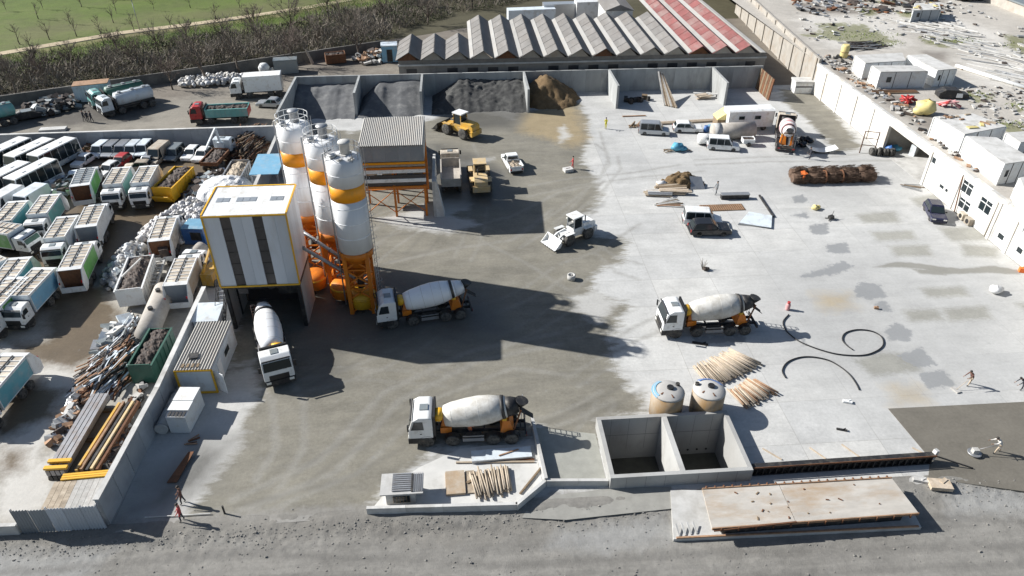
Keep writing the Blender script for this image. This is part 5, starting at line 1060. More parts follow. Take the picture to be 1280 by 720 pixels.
# ---------------------------------------------------------------- people: one continuous skinned body each
def person(label, px, ang, shirt='redcloth', trousers='darkcloth', hat=None, lean=0, stride=.15, arms=((20,15),(20,15)), h=1.75, z=0.0):
    t = thing('person', label, 'person'); s = h/1.75
    hip, sh, neck, head = .92, 1.43, 1.5, 1.63
    ln = R(lean)
    def up(x, y, zz):            # trunk bends forward at the hip
        dz = zz-hip; return (x + math.sin(ln)*dz if dz > 0 else x, y, hip + math.cos(ln)*dz if dz > 0 else zz)
    V = [(0,0,hip)]; E = []; Rr = [.135]
    def ad(p, r, par): V.append(p); Rr.append(r); E.append((par, len(V)-1)); return len(V)-1
    c = ad(up(0,0,1.15), .135, 0); b = ad(up(0,0,1.36), .145, c); n = ad(up(.01,0,1.5), .06, b); hd = ad(up(.03,0,1.58), .085, n); hd2 = ad(up(.03,0,1.70), .085, hd)
    for sd, st in ((1,1),(-1,-1)):
        k = ad((.02,sd*.095,.86), .095, 0); kn = ad((st*stride*.6+.05,sd*.10,.49), .062, k); an = ad((st*stride,sd*.10,.10), .045, kn); ad((st*stride+.14,sd*.11,.05), .04, an)
    hands = []
    for sd, (fw, el) in zip((1,-1), arms):
        a = ad(up(0,sd*.19,1.41), .062, b); f = R(fw)+ln*.3
        e = (V[a][0]+math.sin(f)*.29, sd*.23, V[a][2]-math.cos(f)*.29); ei = ad(e, .045, a); g = f+R(el)
        wv = (e[0]+math.sin(g)*.25, sd*.21, e[2]-math.cos(g)*.25); wi = ad(wv, .03, ei); pm = (wv[0]+math.sin(g)*.09, sd*.205, wv[2]-math.cos(g)*.09); ad(pm, .036, wi); hands.append((pm, g, sd))
    me = bpy.data.meshes.new('body'); me.from_pydata(V, E, []); o = bpy.data.objects.new('body', me); col.objects.link(o)
    md = o.modifiers.new('skin', 'SKIN'); o.modifiers.new('sub', 'SUBSURF').levels = 1
    for i, sv in enumerate(me.skin_vertices[0].data): sv.radius = (Rr[i]*(.85 if i < 3 else 1), Rr[i]); sv.use_root = (i == 0)
    dg = bpy.context.evaluated_depsgraph_get(); me2 = bpy.data.meshes.new_from_object(o.evaluated_get(dg)); bpy.data.objects.remove(o); me2.name = 'body'
    me2.materials.clear()
    for m_ in ('skin', trousers, shirt, 'black'): me2.materials.append(MT[m_])
    hv = Vector(V[hd])
    for p in me2.polygons:
        q = p.center; mi = 2
        if q.z < .13: mi = 3
        elif q.z < .93 and min((q-Vector(hd_[0])).length for hd_ in hands) > .30 and abs(q.y) < .2: mi = 1
        if (q-Vector(V[hd2])).length < .2 and (q-Vector(V[b])).length > .15: mi = 0
        if min((q-Vector(hd_[0])).length for hd_ in hands) < .10: mi = 0
        p.material_index = mi; p.use_smooth = True
    ob('body', me2, t)
    # fingers, thumb, face, hair, cap
    f = MB()
    for pm, g, sd in hands:
        P = Vector(pm); d = Vector((math.sin(g),0,-math.cos(g))); u = Vector((math.cos(g),0,math.sin(g)))
        for k, l in enumerate((.07,.085,.08,.06)): r0 = P+u*(.03-.02*k)+d*.02; f.tube([r0, r0+d*l*.55, r0+d*l*.9+Vector((0,-sd*.025,0))], [.010,.009,.007], 4)
        r0 = P+u*.03-d*.01; f.tube([r0, r0+u*.03+d*.03, r0+u*.035+d*.06], [.011,.01,.008], 4)
    f.build('hands', MT['skin'], t)
    hc = Vector(V[hd2]); fw_ = Vector((math.cos(ln),0,-math.sin(ln))); uu = Vector((math.sin(ln),0,math.cos(ln)))
    g = MB(); g.obox(hc+fw_*.10-uu*.02, (.035,.025,.045), 0, ln); [g.obox(hc-Vector((0,s_*.095,0))-uu*.01, (.04,.02,.06), 0, ln) for s_ in (-1,1)]; fc = g.build('face', MT['skin'], t)
    g = MB(); [g.obox(hc+fw_*.092+Vector((0,s_*.03,0))+uu*.015, (.012,.02,.012), 0, ln) for s_ in (-1,1)]; g.obox(hc+fw_*.092-uu*.055, (.012,.045,.01), 0, ln); g.build('eyes_and_mouth', MT['hair'], fc)
    MB().lathe([(-.01,.105),(.04,.108),(.085,.085),(.115,.03)], hc-fw_*.015+uu*.02, uu, 12).build('cap' if hat else 'hair', MT[hat] if hat else MT['hair'], t)
    p = at(*px); t.location = (p.x,p.y,z); t.rotation_euler = (0,0,R(ang)); t.scale = (s,)*3
    return t
person('worker in an orange vest standing by the wheels of a mixer truck', (588,548), 70, 'orangevest', 'greycloth', 'whitecloth', arms=((50,50),(30,30)), z=.02)
person('person in a brown top near the near left corner, upper of two walkers', (230,629), 200, 'browncloth', 'darkcloth', stride=.13)
person('person in a red top near the near left corner, lower of two walkers', (229,651), 195, 'redcloth', 'darkcloth', stride=.1)
person('person all in red standing beside a grey block in the yard', (716,211), 180, 'redcloth', 'redcloth', arms=((40,30),(20,10)))
person('person in hi vis yellow on the pale floor below the empty storage bay', (757,161), 250, 'yellowcloth', 'yellowcloth', arms=((60,40),(60,40)), h=1.7)
person('person in grey clothes standing by the brown mat and the grey sheets', (895,243), 200, 'greycloth', 'greycloth')
person('person in dark clothes standing next to the curved white sheet', (1012,199), 190, 'darkcloth', 'darkcloth', lean=12)
person('worker in pale clothes pushing the power trowel on the fresh concrete', (1246,566), 178, 'whitecloth', 'beigecloth', None, lean=38, stride=.28, arms=((50,25),(50,25)), z=.03)
person('worker in a dark red top bending over a hand tool by the grey puddles', (1211,481), 195, 'browncloth', 'beigecloth', None, lean=32, stride=.25, arms=((45,25),(35,25)))
person('worker in dark clothes crouching at the right edge near the grey puddles', (1277,487), 180, 'darkcloth', 'darkcloth', lean=50, h=1.6)
for i, (px, lb) in enumerate([((106,152),'left of three men in dark clothes talking by the tanker trucks'),((111,153),'middle of three men in dark clothes talking by the tanker trucks'),((116,153),'right of three men in dark clothes talking by the tanker trucks')]):
    person(lb, px, (0,120,180)[i], 'darkcloth', 'darkcloth')

# ---------------------------------------------------------------- loose things in the yard
def pt(px, z=0): p = at(*px); return (p.x, p.y, z)
t = thing('power_trowel', 'power trowel machine resting on the wet fresh concrete in front of the worker', 'power trowel', pt((1217,568),.03), R(175))
MB().lathe([(.12,.48),(.16,.5),(.2,.48)], (0,0,0), (0,0,1), 14).build('guard_ring', MT['galv'], t); MB().box(-.2,-.18,.2,.22,.18,.55).build('engine', MT['haz'], t)
for k in range(4): MB().obox((math.cos(k*math.pi/2)*.25,math.sin(k*math.pi/2)*.25,.06),(.42,.16,.02),k*math.pi/2).build('blade', MT['steel'], t)
MB().tube([(-.15,0,.5),(-1.0,0,.85),(-1.5,0,.95)],.025).bar((-1.5,-.3,.95),(-1.5,.3,.95),.04,.04).build('handle', MT['steel'], t)
t = thing('float_tool', 'hand float with a long handle pushed by the bending worker', 'float', pt((1195,488)), R(15)); MB().box(-.25,-.35,.0,.15,.35,.12).build('blade', MT['haz'], t); MB().tube([(0,0,.12),(.8,.05,.65),(1.35,.1,1.0)],.02).build('handle', MT['woodpale'], t)
t = thing('gas_bottle', 'red gas bottle standing on the pale floor above the loop of hose', 'gas bottle', pt((984,387)))
MB().lathe([(0,.2),(.06,.22),(.6,.22),(.74,.12),(.8,.06)], (0,0,0), (0,0,1), 14).build('bottle', MT['pink'], t); MB().lathe([(.74,.15),(.92,.15)], (0,0,0), (0,0,1), 12).build('valve_guard', MT['red'], t)
def hose(label, px, r=.058):
    P = [at(x, y, .08) for x, y in px]; Q = []
    for i in range(len(P)-1):
        p0, p1, p2, p3 = P[max(i-1,0)], P[i], P[i+1], P[min(i+2,len(P)-1)]
        for k in range(6): u = k/6; Q.append(.5*((2*p1)+(p2-p0)*u+(2*p0-5*p1+4*p2-p3)*u*u+(3*p1-p0-3*p2+p3)*u**3))
    Q.append(P[-1]); tag(MB().tube(Q, r, 7).build('hose', MT['hose']), label, 'hose')
hose('black hose lying in an open loop on the pale floor below the red bottle', [(986,393),(979,402),(982,412),(990,420),(1002,428),(1025,437),(1050,443),(1078,444),(1095,439),(1104,431),(1102,421),(1090,414),(1072,412),(1057,416),(1053,424),(1058,431),(1066,437)])
hose('black hose lying in a half arc below the loop of hose', [(982,472),(978,463),(984,453),(998,447),(1015,446),(1035,450),(1050,458),(1062,468),(1070,479),(1074,487)])
t = thing('white_sack', 'lumpy white plastic sack standing alone on the pale floor near the right edge', 'sack', pt((1243,366)), .2)
def lump(n, mt, par, c, r, seed, name='sack', sq=.7):
    g = MB(); rs = random.Random(seed); V = []; 
    for i in range(6):
        ph = math.pi*i/5
        for k in range(9): a = 2*math.pi*k/9; q = r*(1+rs.uniform(-.22,.22)); V.append((c[0]+math.sin(ph)*math.cos(a)*q*1.1, c[1]+math.sin(ph)*math.sin(a)*q, c[2]+(1-math.cos(ph))*q*sq))
    F = [(i*9+k, i*9+(k+1)%9, (i+1)*9+(k+1)%9, (i+1)*9+k) for i in range(5) for k in range(9)]
    return MB().add(V, F, True).build(name, MT[mt], par)
lump(1,'tarp',t,(0,0,0),.55,3); lump(1,'tarp',t,(.5,.1,0),.42,5)
t = thing('cement_ring', 'small concrete pipe ring standing on the edge of the mud near the shadow tip', 'pipe ring', pt((714,349)))
n = 16; MB().lathe([(0,.42),(.55,.42),(.55,.28),(.02,.28)], (0,0,0), (0,0,1), n).build('ring', MT['conpale'], t); MB().cyl((0,0,.02),(0,0,.05),.27,n=n).build('ring_base', MT['dark'], t)
t = thing('concrete_block', 'grey concrete block on the floor beside the person in red', 'block', pt((710,214)), .3); MB().obox((0,0,.22),(1.2,.9,.4)).build('block', MT['conpale'], t); MB().bar((-.3,0,.42),(.3,0,.42),.05,.1).build('lifting_eye', MT['rust'], t)
t = thing('dry_plant', 'dry bushy sprig standing alone on the pale floor above the mixer truck', 'plant', pt((878,337)))
g = MB()
for k in range(14): a = random.uniform(0,6.28); g.tube([(0,0,0),(math.cos(a)*.2,math.sin(a)*.2,.5),(math.cos(a)*.45,math.sin(a)*.45,random.uniform(.6,1.2))],[.03,.02,.008],4)
g.build('stem', MT['twig'], t); lump(1,'scrapdark',t,(.3,-.1,0),.35,9,'root_ball',.5)
t = thing('sponge_sack', 'ochre yellow sack on the pale floor below the brown bundle', 'sack', pt((1018,262)), .3); lump(1,'yellowtarp',t,(0,0,0),.4,12); lump(1,'yellowtarp',t,(.5,0,0),.3,13)
t = thing('trowel_machine', 'small dark machine frame on the pale floor right of the ochre sack', 'machine', pt((1038,274)), .4)
MB().obox((0,0,.3),(.6,.4,.35)).build('engine', MT['dark'], t); MB().bar((-.6,-.3,.1),(.6,.3,.15),.1,.06).bar((-.5,.4,.1),(.5,-.4,.12),.1,.06).build('skid', MT['dark'], t); MB().tube([(.1,0,.5),(.5,.2,.9)],.03).build('handle', MT['dark'], t)
t = thing('rebar_bundle', 'long bristling bundle of rusty brown rebar mesh rolls with an orange cloth on it', 'rebar bundle', pt((1037,226)), R(-1)); t.scale = (1.04,1.1,1.15)
def roll(x0, x1, z, y, r, seed):
    rs = random.Random(seed); g = MB(); L_ = x1-x0
    g.cyl((x0+.2,y,z),(x1-.2,y,z),r*.72,n=12)
    for k in range(330):
        a = rs.uniform(0,6.28); rr = r*rs.uniform(.7,1.05); x = rs.uniform(x0,x1-.9); b = a+rs.uniform(-.35,.35); r2 = r*rs.uniform(.8,1.12)
        g.add([(x,y+math.cos(a)*rr,z+math.sin(a)*rr),(x+rs.uniform(.5,1.1),y+math.cos(b)*r2,z+math.sin(b)*r2),(x+rs.uniform(.5,1.1),y+math.cos(b+.06)*r2,z+math.sin(b+.06)*r2)],[(0,1,2)])
    return g.build('mesh_roll', MT['brush'], t, fix=False)
for k in range(5): roll(-5.2+k*2.1, -5.2+(k+1)*2.1+.25, .62, -.35, .68, k); roll(-5.0+k*2.1, -5.0+(k+1)*2.1+.25, .70, .75, .74, k+20)
for x in (-1.0,1.1): MB().lathe([(-.05,.78),(.05,.78)],(x,-.3,.65),(1,0,0),14).build('binding_wire', MT['rust'], t)
g = MB(); [g.slab([(-4.2,-.7,1.18),(-3.7+.2*k,-.9+.1*k,1.22),(-3.6,-.35+.1*k,1.42),(-4.1,-.3,1.38)],.03) for k in range(3)]; g.obox((-3.9,-.95,.9),(.25,.05,.5),.2,.2); tag(g.build('orange_cloth', MT['orangecloth'], t), 'bright orange cloth')

def planks(name, label, cat, px, ang, n, L_, wd, spread, mats, seed, layers=1, z0=.02, fan=0, round_=False):
    rs = random.Random(seed); t = thing(name, label, cat, pt(px), R(ang))
    for l in range(layers):
        for k in range(n):
            y = (k-(n-1)/2)*spread + rs.uniform(-.05,.05); LL = L_*rs.uniform(.72,1.0); a = rs.uniform(-.06,.06) + fan*(k/(n-1)-.5)
            d = Vector((math.cos(a),math.sin(a),0))*LL/2; c = Vector((rs.uniform(-.25,.25), y, z0+wd*.5+l*wd*.95+rs.uniform(0,.05)))
            g = MB()
            if round_: g.cyl(c-d, c+d+Vector((0,0,rs.uniform(0,.12))), wd*.55, wd*.45, 7)
            else: g.bar(c-d, c+d, wd*rs.uniform(.9,1.6), wd*.6)
            g.build('plank' if not round_ else 'pole', MT[rs.choice(mats)], t)
    return t
planks('pole_stack','upper stack of pale wooden props spread on the floor below the right mixer truck','pole stack',(905,461),118,34,3.1,.13,.155,['woodpale','woodpale','wood'],1,2,fan=-.55,round_=True)
planks('pole_stack','lower smaller stack of pale wooden props beside the round tanks','pole stack',(938,492),118,20,2.4,.13,.16,['woodpale','wood','rustlight'],2,2,fan=-.35,round_=True)
planks('pole_stack','stack of weathered props lying side by side on the kerbed platform','pole stack',(614,604),98,17,2.5,.14,.165,['woodpale','wood','wood'],3,2,fan=.14,round_=True)
t = thing('plywood_stack','brown plywood sheets stacked on the kerbed platform left of the props','plywood stack',pt((570,605)),R(2))
for k in range(3): MB().box(-.75+.02*k,-1.05,.03+k*.07,.65,1.05,.09+k*.07).build('sheet', MT['ply'], t)
MB().box(.72,-1.0,.03,1.35,1.05,.12).build('sheet', MT['wood'], t); MB().obox((1.0,0,.16),(.5,.2,.06),.5).build('offcut', MT['wooddark'], t)
for i,(a,b,c,lb) in enumerate([((610,575),(668,575),'rust','thin rusty bar lying along the platform behind the stacked props'),((570,579),(668,578),'wood','long timber board lying along the platform behind the plywood'),((592,571),(640,566),'galv','pale steel channel by the wheels of the standing mixer truck')]): tag(MB().bar(at(*a)+Vector((0,0,.08)),at(*b)+Vector((0,0,.08)),.14,.1).build('loose_bar',MT[c]),lb,'bar')
tag(MB().bar(at(650,618)+Vector((0,0,.08)),at(676,586)+Vector((0,0,.1)),.12,.12).build('loose_bar',MT['wooddark']),'dark square timber leaning along the angled kerb wall','bar')
t = thing('steel_shutter','pale blue steel shutter panel lying by the rear wheels of the standing mixer truck','panel',pt((626,569)),R(2)); MB().box(-2.2,-.6,.1,2.3,.5,.2).build('sheet',MT['bluewhite'],t); MB().box(-2.2,-.66,.02,2.3,-.6,.28).build('edge',MT['galv'],t); MB().obox((.6,0,.24),(1.6,.1,.05),.3).build('bracing',MT['rustlight'],t)
# small block house on the platform
t = thing('guard_box','small white concrete box with a barred window and slatted roof on the platform','guard box',pt((502,622)))
MB().box(-1.0,-.55,0,1.0,.9,1.15).build('wall',MT['conpale'],t); MB().box(-1.35,-.75,1.16,1.6,1.15,1.26).build('roof_slab',MT['conpale'],t)
w_=MB().box(-.5,-.6,.2,.65,-.56,.85).build('window',MT['glass'],t); g=MB(); [g.box(-.5+k*.23,-.63,.2,-.47+k*.23,-.6,.85) for k in range(6)]; g.build('bars',MT['wooddark'],w_)
for k in range(9): MB().box(-.55,-.5+k*.18,1.27,.75,-.40+k*.18,1.36).build('roof_slat',MT['galv'],t)
for k in range(5): MB().box(.95+k*.14,-.6,1.27,1.0+k*.14,1.0,1.33).build('roof_rod',MT['galv'],t)
MB().box(.78,-.6,1.27,.9,1.0,1.34).build('roof_channel',MT['dark'],t)

# timber and scrap heaps in the upper right of the yard
planks('timber_pile','pile of boards and old timber beside the brown brushwood heap','timber pile',(838,238),4,7,4.2,.3,.42,['wood','conpale','woodpale','wooddark'],7,2,fan=.35)
planks('timber_pile','long pale board ends stacked at the left of the brown rubble heap','timber pile',(822,243),-4,5,3.4,.22,.3,['conpale','wood','galv'],19,2,fan=.2)
planks('timber_pile','scattered red brown battens below the pile of boards','timber pile',(835,255),10,9,3.6,.1,.2,['wooddark','rustlight','conpale'],8,1,fan=.7)
tag(heap('brushwood_heap','x','scrap heap',*pt((852,230))[:2],3.2,1.7,1.3,MT['brownsand'],41,rough=.7),'brown heap of rubble and roots behind the pile of boards')
t=thing('scrap_sheet','grey metal sheet leaning against the right end of the brown rubble heap','panel',pt((870,234)),.1); MB().slab([(-.9,-.5,.02),(.9,-.7,.02),(.7,.4,1.2),(-.8,.6,1.3)],.05).build('sheet',MT['galv'],t)
t=thing('white_drum','white round drum lying at the left of the brown rubble heap','drum',pt((826,234))); MB().cyl((-.5,0,.4),(.5,.2,.4),.4,n=12).build('drum',MT['tarp'],t)
t=thing('brown_mat','brown rectangular grid mat lying on the pale floor','mat',pt((903,260)),0)
MB().box(-2.6,-.75,.01,2.6,.75,.05).build('sheet',MT['wooddark'],t)
g=MB(); [g.box(-2.58+k*.26,-.74,.052,-2.52+k*.26,.74,.13) for k in range(20)]; [g.box(-2.6,-.7+k*.28,.054,2.6,-.66+k*.28,.10) for k in range(6)]; g.build('grid_bar',MT['rustlight'],t)
t=thing('steel_beam','dark steel box beam lying behind the brown mat','beam',pt((918,248)),R(-1)); MB().box(-1.7,-.3,0,1.7,.3,.6).build('beam',MT['dark'],t); MB().box(-1.75,-.35,.6,1.75,.35,.68).build('top_flange',MT['galv'],t)
t=thing('sheet_stack','flat grey sheets with a dark edge lying to the right of the brown mat','sheet stack',pt((945,274)))
for k in range(3): MB().slab([tuple(at(922+k,281-k,.03+.07*k)-at(945,274)),tuple(at(964,285,.03+.07*k)-at(945,274)),tuple(at(965,270,.03+.07*k)-at(945,274)),tuple(at(936,265,.03+.07*k)-at(945,274))],.06).build('sheet',MT['galv'] if k<2 else MT['bluewhite'],t)
tag(MB().bar(at(949,245)+Vector((0,0,.1)),at(967,272)+Vector((0,0,.1)),.2,.2).build('loose_bar',MT['dark']),'dark steel bar lying right of the grey sheets','bar')
t=thing('tarp_heap','bright blue tarpaulin thrown over a heap beside the silver van','tarpaulin heap',pt((846,188)))
lump(1,'bluetarp',t,(0,0,0),.85,31,'tarpaulin',.6); lump(1,'bluetarp',t,(.8,-.1,0),.6,32,'tarpaulin',.5); planks_=MB(); [planks_.bar((random.uniform(-2,2),random.uniform(-.8,.4),.1),(random.uniform(-2,2),random.uniform(-.8,.4),.3),.12,.08) for _ in range(10)]; planks_.build('scrap_timber',MT['wooddark'],t)
t=thing('timber_beam','long timber beams lying in front of the empty storage bays','timber',pt((868,153)),R(4)); [MB().box(-6+k*.3,-.3+k*.3,.02,5+k*.5,-.1+k*.3,.25).build('beam',MT['woodpale' if k else 'wood'],t) for k in range(3)]
tag(MB().bar(at(778,146)+Vector((0,0,.08)),at(807,145)+Vector((0,0,.08)),.2,.14).build('loose_bar',MT['rustlight']),'rust brown bar lying alone in front of the second empty bay','bar')
t=thing('scrap_timber','reddish broken timber behind the silver van','timber',pt((795,158))); [MB().bar((random.uniform(-1.2,1.2),random.uniform(-.7,.7),.1),(random.uniform(-1.2,3),random.uniform(-.5,1.2),random.uniform(.2,.7)),.15,.1).build('board',MT[random.choice(['rustlight','wooddark'])],t) for _ in range(12)]
t=thing('steel_tank','long weathered steel tank lying beside the white site cabin','tank',pt((918,173)),R(2))
MB().lathe([(0,.3),(.15,1.15),(6.2,1.15),(6.4,.3)],(-3.6,0,1.2),(1,0,0),22).build('shell',MT['oldtank'],t); MB().lathe([(0,1.16),(1.1,1.16)],(-3.45,0,1.2),(1,0,0),22).build('end_band',MT['conpale'],t)
for x in (-2.4,1.8): MB().box(x-.15,-.9,0,x+.15,.9,.5).build('cradle',MT['dark'],t)
t=thing('white_tank','short white tank lying between the two white cars','tank',pt((880,180)),R(-3)); MB().lathe([(0,.2),(.1,.75),(1.9,.75),(2.0,.2)],(-1,0,.78),(1,0,0),18).build('shell',MT['roofwhite'],t); MB().box(-.7,-.5,0,.7,.5,.2).build('cradle',MT['dark'],t)
t=thing('blue_barrel','blue plastic barrel between the station wagon and the steel tank','barrel',pt((882,165))); MB().lathe([(0,.3),(.3,.36),(.6,.36),(.95,.3)],(0,0,0),(0,0,1),14).build('barrel',MT['blue'],t); MB().lathe([(0,.3),(.9,.3)],(.6,.4,0),(0,0,1),12).build('barrel',MT['skyblue'],t)
t=thing('site_cabin','long white site cabin on wheels with two dark windows','cabin',pt((932,160)),R(1))
MB().box(-3.3,-1.2,.6,3.4,1.2,3.0).build('wall',MT['roofwhite'],t); MB().ext([(-1.3,3.0),(-1.0,3.16),(1.0,3.16),(1.3,3.0)],'x',-3.4,3.5).build('roof',MT['white'],t)
for x in (-1.4,1.0):
    q=MB().box(x-.5,-1.25,1.75,x+.5,-1.2,2.4).build('window',MT['white'],t); MB().box(x-.43,-1.27,1.82,x+.43,-1.251,2.33).build('pane',MT['glass'],q)
for x in (-2.2,2.2):
    for s in (-1,1): wheel(t,x,s*1.05,.4,.25)
MB().box(3.41,-1.1,.6,3.5,1.1,2.9).build('end_panel',MT['rustlight'],t)
t=thing('yellow_cover','pale yellow tarpaulin tent at the left end of the white site cabin','tarpaulin',pt((903,158))); MB().ext([(-1.3,1.4),(-1.3,1.5),(.1,2.5),(1.3,1.9),(1.3,1.4)],'y',-1.0,1.2).build('tarpaulin',MT['yellowtarp'],t); MB().box(-1.2,-.9,.02,1.2,1.1,1.38).build('base_crate',MT['wooddark'],t)
t=thing('small_trailer','small white box trailer in front of the steel tank','trailer',pt((934,181)),R(-4)); tub(t,-.8,.8,.6,.4,1.0,'white','scrapdark'); [wheel(t,0,s*.7,.3,.18) for s in (-1,1)]
t=thing('curved_sheet','large curved white sheet lying on the floor next to the person in dark clothes','curved sheet',pt((1026,190)),R(-4))
g=MB(); a=[(-2.0+4.0*k/8,.25+.5*((k-4)/4)**2) for k in range(9)]; g.ext(a+[(x,z+.06) for x,z in reversed(a)],'y',-.7,.7); g.build('sheet',MT['roofwhite'],t); MB().box(-1,-.5,.02,1,.5,.24).build('support',MT['dark'],t)
t=thing('black_tarp_heap','black sheeted heap of gear between the striped mixer truck and the curved sheet','tarpaulin heap',pt((1003,180)),.3); [lump(1,'darkcar',t,(random.uniform(-1.5,1.5),random.uniform(-1.2,1.2),0),random.uniform(.5,.9),50+k,'tarpaulin',.6) for k in range(6)]
t=thing('upright_rack','rusty upright steel frame standing beside the white wall opening','frame',pt((1083,192)),R(-20)); [MB().box(x-.06,-.06,0,x+.06,.06,3.2).build('post',MT['rust'],t) for x in (-.9,.9)]; [MB().bar((-.9,0,z),(.9,0,z),.08,.08).build('rail',MT['rust'],t) for z in (1.2,2.2,3.15)]
t=thing('tyre_stack','heap of old tyres lying by the opening in the white building','tyre heap',pt((1100,194)))
for k in range(8): ob('tyre',shared(('tyre',.52,.34),lambda:None),t,(-1.2+.4*k,random.uniform(-.3,.3),.5),R(80+random.uniform(-15,15)))
t=thing('blue_tarp_gear','blue covered gear behind the old tyres in the building opening','gear',pt((1112,190))); lump(1,'blue',t,(0,0,0),.7,71,'tarpaulin',.7); lump(1,'bluetarp',t,(1.0,.3,0),.6,72,'tarpaulin',.7)
t=thing('white_cabinet','pale cabinet leaning in the mouth of the building opening','cabinet',pt((1141,193)),R(40)); MB().box(-.7,-.35,0,.7,.35,1.5).build('body',MT['bluewhite'],t); MB().box(-.66,-.38,.1,.66,-.352,1.4).build('door',MT['white'],t)
planks('scrap_bars','loose bars leaning at the corner of the white building behind the navy car','bars',(1140,234),-30,5,2.6,.1,.3,['wooddark','galv'],17,1,fan=.6)
t=thing('timber_shutters','tall timber shutter panels leaning in the empty storage bay','timber panels',pt((836,128)),0)
for k in range(6): MB().slab([(-1.2+k*.32,-1.4-.25*k,.05),(-.95+k*.32,-1.4-.25*k,.05),(-.9+k*.14,4.5,3.5-.08*k),(-1.1+k*.14,4.5,3.5-.08*k)],.14).build('panel',MT[['haz','wooddark','wood'][k%3]],t)
t=thing('bay_clutter','dark clutter in the shade of the bay left of the leaning timber panels','clutter',pt((795,126))); [MB().obox((random.uniform(-2,2),random.uniform(-1.2,1.2),.35),(random.uniform(.3,1.2),random.uniform(.3,.8),.7),random.uniform(0,3)).build('crate',MT[random.choice(['scrapdark','dark','wooddark'])],t) for _ in range(9)]
t=thing('plank_heap','flat timber boards lying in the bay right of the leaning panels','timber',pt((882,122))); [MB().obox((random.uniform(-1.2,1.2),random.uniform(-1.5,1.5),.1+.08*k),(2.2,.5,.08),random.uniform(-.4,.4)).build('board',MT[random.choice(['wood','woodpale','conpale'])],t) for k in range(8)]
t=thing('timber_stockade','weathered timber stockade panels at the right end of the storage bays','panels',pt((958,118)),0)
for k in range(8): MB().slab([(-.8,-2.8+k*.75,0),(-.8,-2.15+k*.75,0),(-.45,-2.15+k*.75,3.4),(-.45,-2.8+k*.75,3.4)],.16).build('panel',MT['wooddark' if k%2 else 'rust'],t)
t=thing('white_cabinet','small white utility box with an overhanging lid beside the white building','cabin',pt((1001,114)),R(-4)); MB().box(-1.5,-1.1,0,1.4,1.1,1.7).build('body',MT['roofwhite'],t); MB().box(-1.6,-1.2,1.72,1.5,1.2,2.0).build('lid',MT['conpale'],t); MB().box(-1.4,-1.12,1.0,1.3,-1.101,1.2).build('slot',MT['dark'],t)
for i,(px,m_,lb,sz) in enumerate([((1174,608),'woodpale','pale wooden crate lid lying near the end of the black rail',(1.5,.9,.3)),((1150,602),'conpale','pale broken concrete pieces at the end of the black rail',(1.0,.3,.2)),((1059,503),'white','white rag and tool left on the pale slab',(.7,.3,.15)),((1052,538),'dark','short black pipe piece on the pale slab',(.8,.14,.12)),((875,430),'dark','flat black mat in the shadow of the right mixer truck',(1.4,.3,.06)),((1095,386),'rustlight','small reddish brick left by a grey puddle',(.4,.25,.2)),((1276,340),'orangecloth','small orange object at the right edge by the wall',(.5,.4,.5))]):
    t=thing('loose_piece',lb,'debris',pt(px),R(-20 if i else -10)); MB().obox((0,0,sz[2]/2+.03),sz).build('piece',MT[m_],t); MB().obox((sz[0]*.2,sz[1]*.3,sz[2]+.06),(sz[0]*.4,sz[1]*.3,.06),.7).build('scrap',MT[m_],t)
# ---------------------------------------------------------------- left side: containers, scrap, steel
t=thing('site_office','container office with a ribbed pale roof and yellow edged end wall beside the panel wall','container',(-22.5,45.9,0),R(-1))
MB().box(-1.45,.06,.1,1.45,6.3,2.5).build('wall',MT['bluewhite'],t)
n=13; pr=[]
for i in range(n*2+1): pr.append((-1.52+3.04*i/(2*n),.10*(i%2)))
vs=[(x,-.02,2.55+z) for x,z in pr]+[(x,6.4,2.6+z) for x,z in pr]; k=len(pr)
MB().add(vs,[(i,i+1,k+i+1,k+i) for i in range(k-1)]).build('roof_sheet',MT['corr'],t,fix=False)
for a,b in (((-1.45,0,0.1),(-1.45,0,2.5)),((1.45,0,.1),(1.45,0,2.5)),((-1.5,0,2.48),(1.5,0,2.48)),((-1.5,0,.12),(1.5,0,.12))): MB().bar(a,b,.14,.14).build('yellow_trim',MT['yellow'],t)
MB().obox((-.35,1.6,2.72),(.7,.7,.12),.2).build('roof_hatch',MT['dark'],t); [MB().box(-1.0+k*.4,.25,2.62,-.8+k*.4,.7,2.68).build('roof_patch',MT['wooddark'],t) for k in range(4)]
MB().box(1.46,1.2,.15,1.5,2.1,2.1).build('door',MT['white'],t); MB().slab([(1.47,.3,.2),(2.4,-.3,.2),(2.4,-.3,2.2),(1.47,.3,2.2)],.06).build('open_door',MT['white'],t)
q=MB().box(1.46,3,1.1,1.5,4.4,1.9).build('window',MT['white'],t); MB().box(1.505,3.1,1.2,1.51,4.3,1.8).build('pane',MT['glass'],q)
t=thing('white_bin_cabin','white twin roofed steel box standing on its own in front of the container office','box',(-22.6,42.9,0),R(-5))
MB().box(-.75,-1.5,.05,.75,1.6,1.75).build('body',MT['roofwhite'],t); MB().box(-.8,.15,1.76,.8,1.65,1.95).build('lid',MT['roofwhite'],t); MB().box(-.8,-.9,1.76,.8,.12,1.9).build('lid',MT['roofwhite'],t); [MB().box(-.65+k*.28,-1.45,1.76,-.45+k*.28,-.95,1.8).build('vent',MT['dark'],t) for k in range(5)]
t=thing('white_pipe','wide white pipe section lying between the panel wall and the twin roofed box','pipe',(-24.1,43.2,0)); MB().cyl((0,-1.8,.5),(.15,2.2,.5),.5,n=18).build('pipe',MT['conpale'],t)
g=MB(); [g.lathe([(0,.53),(.06,.53)],(0,y,.5),(0,1,0),18) for y in (-1.7,.2,2.0)]; g.build('pipe_band',MT['galv'],t)
t=thing('cement_tank','long old cement dusted tank lying on its side beside the panel wall','tank',(-29.0,57.4,0),0)
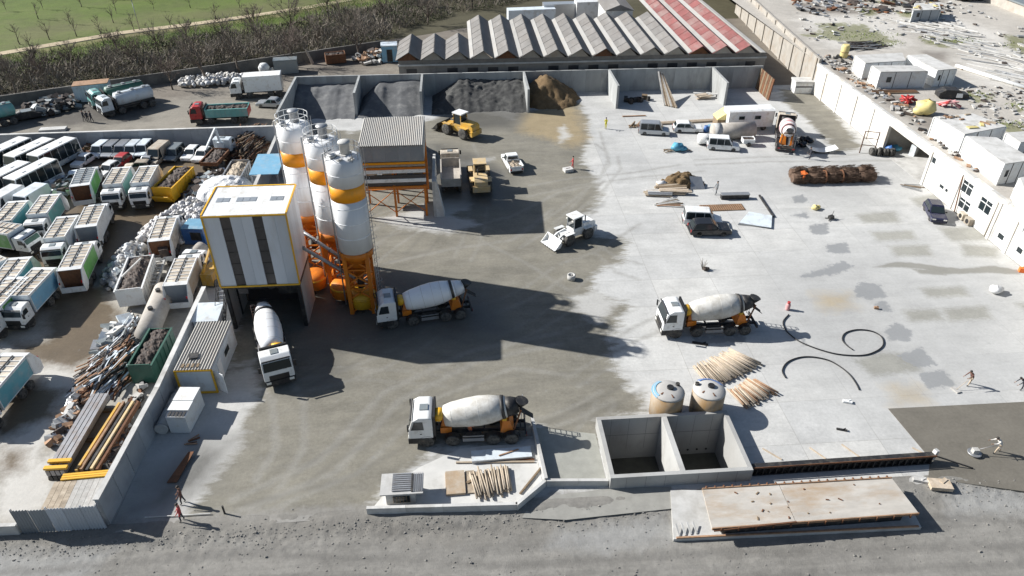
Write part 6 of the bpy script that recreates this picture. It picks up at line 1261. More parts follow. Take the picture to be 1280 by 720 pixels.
p0,p1=at(186,412,1.1)-Vector((-29,57.4,0)),at(205,366,1.1)-Vector((-29,57.4,0)); d=(p1-p0).normalized()
MB().lathe([(0,.3),(.3,1.0),((p1-p0).length+1.6,1.0),((p1-p0).length+1.9,.4)],p0-d*1.2,d,22).build('shell',MT['oldtank'],t)
for f in (.3,.8): MB().cyl(p0.lerp(p1,f)+Vector((0,0,.95)),p0.lerp(p1,f)+Vector((0,0,1.25)),.22,n=10).build('manhole',MT['dark'],t)
for f in (.1,.9): c=p0.lerp(p1,f); MB().box(c.x-.8,c.y-.15,0,c.x+.8,c.y+.15,.5).build('cradle',MT['dark'],t)
t=thing('blue_container','bright blue steel box at the left foot of the mixing tower','container',pt((250,300)),R(-8)); MB().box(-1.2,-1.1,.05,1.2,1.1,2.0).build('body',MT['blue'],t); MB().box(-1.22,-1.12,2.0,1.22,1.12,2.08).build('lid',MT['skyblue'],t); MB().box(-.3,-1.12,.6,.9,-1.101,1.6).build('door',MT['dark'],t)
t=thing('old_pipe','short wide concrete pipe lying left of the mixing tower','pipe',pt((246,325)),R(70)); MB().cyl((-1.3,0,.75),(1.3,0,.75),.75,n=18).build('pipe',MT['oldtank'],t); MB().cyl((-1.31,0,.75),(-1.2,0,.75),.55,n=14).build('pipe_mouth',MT['dark'],t)
t=thing('white_cab','white lorry cab without its truck left of the mixing tower','lorry cab',pt((248,338)),R(-100)); cab(t,1.0,2.2,2.2,'white'); MB().box(-1,-.9,.3,.9,.9,.94).build('base_frame',MT['dark'],t)
t=thing('yellow_lifter','orange yellow loading lifter squeezed against the left wall of the mixing tower','lifter',pt((268,352)),R(80)); MB().box(-1.2,-.6,.3,1.2,.6,1.6).build('body',MT['loader'],t); MB().bar((-1,.4,1.6),(1.4,.4,3.0),.2,.2).build('arm',MT['loader'],t); [wheel(t,x,s*.6,.4,.25) for x in (-.8,.8) for s in (-1,1)]
t=thing('tarpaulin_mound','big mound under a wrinkled white tarpaulin behind the mixing tower','tarpaulin mound',pt((283,246)),0)
n=34; X,Y=np.meshgrid(np.linspace(-1,1,n),np.linspace(-1,1,n)); Z=np.clip(1-(np.abs(X)**2.6+np.abs(Y)**2.6),-.02,1)**.5*2.3*np.ones_like(X); Z=np.nan_to_num(Z); Z=np.where((np.abs(X)**2.6+np.abs(Y)**2.6)<1,Z+(fbm(X*5,Y*5,9)-.5)*.5,-.1)
me=bpy.data.meshes.new('tarpaulin'); i=np.arange(n*n).reshape(n,n); q=np.stack([i[:-1,:-1],i[:-1,1:],i[1:,1:],i[1:,:-1]],-1).reshape(-1,4); me.from_pydata(np.stack([X.ravel()*3.4,Y.ravel()*3.2,Z.ravel()],1).tolist(),[],q.tolist()); me.materials.append(MT['tarp']); me.update(); ob('tarpaulin',me,t)
lump(1,'tarp',t,(-3.0,-2.2,0),.6,91,'tarpaulin_fold'); MB().bar((-3.3,-2.6,.1),(-2.2,-.8,.9),.1,.06).build('weight_board',MT['wooddark'],t)
t=thing('open_container','grey open topped container of timber scrap between the white tarpaulin and the wall','container'); tub(t,-3.2,3.2,1.15,.1,2.1,'galv','wood','timber_load',name='container'); place2(t,(312,246),(338,196)); t.location.x-=2.2; t.location.y-=3
# shared small rubbish, one heap each
def rubble(name,label,cat,poly,n,mats,smin,smax,hmax,seed,flat=.6,shape='box'):
    """a tipped heap nobody could count, several materials in one mesh"""
    rs=random.Random(seed); P=[at(*p) for p in poly]; x0,x1=min(p.x for p in P),max(p.x for p in P); y0,y1=min(p.y for p in P),max(p.y for p in P); g=MB(); 
    X=np.array([[0.]]); done=0
    while done<n:
        x,y=rs.uniform(x0,x1),rs.uniform(y0,y1); sd=float(poly_sd(np.array([[x]]),np.array([[y]]),[(p.x,p.y) for p in P])[0,0])
        if sd<0: continue
        z=min(sd*.75,hmax)*rs.uniform(.55,1); s=rs.uniform(smin,smax); g.cm=rs.randrange(len(mats)); done+=1
        if shape=='box': g.obox((x,y,z+s*.3),(s*rs.uniform(.6,1.4),s*rs.uniform(.5,1),s*flat*rs.uniform(.4,1)),rs.uniform(0,6.3),rs.uniform(-.5,.5),rs.uniform(-.5,.5))
        elif shape=='bag':
            V=[];m=7
            for i in range(4):
                ph=math.pi*(i+.25)/3.5
                for k in range(m): a=2*math.pi*k/m; q=s*.5*(1+rs.uniform(-.2,.2)); V.append((x+math.sin(ph)*math.cos(a)*q,y+math.sin(ph)*math.sin(a)*q,z+(1-math.cos(ph))*q*.8))
            g.add(V,[(i*m+k,i*m+(k+1)%m,(i+1)*m+(k+1)%m,(i+1)*m+k) for i in range(3) for k in range(m)]+[tuple(3*m+k for k in range(m))],True)
        else:
            a=rs.uniform(-.5,.5)+1.25; l=s*rs.uniform(1,2.6); d=Vector((math.cos(a),math.sin(a),rs.uniform(-.15,.25)))*l/2; c=Vector((x,y,z+.1)); g.bar(c-d,c+d,rs.uniform(.05,.16),rs.uniform(.04,.12))
    return tag(g.build(name,[MT[m] for m in mats],fix=False),label,cat)
rubble('rubbish_heap','spread of white bulging rubbish bags between the refuse trucks and the mixing tower','rubbish heap',[(232,252),(262,252),(262,275),(240,302),(225,308),(212,300),(196,308),(168,308),(178,290),(200,275)],560,['bag','tarp','bag','haz','stripe'],.35,.8,.75,1,shape='bag')
rubble('rubbish_heap','tongue of white rubbish bags running down beside the green sided refuse truck','rubbish heap',[(168,308),(185,312),(165,345),(155,360),(140,366),(126,356),(136,335),(156,312)],210,['bag','tarp','bluewhite','haz','greycloth'],.4,.9,.9,2,shape='bag')
rubble('rubbish_heap','dark and white rubbish spread behind the white rubbish bags, up to the crane truck','rubbish heap',[(245,226),(282,216),(290,222),(268,240),(258,255),(236,256),(232,244)],180,['scrapdark','bag','scrapdark','greycar'],.5,1.1,.9,3)
rubble('scrap_heap','long heap of rusty dark scrap metal filling the corner of the compound walls','scrap heap',[(292,168),(342,162),(336,178),(326,204),(306,206),(285,200)],700,['scrapdark','rust','wooddark'],.8,1.6,2.4,4,shape='bar')
rubble('scrap_heap','tangled scrap metal heap beside the brown puddle, left of the green skip','scrap heap',[(150,405),(175,415),(182,440),(170,475),(145,490),(110,500),(98,486),(118,450),(135,425)],520,['scrapdark','galv','rust','bluewhite','rustlight','dark'],.6,1.8,1.2,5,shape='bar')
rubble('scrap_heap','pale broken scrap plates lying on the tangled scrap heap','scrap heap',[(140,410),(170,400),(176,430),(150,445),(125,460),(120,450)],46,['bluewhite','galv','conpale','greycar'],.7,1.5,1.4,6,.25)
rubble('scrap_heap','loose scrap and offcuts along the left flank of the steel beams','scrap heap',[(98,486),(120,490),(80,560),(62,560),(66,540)],90,['scrapdark','rustlight','galv','conpale'],.3,.8,.4,7)
rubble('scrap_heap','dark scrap lying under the panel wall beside the orange beams','scrap heap',[(165,500),(182,480),(160,540),(138,600),(128,590),(140,555)],200,['scrapdark','dark','rust','haz'],.3,.9,.6,8)
rubble('rubbish_heap','long row of white rubble sacks along the hedge wall behind the box lorry','rubbish heap',[(222,103),(250,98),(285,95),(306,97),(300,104),(262,110),(226,110)],240,['bag','haz','haz'],.35,.95,.45,9,shape='bag')
rubble('scrap_heap','pale and rusty rubble at the foot of the hedge wall near the ridged hall','scrap heap',[(440,75),(470,66),(490,70),(482,78),(455,82)],110,['haz','rustlight','scrapdark'],.5,1.2,.8,10)
rubble('scrap_heap','dark scrap and tyres along the hedge wall left of the tanker trucks','scrap heap',[(28,138),(60,128),(96,124),(100,136),(60,146),(34,148)],160,['scrapdark','dark','greycar'],.5,1.2,.8,11)
rubble('scrap_heap','dark junk between the minibuses and the second row of parked cars','scrap heap',[(52,240),(80,226),(92,240),(70,256),(56,254)],120,['scrapdark','greycar','silver'],.4,1.0,.8,12)
rubble('scrap_heap','brown earth and junk heaped behind the two white saloons','scrap heap',[(104,190),(120,180),(126,186),(112,196)],60,['rust','scrapdark','brownsand'],.4,.9,1.4,13)
# stacked steel beams
t=thing('beam_stack','stack of long grey and yellow steel beams on trestles in the near left corner','beam stack')
def beam(a,b,w_,h_,m_): MB().bar(a,b,w_,h_).build('steel_beam',MT[m_],t)
A=at(60,592,1.0); B=at(118,495,1.0)
d=(B-A); u=Vector((d.y,-d.x,0)).normalized()
for k in range(4): beam(A+u*(k*.34),B+u*(k*.34),.28,.5,'steel')
for k in range(3):
    for s_ in (-1,1): beam(A+u*(k*.34+.16*s_*0)+Vector((0,0,-.55)),B+u*(k*.34)+Vector((0,0,-.55)),.28,.45,'dark') if s_>0 else None
A2=at(96,590,.7); B2=at(150,505,.7)
for k,m_ in enumerate(('loader','rustlight','dark','loaderpale','rust')): beam(A2+u*(k*.36)+Vector((0,0,.1*(k%2))),B2+u*(k*.36)+Vector((0,0,.1*(k%2))),.18,.4,m_)
for f in (.02,.1): c=A.lerp(B,f); beam(c-u*.2+Vector((0,0,.4)),c+u*1.4+Vector((0,0,.4)),.3,.18,'yellow')
for f in (.05,.5,.9): c=A.lerp(B,f); MB().bar(c-u*.4+Vector((0,0,-.9)),c+u*2.6+Vector((0,0,-.9)),.3,.2).build('trestle',MT['wooddark'],t)
t=thing('flat_trailer','flat timber decked platform with yellow beams on its end, inside the corrugated fence','platform',(-27.2,34.5,0),R(3))
for k in range(10): MB().box(-1.9+k*.38,-1.2,1.55,-1.54+k*.38,1.3,1.63).build('deck_board',MT['haz' if k>3 else 'wood'],t)
MB().box(-1.8,-1.1,.2,1.8,1.2,1.53).build('base',MT['dark'],t); [MB().box(-1.5,1.32+k*.2,1.55,1.9,1.48+k*.2,1.75).build('yellow_beam',MT['yellow'],t) for k in range(3)]
t=thing('white_lump','heap of white plastic sheeting beside the orange beams','sheeting heap',pt((120,580))); [lump(1,'tarp',t,(.1*k,.5*k,0),.5,110+k,'sheeting') for k in range(3)]
t=thing('rust_sheet','dark rusty steel sheet lying on the ground between the panel wall and the two walkers','steel sheet',pt((225,585))); MB().slab([(-.5,-1.4,.04),(.2,-1.4,.04),(.7,1.3,.25),(.3,1.3,.25)],.05).build('sheet',MT['rust'],t)
planks('scrap_bars','red brown offcuts on the ground beside the white twin roofed box','bars',(242,552),20,4,1.0,.08,.2,['rust','rustlight'],23,1,fan=.8)
t=thing('barrier_pole','low pole barrier lying across the ground beside the two walkers','barrier',pt((230,645))); MB().bar((-2.6,0,.1),(1.8,0,.1),.06,.06).build('pole',MT['conpale'],t); MB().box(2.7,-.05,0,2.8,.05,.8).build('post',MT['dark'],t)
# behind the compound wall
t=thing('shipping_container','battered pale blue container with a rusty roof beside the tanker trucks','container',pt((120,124)),R(14)); MB().box(-2.6,-1.2,.1,2.6,1.2,2.7).build('body',MT['bluewhite'],t); MB().box(-2.6,-1.2,2.7,2.6,1.2,2.8).build('roof',MT['rustlight'],t); [MB().box(-2.5+k*.5,-1.25,.2,-2.35+k*.5,-1.201,2.6).build('rib',MT['bluewhite'],t) for k in range(10)]
t=thing('blue_crate','bluish grey crate stack by the hedge wall behind the silver car','crate',pt((359,90)),R(8)); MB().box(-2.0,-1.0,0,2.0,1.0,2.2).build('body',MT['greycar'],t); MB().box(-2.05,-1.05,2.2,2.05,1.05,2.4).build('lid',MT['greycar'],t)
t=thing('white_lumpy_tank','round white tank by the hedge wall left of the bluish crate','tank',pt((331,90))); MB().lathe([(0,.9),(.9,1.0),(1.5,.6),(1.6,.1)],(0,0,0),(0,0,1),14).build('shell',MT['roofwhite'],t); lump(1,'haz',t,(1.2,0,0),.5,121,'rubble')
t=thing('red_container','rusty red brown open box by the hedge wall beneath a leaning bare tree','container',pt((420,78)),R(14)); tub(t,-1.8,1.8,1.0,.1,1.7,'rust','scrapdark',name='box')
t=thing('leaning_board','pale board leaning against the hedge wall','board',pt((391,80)),R(70)); MB().slab([(-.4,0,0),(.4,0,0),(.3,1,2.4),(-.3,1,2.4)],.1).build('board',MT['woodpale'],t)
t=thing('blue_kiosk','small pale blue cabin at the left end of the ridged hall','cabin',pt((488,76)),R(4)); MB().box(-1.4,-1.2,.1,1.4,1.2,3.0).build('wall',MT['skyblue'],t); MB().box(-1.5,-1.3,3.0,1.5,1.3,3.15).build('roof',MT['bluewhite'],t); MB().box(-.5,-1.24,.2,.5,-1.201,2.4).build('door',MT['dark'],t)
t=thing('field_wreck','dark car wreck lying by the hedge wall at the left','car wreck',pt((38,148)),R(30)); MB().ext([(-1.8,.3),(-1.8,.9),(-1,1.3),(.6,1.3),(1.2,.9),(1.9,.8),(1.9,.3)],'y',-.8,.8).build('body',MT['dark'],t); MB().slab([(-.9,-.7,1.31),(.5,-.7,1.31),(.5,.7,1.31),(-.9,.7,1.31)],.03).build('roof',MT['greycar'],t)
t=thing('pale_slab','pale concrete slab lying against the back of the compound wall','slab',pt((67,163)),.1); MB().box(-1.8,-.6,0,1.8,.6,.35).build('slab',MT['conpale'],t)
# hedge wall; the shade on its near face is put into the concrete colour
def hw(x0,x1): return [(x,.46*(x+72.4)+115.3,-.2) for x in np.linspace(x0,x1,2)]
wall_run('hedge_wall','long weathered wall coloured shade-dark between the dirt strip and the bare hedge',hw(-120,-14),2.0,mt='hedgewall',dx=4,cap=False)
t=thing('sky_sheds','blue roofed open shed behind the tower, left of the silos','shed',pt((335,232)),0)
MB().slab([(-1.3,-2.4,2.6),(2.2,-2.4,2.6),(2.2,3.0,2.9),(-1.3,3.0,2.9)],.1).build('roof',MT['skyblue'],t); [MB().box(x-.08,y-.08,0,x+.08,y+.08,2.6).build('post',MT['galv'],t) for x in (-1.1,2) for y in (-2.2,2.8)]; MB().box(-1.0,2.6,0,2.0,2.75,2.5).build('rear_wall',MT['sheet'],t)
t=thing('pale_shed','small shed with a sand coloured flat roof behind the mixing tower','shed',(-19.6,64.8,0)); MB().box(-1.3,-1.6,0,1.2,1.6,2.7).build('wall',MT['conpale'],t); MB().box(-1.45,-1.8,2.7,1.35,1.8,2.85).build('roof',MT['beige'],t)

# ---------------------------------------------------------------- on the flat roof
def rpt(px,z=RH): p=at(*px,z); return (p.x,p.y,z+.02)
def container(label,corners,h,mt_='roofwhite',bands=3,debris=False):
    """corners: four pixels of its roof seen on the level RH + h"""
    P=[at(x,y,RH+h) for x,y in corners]; c=sum(P,Vector())/4; t=thing('roof_container',label,'container',(c.x,c.y,RH+.03))
    q=[p-Vector((c.x,c.y,RH+.03)) for p in P]; lo=[Vector((v.x*.985,v.y*.985,.0)) for v in q]; hi=[Vector((v.x*.985,v.y*.985,h-.12)) for v in q]
    MB().hexa(lo,hi).build('wall',MT[mt_],t); MB().hexa([Vector((v.x,v.y,h-.117)) for v in q],[Vector((v.x,v.y,h)) for v in q]).build('roof',MT['conpale'],t)
    for k in range(4):
        MB().bar(Vector((q[k].x,q[k].y,0)),Vector((q[k].x,q[k].y,h-.12)),.14,.14).build('corner_post',MT['white'],t)
    a,b=lo[0],lo[1]; nrm=Vector(((b-a).y,-(b-a).x,0)).normalized()
    for k in range(1,bands): p=a.lerp(b,k/bands)+nrm*.015; MB().bar(p,p+Vector((0,0,h-.13)),.07,.04).build('panel_joint',MT['dark'],t)
    p=a.lerp(b,.5/bands)+nrm*.02; q2=a.lerp(b,.8/bands)+nrm*.02; MB().slab([p+Vector((0,0,.9)),q2+Vector((0,0,.9)),q2+Vector((0,0,1.7)),p+Vector((0,0,1.7))],.02).build('window',MT['glass'],t)
    if debris:
        for k in range(14):
            f,g_=random.random(),random.random(); v=q[0].lerp(q[1],f).lerp(q[3].lerp(q[2],f),g_); MB().obox((v.x*.9,v.y*.9,h+.08),(random.uniform(.3,1.4),random.uniform(.2,.7),.12),random.uniform(0,3)).build('roof_scrap',MT[random.choice(['wood','rustlight','haz','yellowtarp','wooddark'])],t)
    return t
container('grey white container on the flat roof, back left of the front three',[(1082,79),(1132,76),(1128,66),(1069,69)],2.5,'white')
container('white roof container with two joints on its shaded side, front left of three',[(1101,90),(1160,89),(1146,82),(1090,82)],2.5)
container('white container with windows on the flat roof, right of the pair',[(1172,88),(1196,86),(1158,68),(1135,69)],2.5)
container('long white container with scrap on its roof at the edge of the flat roof',[(1206,168),(1258,158),(1216,142),(1168,146)],2.6,debris=True)
container('white container with a grey end wall nearest to the camera on the flat roof',[(1256,205),(1292,200),(1246,172),(1208,170)],2.6)
container('white container at the right edge of the flat roof, partly out of view',[(1276,178),(1330,172),(1310,162),(1258,166)],2.4)
container('white container cut off by the right edge nearest to the camera on the flat roof',[(1290,262),(1350,250),(1320,215),(1275,222)],2.5)
container('low grey shed at the far top of the flat roof',[(1142,13),(1176,12),(1174,3),(1144,4)],2.2,'sheet',debris=True)
t=thing('roof_drum','ochre yellow upright drum on the flat roof left of the containers','drum',rpt((1054,72))); MB().lathe([(0,.55),(.2,.65),(1.9,.65),(2.1,.5)],(0,0,0),(0,0,1),14).build('shell',MT['yellowtarp'],t); MB().lathe([(.9,.67),(1.0,.67)],(0,0,0),(0,0,1),14).build('hoop',MT['rustlight'],t)
t=thing('yellow_bale','big ochre yellow wrapped bale on the flat roof edge','bale',rpt((1155,143)),.2); lump(1,'yellowtarp',t,(0,0,0),1.25,140,'bale',.75); lump(1,'yellowtarp',t,(-.9,.1,0),.8,141,'bale',.7)
t=thing('red_machine','heap of bright red machine parts left of the yellow bale','machine parts',rpt((1133,128)),.3)
for k in range(9): MB().tube([(random.uniform(-1.2,1.2),random.uniform(-1,1),.2),(random.uniform(-1.2,1.2),random.uniform(-1,1),.9),(random.uniform(-1.2,1.2),random.uniform(-1,1),.4)],.15).build('red_arm',MT['red'],t)
t=thing('red_machine','red and white machine parts right of the yellow bale','machine parts',rpt((1185,134)),-.2)
for k in range(8): MB().tube([(random.uniform(-1.6,1.6),random.uniform(-.7,.7),.2),(random.uniform(-1.2,1.2),random.uniform(-.7,.7),.8),(random.uniform(-1.6,1.6),random.uniform(-.7,.7),.3)],.14).build('red_arm',MT['red' if k%2 else 'pink'],t)
t=thing('roof_scrap_car','dark wrecked car body with a white door on the flat roof','car wreck',rpt((1188,122)),R(-10)); MB().ext([(-2,.2),(-2,.8),(-1.2,1.3),(.6,1.3),(1.3,.8),(2.1,.7),(2.1,.2)],'y',-.8,.8).build('body',MT['dark'],t); MB().slab([(.3,-.85,.3),(1.2,-.85,.3),(1.1,-.85,.9),(.3,-.85,.9)],.05).build('door',MT['white'],t)
t=thing('rebar_pile','rusty bars stacked along the foot of the front roof container','bars',rpt((1118,116)),R(-2)); [MB().bar((-3.2,-.5+.2*k,.1+.1*(k%2)),(3.4,-.4+.2*k,.12),.14,.12).build('bar',MT['rust' if k%3 else 'wooddark'],t) for k in range(6)]
def rr(name,label,poly,n,mats,a,b,seed,shape='box',flat=.35,h=.35):
    rs=random.Random(seed); P=[at(*p,RH) for p in poly]; x0,x1=min(p.x for p in P),max(p.x for p in P); y0,y1=min(p.y for p in P),max(p.y for p in P); g=MB(); k=0
    while k<n:
        x,y=rs.uniform(x0,x1),rs.uniform(y0,y1)
        if x<RX+.4 or float(poly_sd(np.array([[x]]),np.array([[y]]),[(p.x,p.y) for p in P])[0,0])<0: continue
        k+=1; s=rs.uniform(a,b); g.cm=rs.randrange(len(mats)); z=RH+.03+rs.uniform(0,h)
        if shape=='box': g.obox((x,y,z+s*.1),(s*rs.uniform(.5,1.6),s*rs.uniform(.3,.8),s*flat),rs.uniform(0,3.1),rs.uniform(-.3,.3))
        else: an=rs.uniform(-.35,.35)+R(-52 if shape=='barR' else 8); d=Vector((math.cos(an),math.sin(an),rs.uniform(-.03,.05)))*s; g.bar(Vector((x,y,z+.05))-d,Vector((x,y,z+.05))+d,.14,.12)
    return tag(g.build(name,[MT[m] for m in mats],fix=False),label,'scrap')
rr('scrap_field','scattered pale debris and broken sheets over the far part of the flat roof',[(985,4),(1080,0),(1200,0),(1285,40),(1285,120),(1200,64),(1110,40),(1010,56)],290,['haz','haz','haz','galv','scrapdark','conpale','conpale'],.25,1.1,1,flat=.2,h=.1)
rr('scrap_field','long pale planks and pipes lying in rows across the flat roof',[(1120,28),(1180,24),(1285,80),(1285,112),(1210,72)],110,['haz','galv','conpale','conpale'],1.5,5,2,'barR',h=.1)
rr('scrap_field','dark and grey scrap along the front edge of the flat roof',[(1018,70),(1064,70),(1090,104),(1130,130),(1160,160),(1200,190),(1285,250),(1285,262),(1190,195),(1120,142),(1060,100)],230,['scrapdark','haz','haz','galv','rustlight','dark'],.3,.9,3,flat=.25,h=.12)
rr('scrap_field','dark steel racks lying behind the roof containers',[(1062,54),(1100,54),(1104,62),(1064,64)],44,['dark','galv','scrapdark'],.8,2.4,4,'bar')
rr('scrap_field','mixed scrap between the roof containers and the right edge',[(1200,108),(1285,110),(1285,165),(1230,150),(1205,130)],130,['haz','haz','scrapdark','conpale','conpale'],.25,.8,5,flat=.2,h=.1)
rr('scrap_field','broken sheets along the top edge of the flat roof, dark and rusty',[(990,0),(1190,0),(1190,16),(1000,18)],110,['scrapdark','galv','dark','haz','rust'],.6,2.2,6,flat=.15,h=.1)
t=thing('long_pipe','long white pipe lying slantwise on the flat roof right of the containers','pipe',rpt((1240,93))); a,b=at(1195,82,RH+.3)-Vector(t.location),at(1290,112,RH+.3)-Vector(t.location); MB().cyl(a,b,.28,n=10).build('pipe',MT['roofwhite'],t); [MB().obox(a.lerp(b,f)-Vector((0,0,.2)),(.5,.5,.2)).build('cradle',MT['wooddark'],t) for f in (.1,.5,.9)]
rs=random.Random(5)
for i,(px,r_) in enumerate([((1060,45),3.2),((1096,44),3.0),((1110,54),2.2),((1172,50),2.6),((1194,50),2.4),((1212,51),1.4),((1222,120),1.6),((1274,134),1.5),((1150,18),2.4),((1276,58),2.6),((1086,14),2.0),((1262,156),1.4)]):
    p=at(*px,RH); g=MB()
    for k in range(90):
        a=rs.uniform(0,6.28); d=r_*math.sqrt(rs.random()); x,y=p.x+math.cos(a)*d*1.5,p.y+math.sin(a)*d; s=rs.uniform(.12,.34); b=rs.uniform(0,6.28); h_=rs.uniform(.08,.35)
        g.add([(x,y,RH+.02),(x+math.cos(b)*s,y+math.sin(b)*s,RH+h_),(x+math.cos(b+.8)*s,y+math.sin(b+.8)*s,RH+h_*.8)],[(0,1,2)])
    tag(g.build('weed_patch',MT['weeds'],fix=False),kind='stuff'); 
# neighbouring roof in the far right corner
t=thing('far_hall','dark low hall with a grey roof beyond the far right corner of the flat roof','hall',(at(1262,22,3).x+14,at(1262,22,3).y,0)); MB().box(-16,-30,0,26,30,6.6).build('wall',MT['tan'],t); MB().box(-16.3,-30.3,6.6,26,30.3,6.9).build('roof',MT['greycar'],t); MB().box(-16.4,27,6.92,26,29,8.6).build('parapet',MT['conpale'],t)
t=thing('far_truck','white and dark lorry standing at the far top right beyond the flat roof','lorry',(at(1240,4,RH).x,at(1240,4,RH).y+3,RH+.02),R(5)); MB().box(-6,-1.2,1,6,1.2,3.6).build('box',MT['bluewhite'],t); MB().box(-6,-1,.3,6,1,1).build('chassis',MT['dark'],t); [MB().cyl((x,-1.2,.5),(x,1.2,.5),.5).build('wheel',MT['tyre'],t) for x in (-4,-3,3,4.5)]

# ---------------------------------------------------------------- bare trees, hedge and field trees
def bare_tree(label,px,h,seed,z=.0,lean=(0,0),spread=1.0,tw=170,mt='twig',cat='tree',dense=1.0):
    rs=random.Random(seed); p=at(*px); t=thing('bare_tree',label,'tree',(p.x,p.y,z)); L=Vector((lean[0],lean[1],1)).normalized()
    T=[Vector((0,0,-.2))]; 
    for k in range(1,6): T.append(L*(h*.62*k/5)+Vector((rs.uniform(-.1,.1),rs.uniform(-.1,.1),0))*h*.12)
    r0=h*.021; MB().tube(T,[r0*(1.15-.17*k) for k in range(6)],7).build('trunk',MT['bark'],t)
    b=MB(); w_=MB(); tips=[]
    for k in range(int(15*dense)):
        f=rs.uniform(.3,1); i=min(4,int(f*5)); base=T[i].lerp(T[i+1],f*5-i); a=rs.uniform(0,6.28); el=rs.uniform(.5,1.15)
        l=h*rs.uniform(.22,.42)*spread*(1.25-f*.5); d=Vector((math.cos(a)*math.cos(el),math.sin(a)*math.cos(el),math.sin(el)))
        P=[base, base+d*l*.5+Vector((0,0,.03*l)), base+d*l+Vector((0,0,.16*l))]; b.tube(P,[r0*.36,r0*.24,r0*.1],4); tips+= [(P[1],d,l),(P[1].lerp(P[2],.5),d,l*.8),(P[2],d,l*.7)]
        for _ in range(3):
            c=P[0].lerp(P[2],rs.uniform(.35,.95)); e=(d+Vector((rs.uniform(-.8,.8),rs.uniform(-.8,.8),rs.uniform(-.1,.6)))).normalized(); q=c+e*l*rs.uniform(.35,.6); b.tube([c,q],[r0*.14,r0*.06],3); tips.append((q,e,l*.6)); tips.append((c.lerp(q,.5),e,l*.5))
    b.build('branch',MT['bark'],t)
    for k in range(int(tw*dense)*3):
        c,d,l=rs.choice(tips); e=(d+Vector((rs.uniform(-1,1),rs.uniform(-1,1),rs.uniform(-.4,.9)))).normalized(); q=c+e*l*rs.uniform(.25,.75); n=e.cross(Vector((rs.uniform(-1,1),rs.uniform(-1,1),.3))).normalized()*.022
        w_.add([c-n,c+n,q],[(0,1,2)])
    w_.build('twigs',MT[mt],t,fix=False); return t
TR=[((452,73),9.5,'tall bare tree leaning over the rubble near the red box',(-.28,.1)),((372,84),8,'bare tree rising behind the bluish crate',(-.25,.05)),((258,102),10,'bare tree with a stout trunk behind the row of rubble sacks',(-.12,0)),((300,92),9,'tall bare tree behind the white box lorry',(-.1,0)),((216,112),6,'short bushy bare tree by the hedge wall beside the silver tanker',(0,0)),((136,104),7,'bare tree behind the battered pale container',(0,.1)),((535,32),8,'bare tree behind the left end of the ridged hall',(.1,0)),((590,12),8,'bare tree behind the hall where its roof steps back',(0,0)),((330,70),7,'thin bare tree in the hedge above the box lorry',(0,0)),((430,40),7,'spreading bare tree in the hedge above the red box',(-.1,.2)),((60,108),6,'bare tree in the hedge at the left',(0,0)),((480,30),7,'bare tree in the scrub to the left of the hall roof',(0,0)),((235,62),6,'bare tree in the hedge below the footpath bend',(.1,0)),((175,84),6,'bare tree in the hedge behind the tankers',(0,0)),((20,118),6,'bare tree in the hedge at the far left edge',(.1,0)),((398,62),7,'bare tree in the hedge between the crate and the red box',(.1,.1))]
W_=['leftmost','second','third','fourth','fifth','sixth','seventh','eighth','ninth','tenth']
TR+=[((x_,y_),h_,'multi stemmed bare bush tree, '+W_[k_]+' from the left along the field side of the hedge',(0,0)) for k_,(x_,y_,h_) in enumerate([(10,100,5),(48,92,5.5),(92,86,5),(150,74,6),(200,72,6.5),(282,58,7),(322,50,7.5),(366,44,8),(412,28,8.5),(500,8,9)])]
for i,(px,h,lb,ln) in enumerate(TR): bare_tree(lb,px,h,200+i,lean=ln,spread=1.15,mt='twigred' if i%3==1 else 'twig',tw=230,dense=1.2)
SM=[(48,24),(54,12),(102,9),(142,29),(146,17),(193,13),(96,46),(168,40),(238,10),(25,56),(62,50),(126,42),(214,36),(270,24),(88,30),(300,10),(352,4),(8,14),(130,56),(40,66)]
MB_T=None
for i,px in enumerate(SM):
    lb='slim bare tree on the grass, '+['at the far left top of the field','at the top left with its fellow right behind','upright and alone near the top of the field','left of a pair in the middle of the grass','right of a pair in the middle of the grass','beside the dark hedge patch at the top','bushy, just above the footpath at the left','greyish, just above the middle of the footpath','near the lamp at the top of the picture','at the left end of the footpath','reddish, just above the footpath','short, touching the footpath','just above the rise of the footpath','where the footpath climbs to the right','in the middle of the left grass','at the top right of the grass','beside the footpath at the top','in the top left corner','below the left part of the footpath','below the path at the left edge'][i]
    bare_tree(lb,px,random.uniform(3.6,5.4),300+i,z=.1,spread=.8,tw=45,dense=.7,mt='twigred' if i in (6,10,11,13) else 'twig')
t=thing('lamp_post','slim grey lamp post with a pale head standing on the grass at the top','lamp post',(*at(175,38)[:2],.1)); MB().cyl((0,0,0),(0,0,6),.1,.06,8).build('post',MT['galv'],t); MB().bar((0,0,6),(-1,0,6.2),.1,.1).build('arm',MT['galv'],t); MB().obox((-1.1,0,6.15),(.7,.3,.12)).build('lamp_head',MT['white'],t)
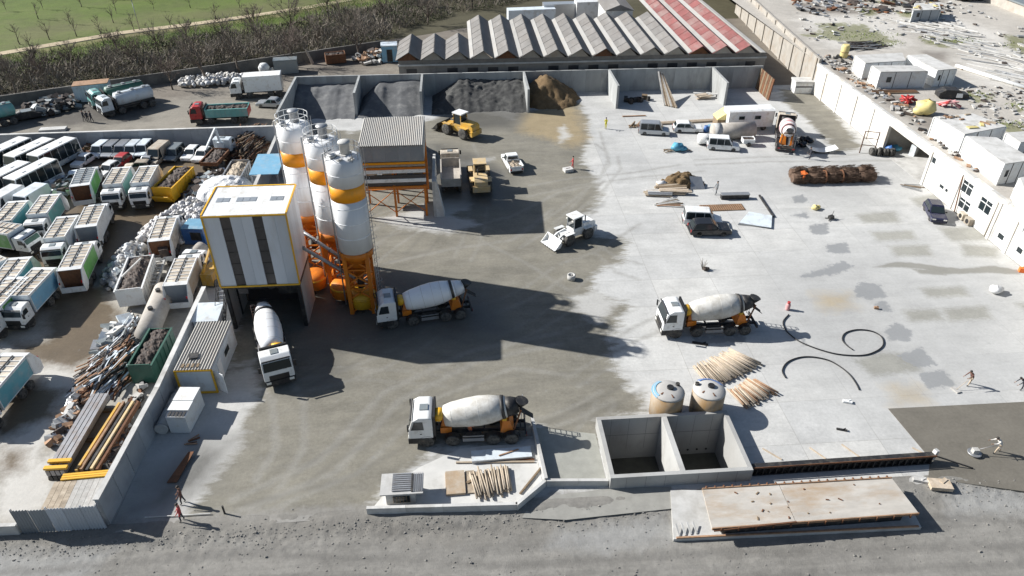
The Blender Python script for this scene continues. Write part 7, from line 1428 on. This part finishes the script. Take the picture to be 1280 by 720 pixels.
def scrub(name,poly,n,mt,hmin,hmax,smin,smax,seed,density=lambda x,y:1.0,vert=False):
    """mass of twigs or leaves over an area; heights follow clumps"""
    rng=np.random.default_rng(seed); P=[at(*p)[:2] for p in poly]; x0,x1=min(p[0] for p in P),max(p[0] for p in P); y0,y1=min(p[1] for p in P),max(p[1] for p in P)
    X=rng.uniform(x0,x1,n*4); Y=rng.uniform(y0,y1,n*4); sd=poly_sd(X,Y,[tuple(p) for p in P]); cl=fbm(X*.16,Y*.16,seed,3); ok=(sd>0)&(cl>rng.uniform(.25,.55,X.shape)); X,Y,sd,cl=X[ok][:n],Y[ok][:n],sd[ok][:n],cl[ok][:n]; m=len(X)
    H=hmin+(hmax-hmin)*np.clip((cl-.3)*2.2,0,1)*np.clip(sd/2.5,.25,1); Z=H*np.sqrt(rng.random(m)); S=rng.uniform(smin,smax,m)
    a=rng.uniform(0,6.28,m); e=rng.uniform(.4,1.4,m) if vert else rng.uniform(-1.2,1.4,m); d=np.stack([np.cos(a)*np.cos(e),np.sin(a)*np.cos(e),np.sin(e)],1)*S[:,None]
    b=rng.uniform(0,6.28,m); w_=np.stack([np.cos(b),np.sin(b),rng.uniform(-.5,.5,m)],1)*(S*(.055 if vert else .4))[:,None]
    c=np.stack([X,Y,Z],1); V=np.stack([c-w_,c+w_,c+d],1).reshape(-1,3)
    me=bpy.data.meshes.new(name); me.vertices.add(m*3); me.vertices.foreach_set('co',V.ravel().astype(np.float32)); me.loops.add(m*3); me.loops.foreach_set('vertex_index',np.arange(m*3,dtype=np.int32)); me.polygons.add(m); me.polygons.foreach_set('loop_start',np.arange(0,m*3,3,dtype=np.int32)); me.update(calc_edges=True); me.materials.append(MT[mt]); return tag(ob(name,me),kind='stuff')
HB=[(-60,128),(0,118),(60,110),(130,98),(215,92),(300,76),(370,68),(440,56),(490,44),(560,22),(640,6),(700,-8),(700,-30),(560,-10),(470,10),(380,28),(300,42),(220,52),(130,66),(60,78),(-60,92)]
scrub('twig_scrub',HB,17000,'twig',.6,2.9,.5,1.6,1,vert=True)
scrub('twig_scrub',HB,9000,'twigred',.6,2.4,.4,1.3,2,vert=True)
scrub('twig_scrub',[(-60,140),(0,126),(60,118),(130,106),(215,100),(300,85),(370,76),(440,64),(490,52),(490,40),(300,70),(130,92),(-60,118)],9000,'twig',1.5,4.6,.7,2.0,9,vert=True)
scrub('bramble_scrub',HB,46000,'bramble',.4,1.9,.12,.40,3)
scrub('tall_grass',[(-60,92),(130,70),(300,46),(470,12),(470,-10),(300,26),(130,52),(-60,80)],24000,'grassblade',.15,.5,.3,.7,4,vert=True)
scrub('hedge',[(140,0),(215,-4),(215,-14),(140,-12)],9000,'twigred',1.5,2.6,.3,.8,6)
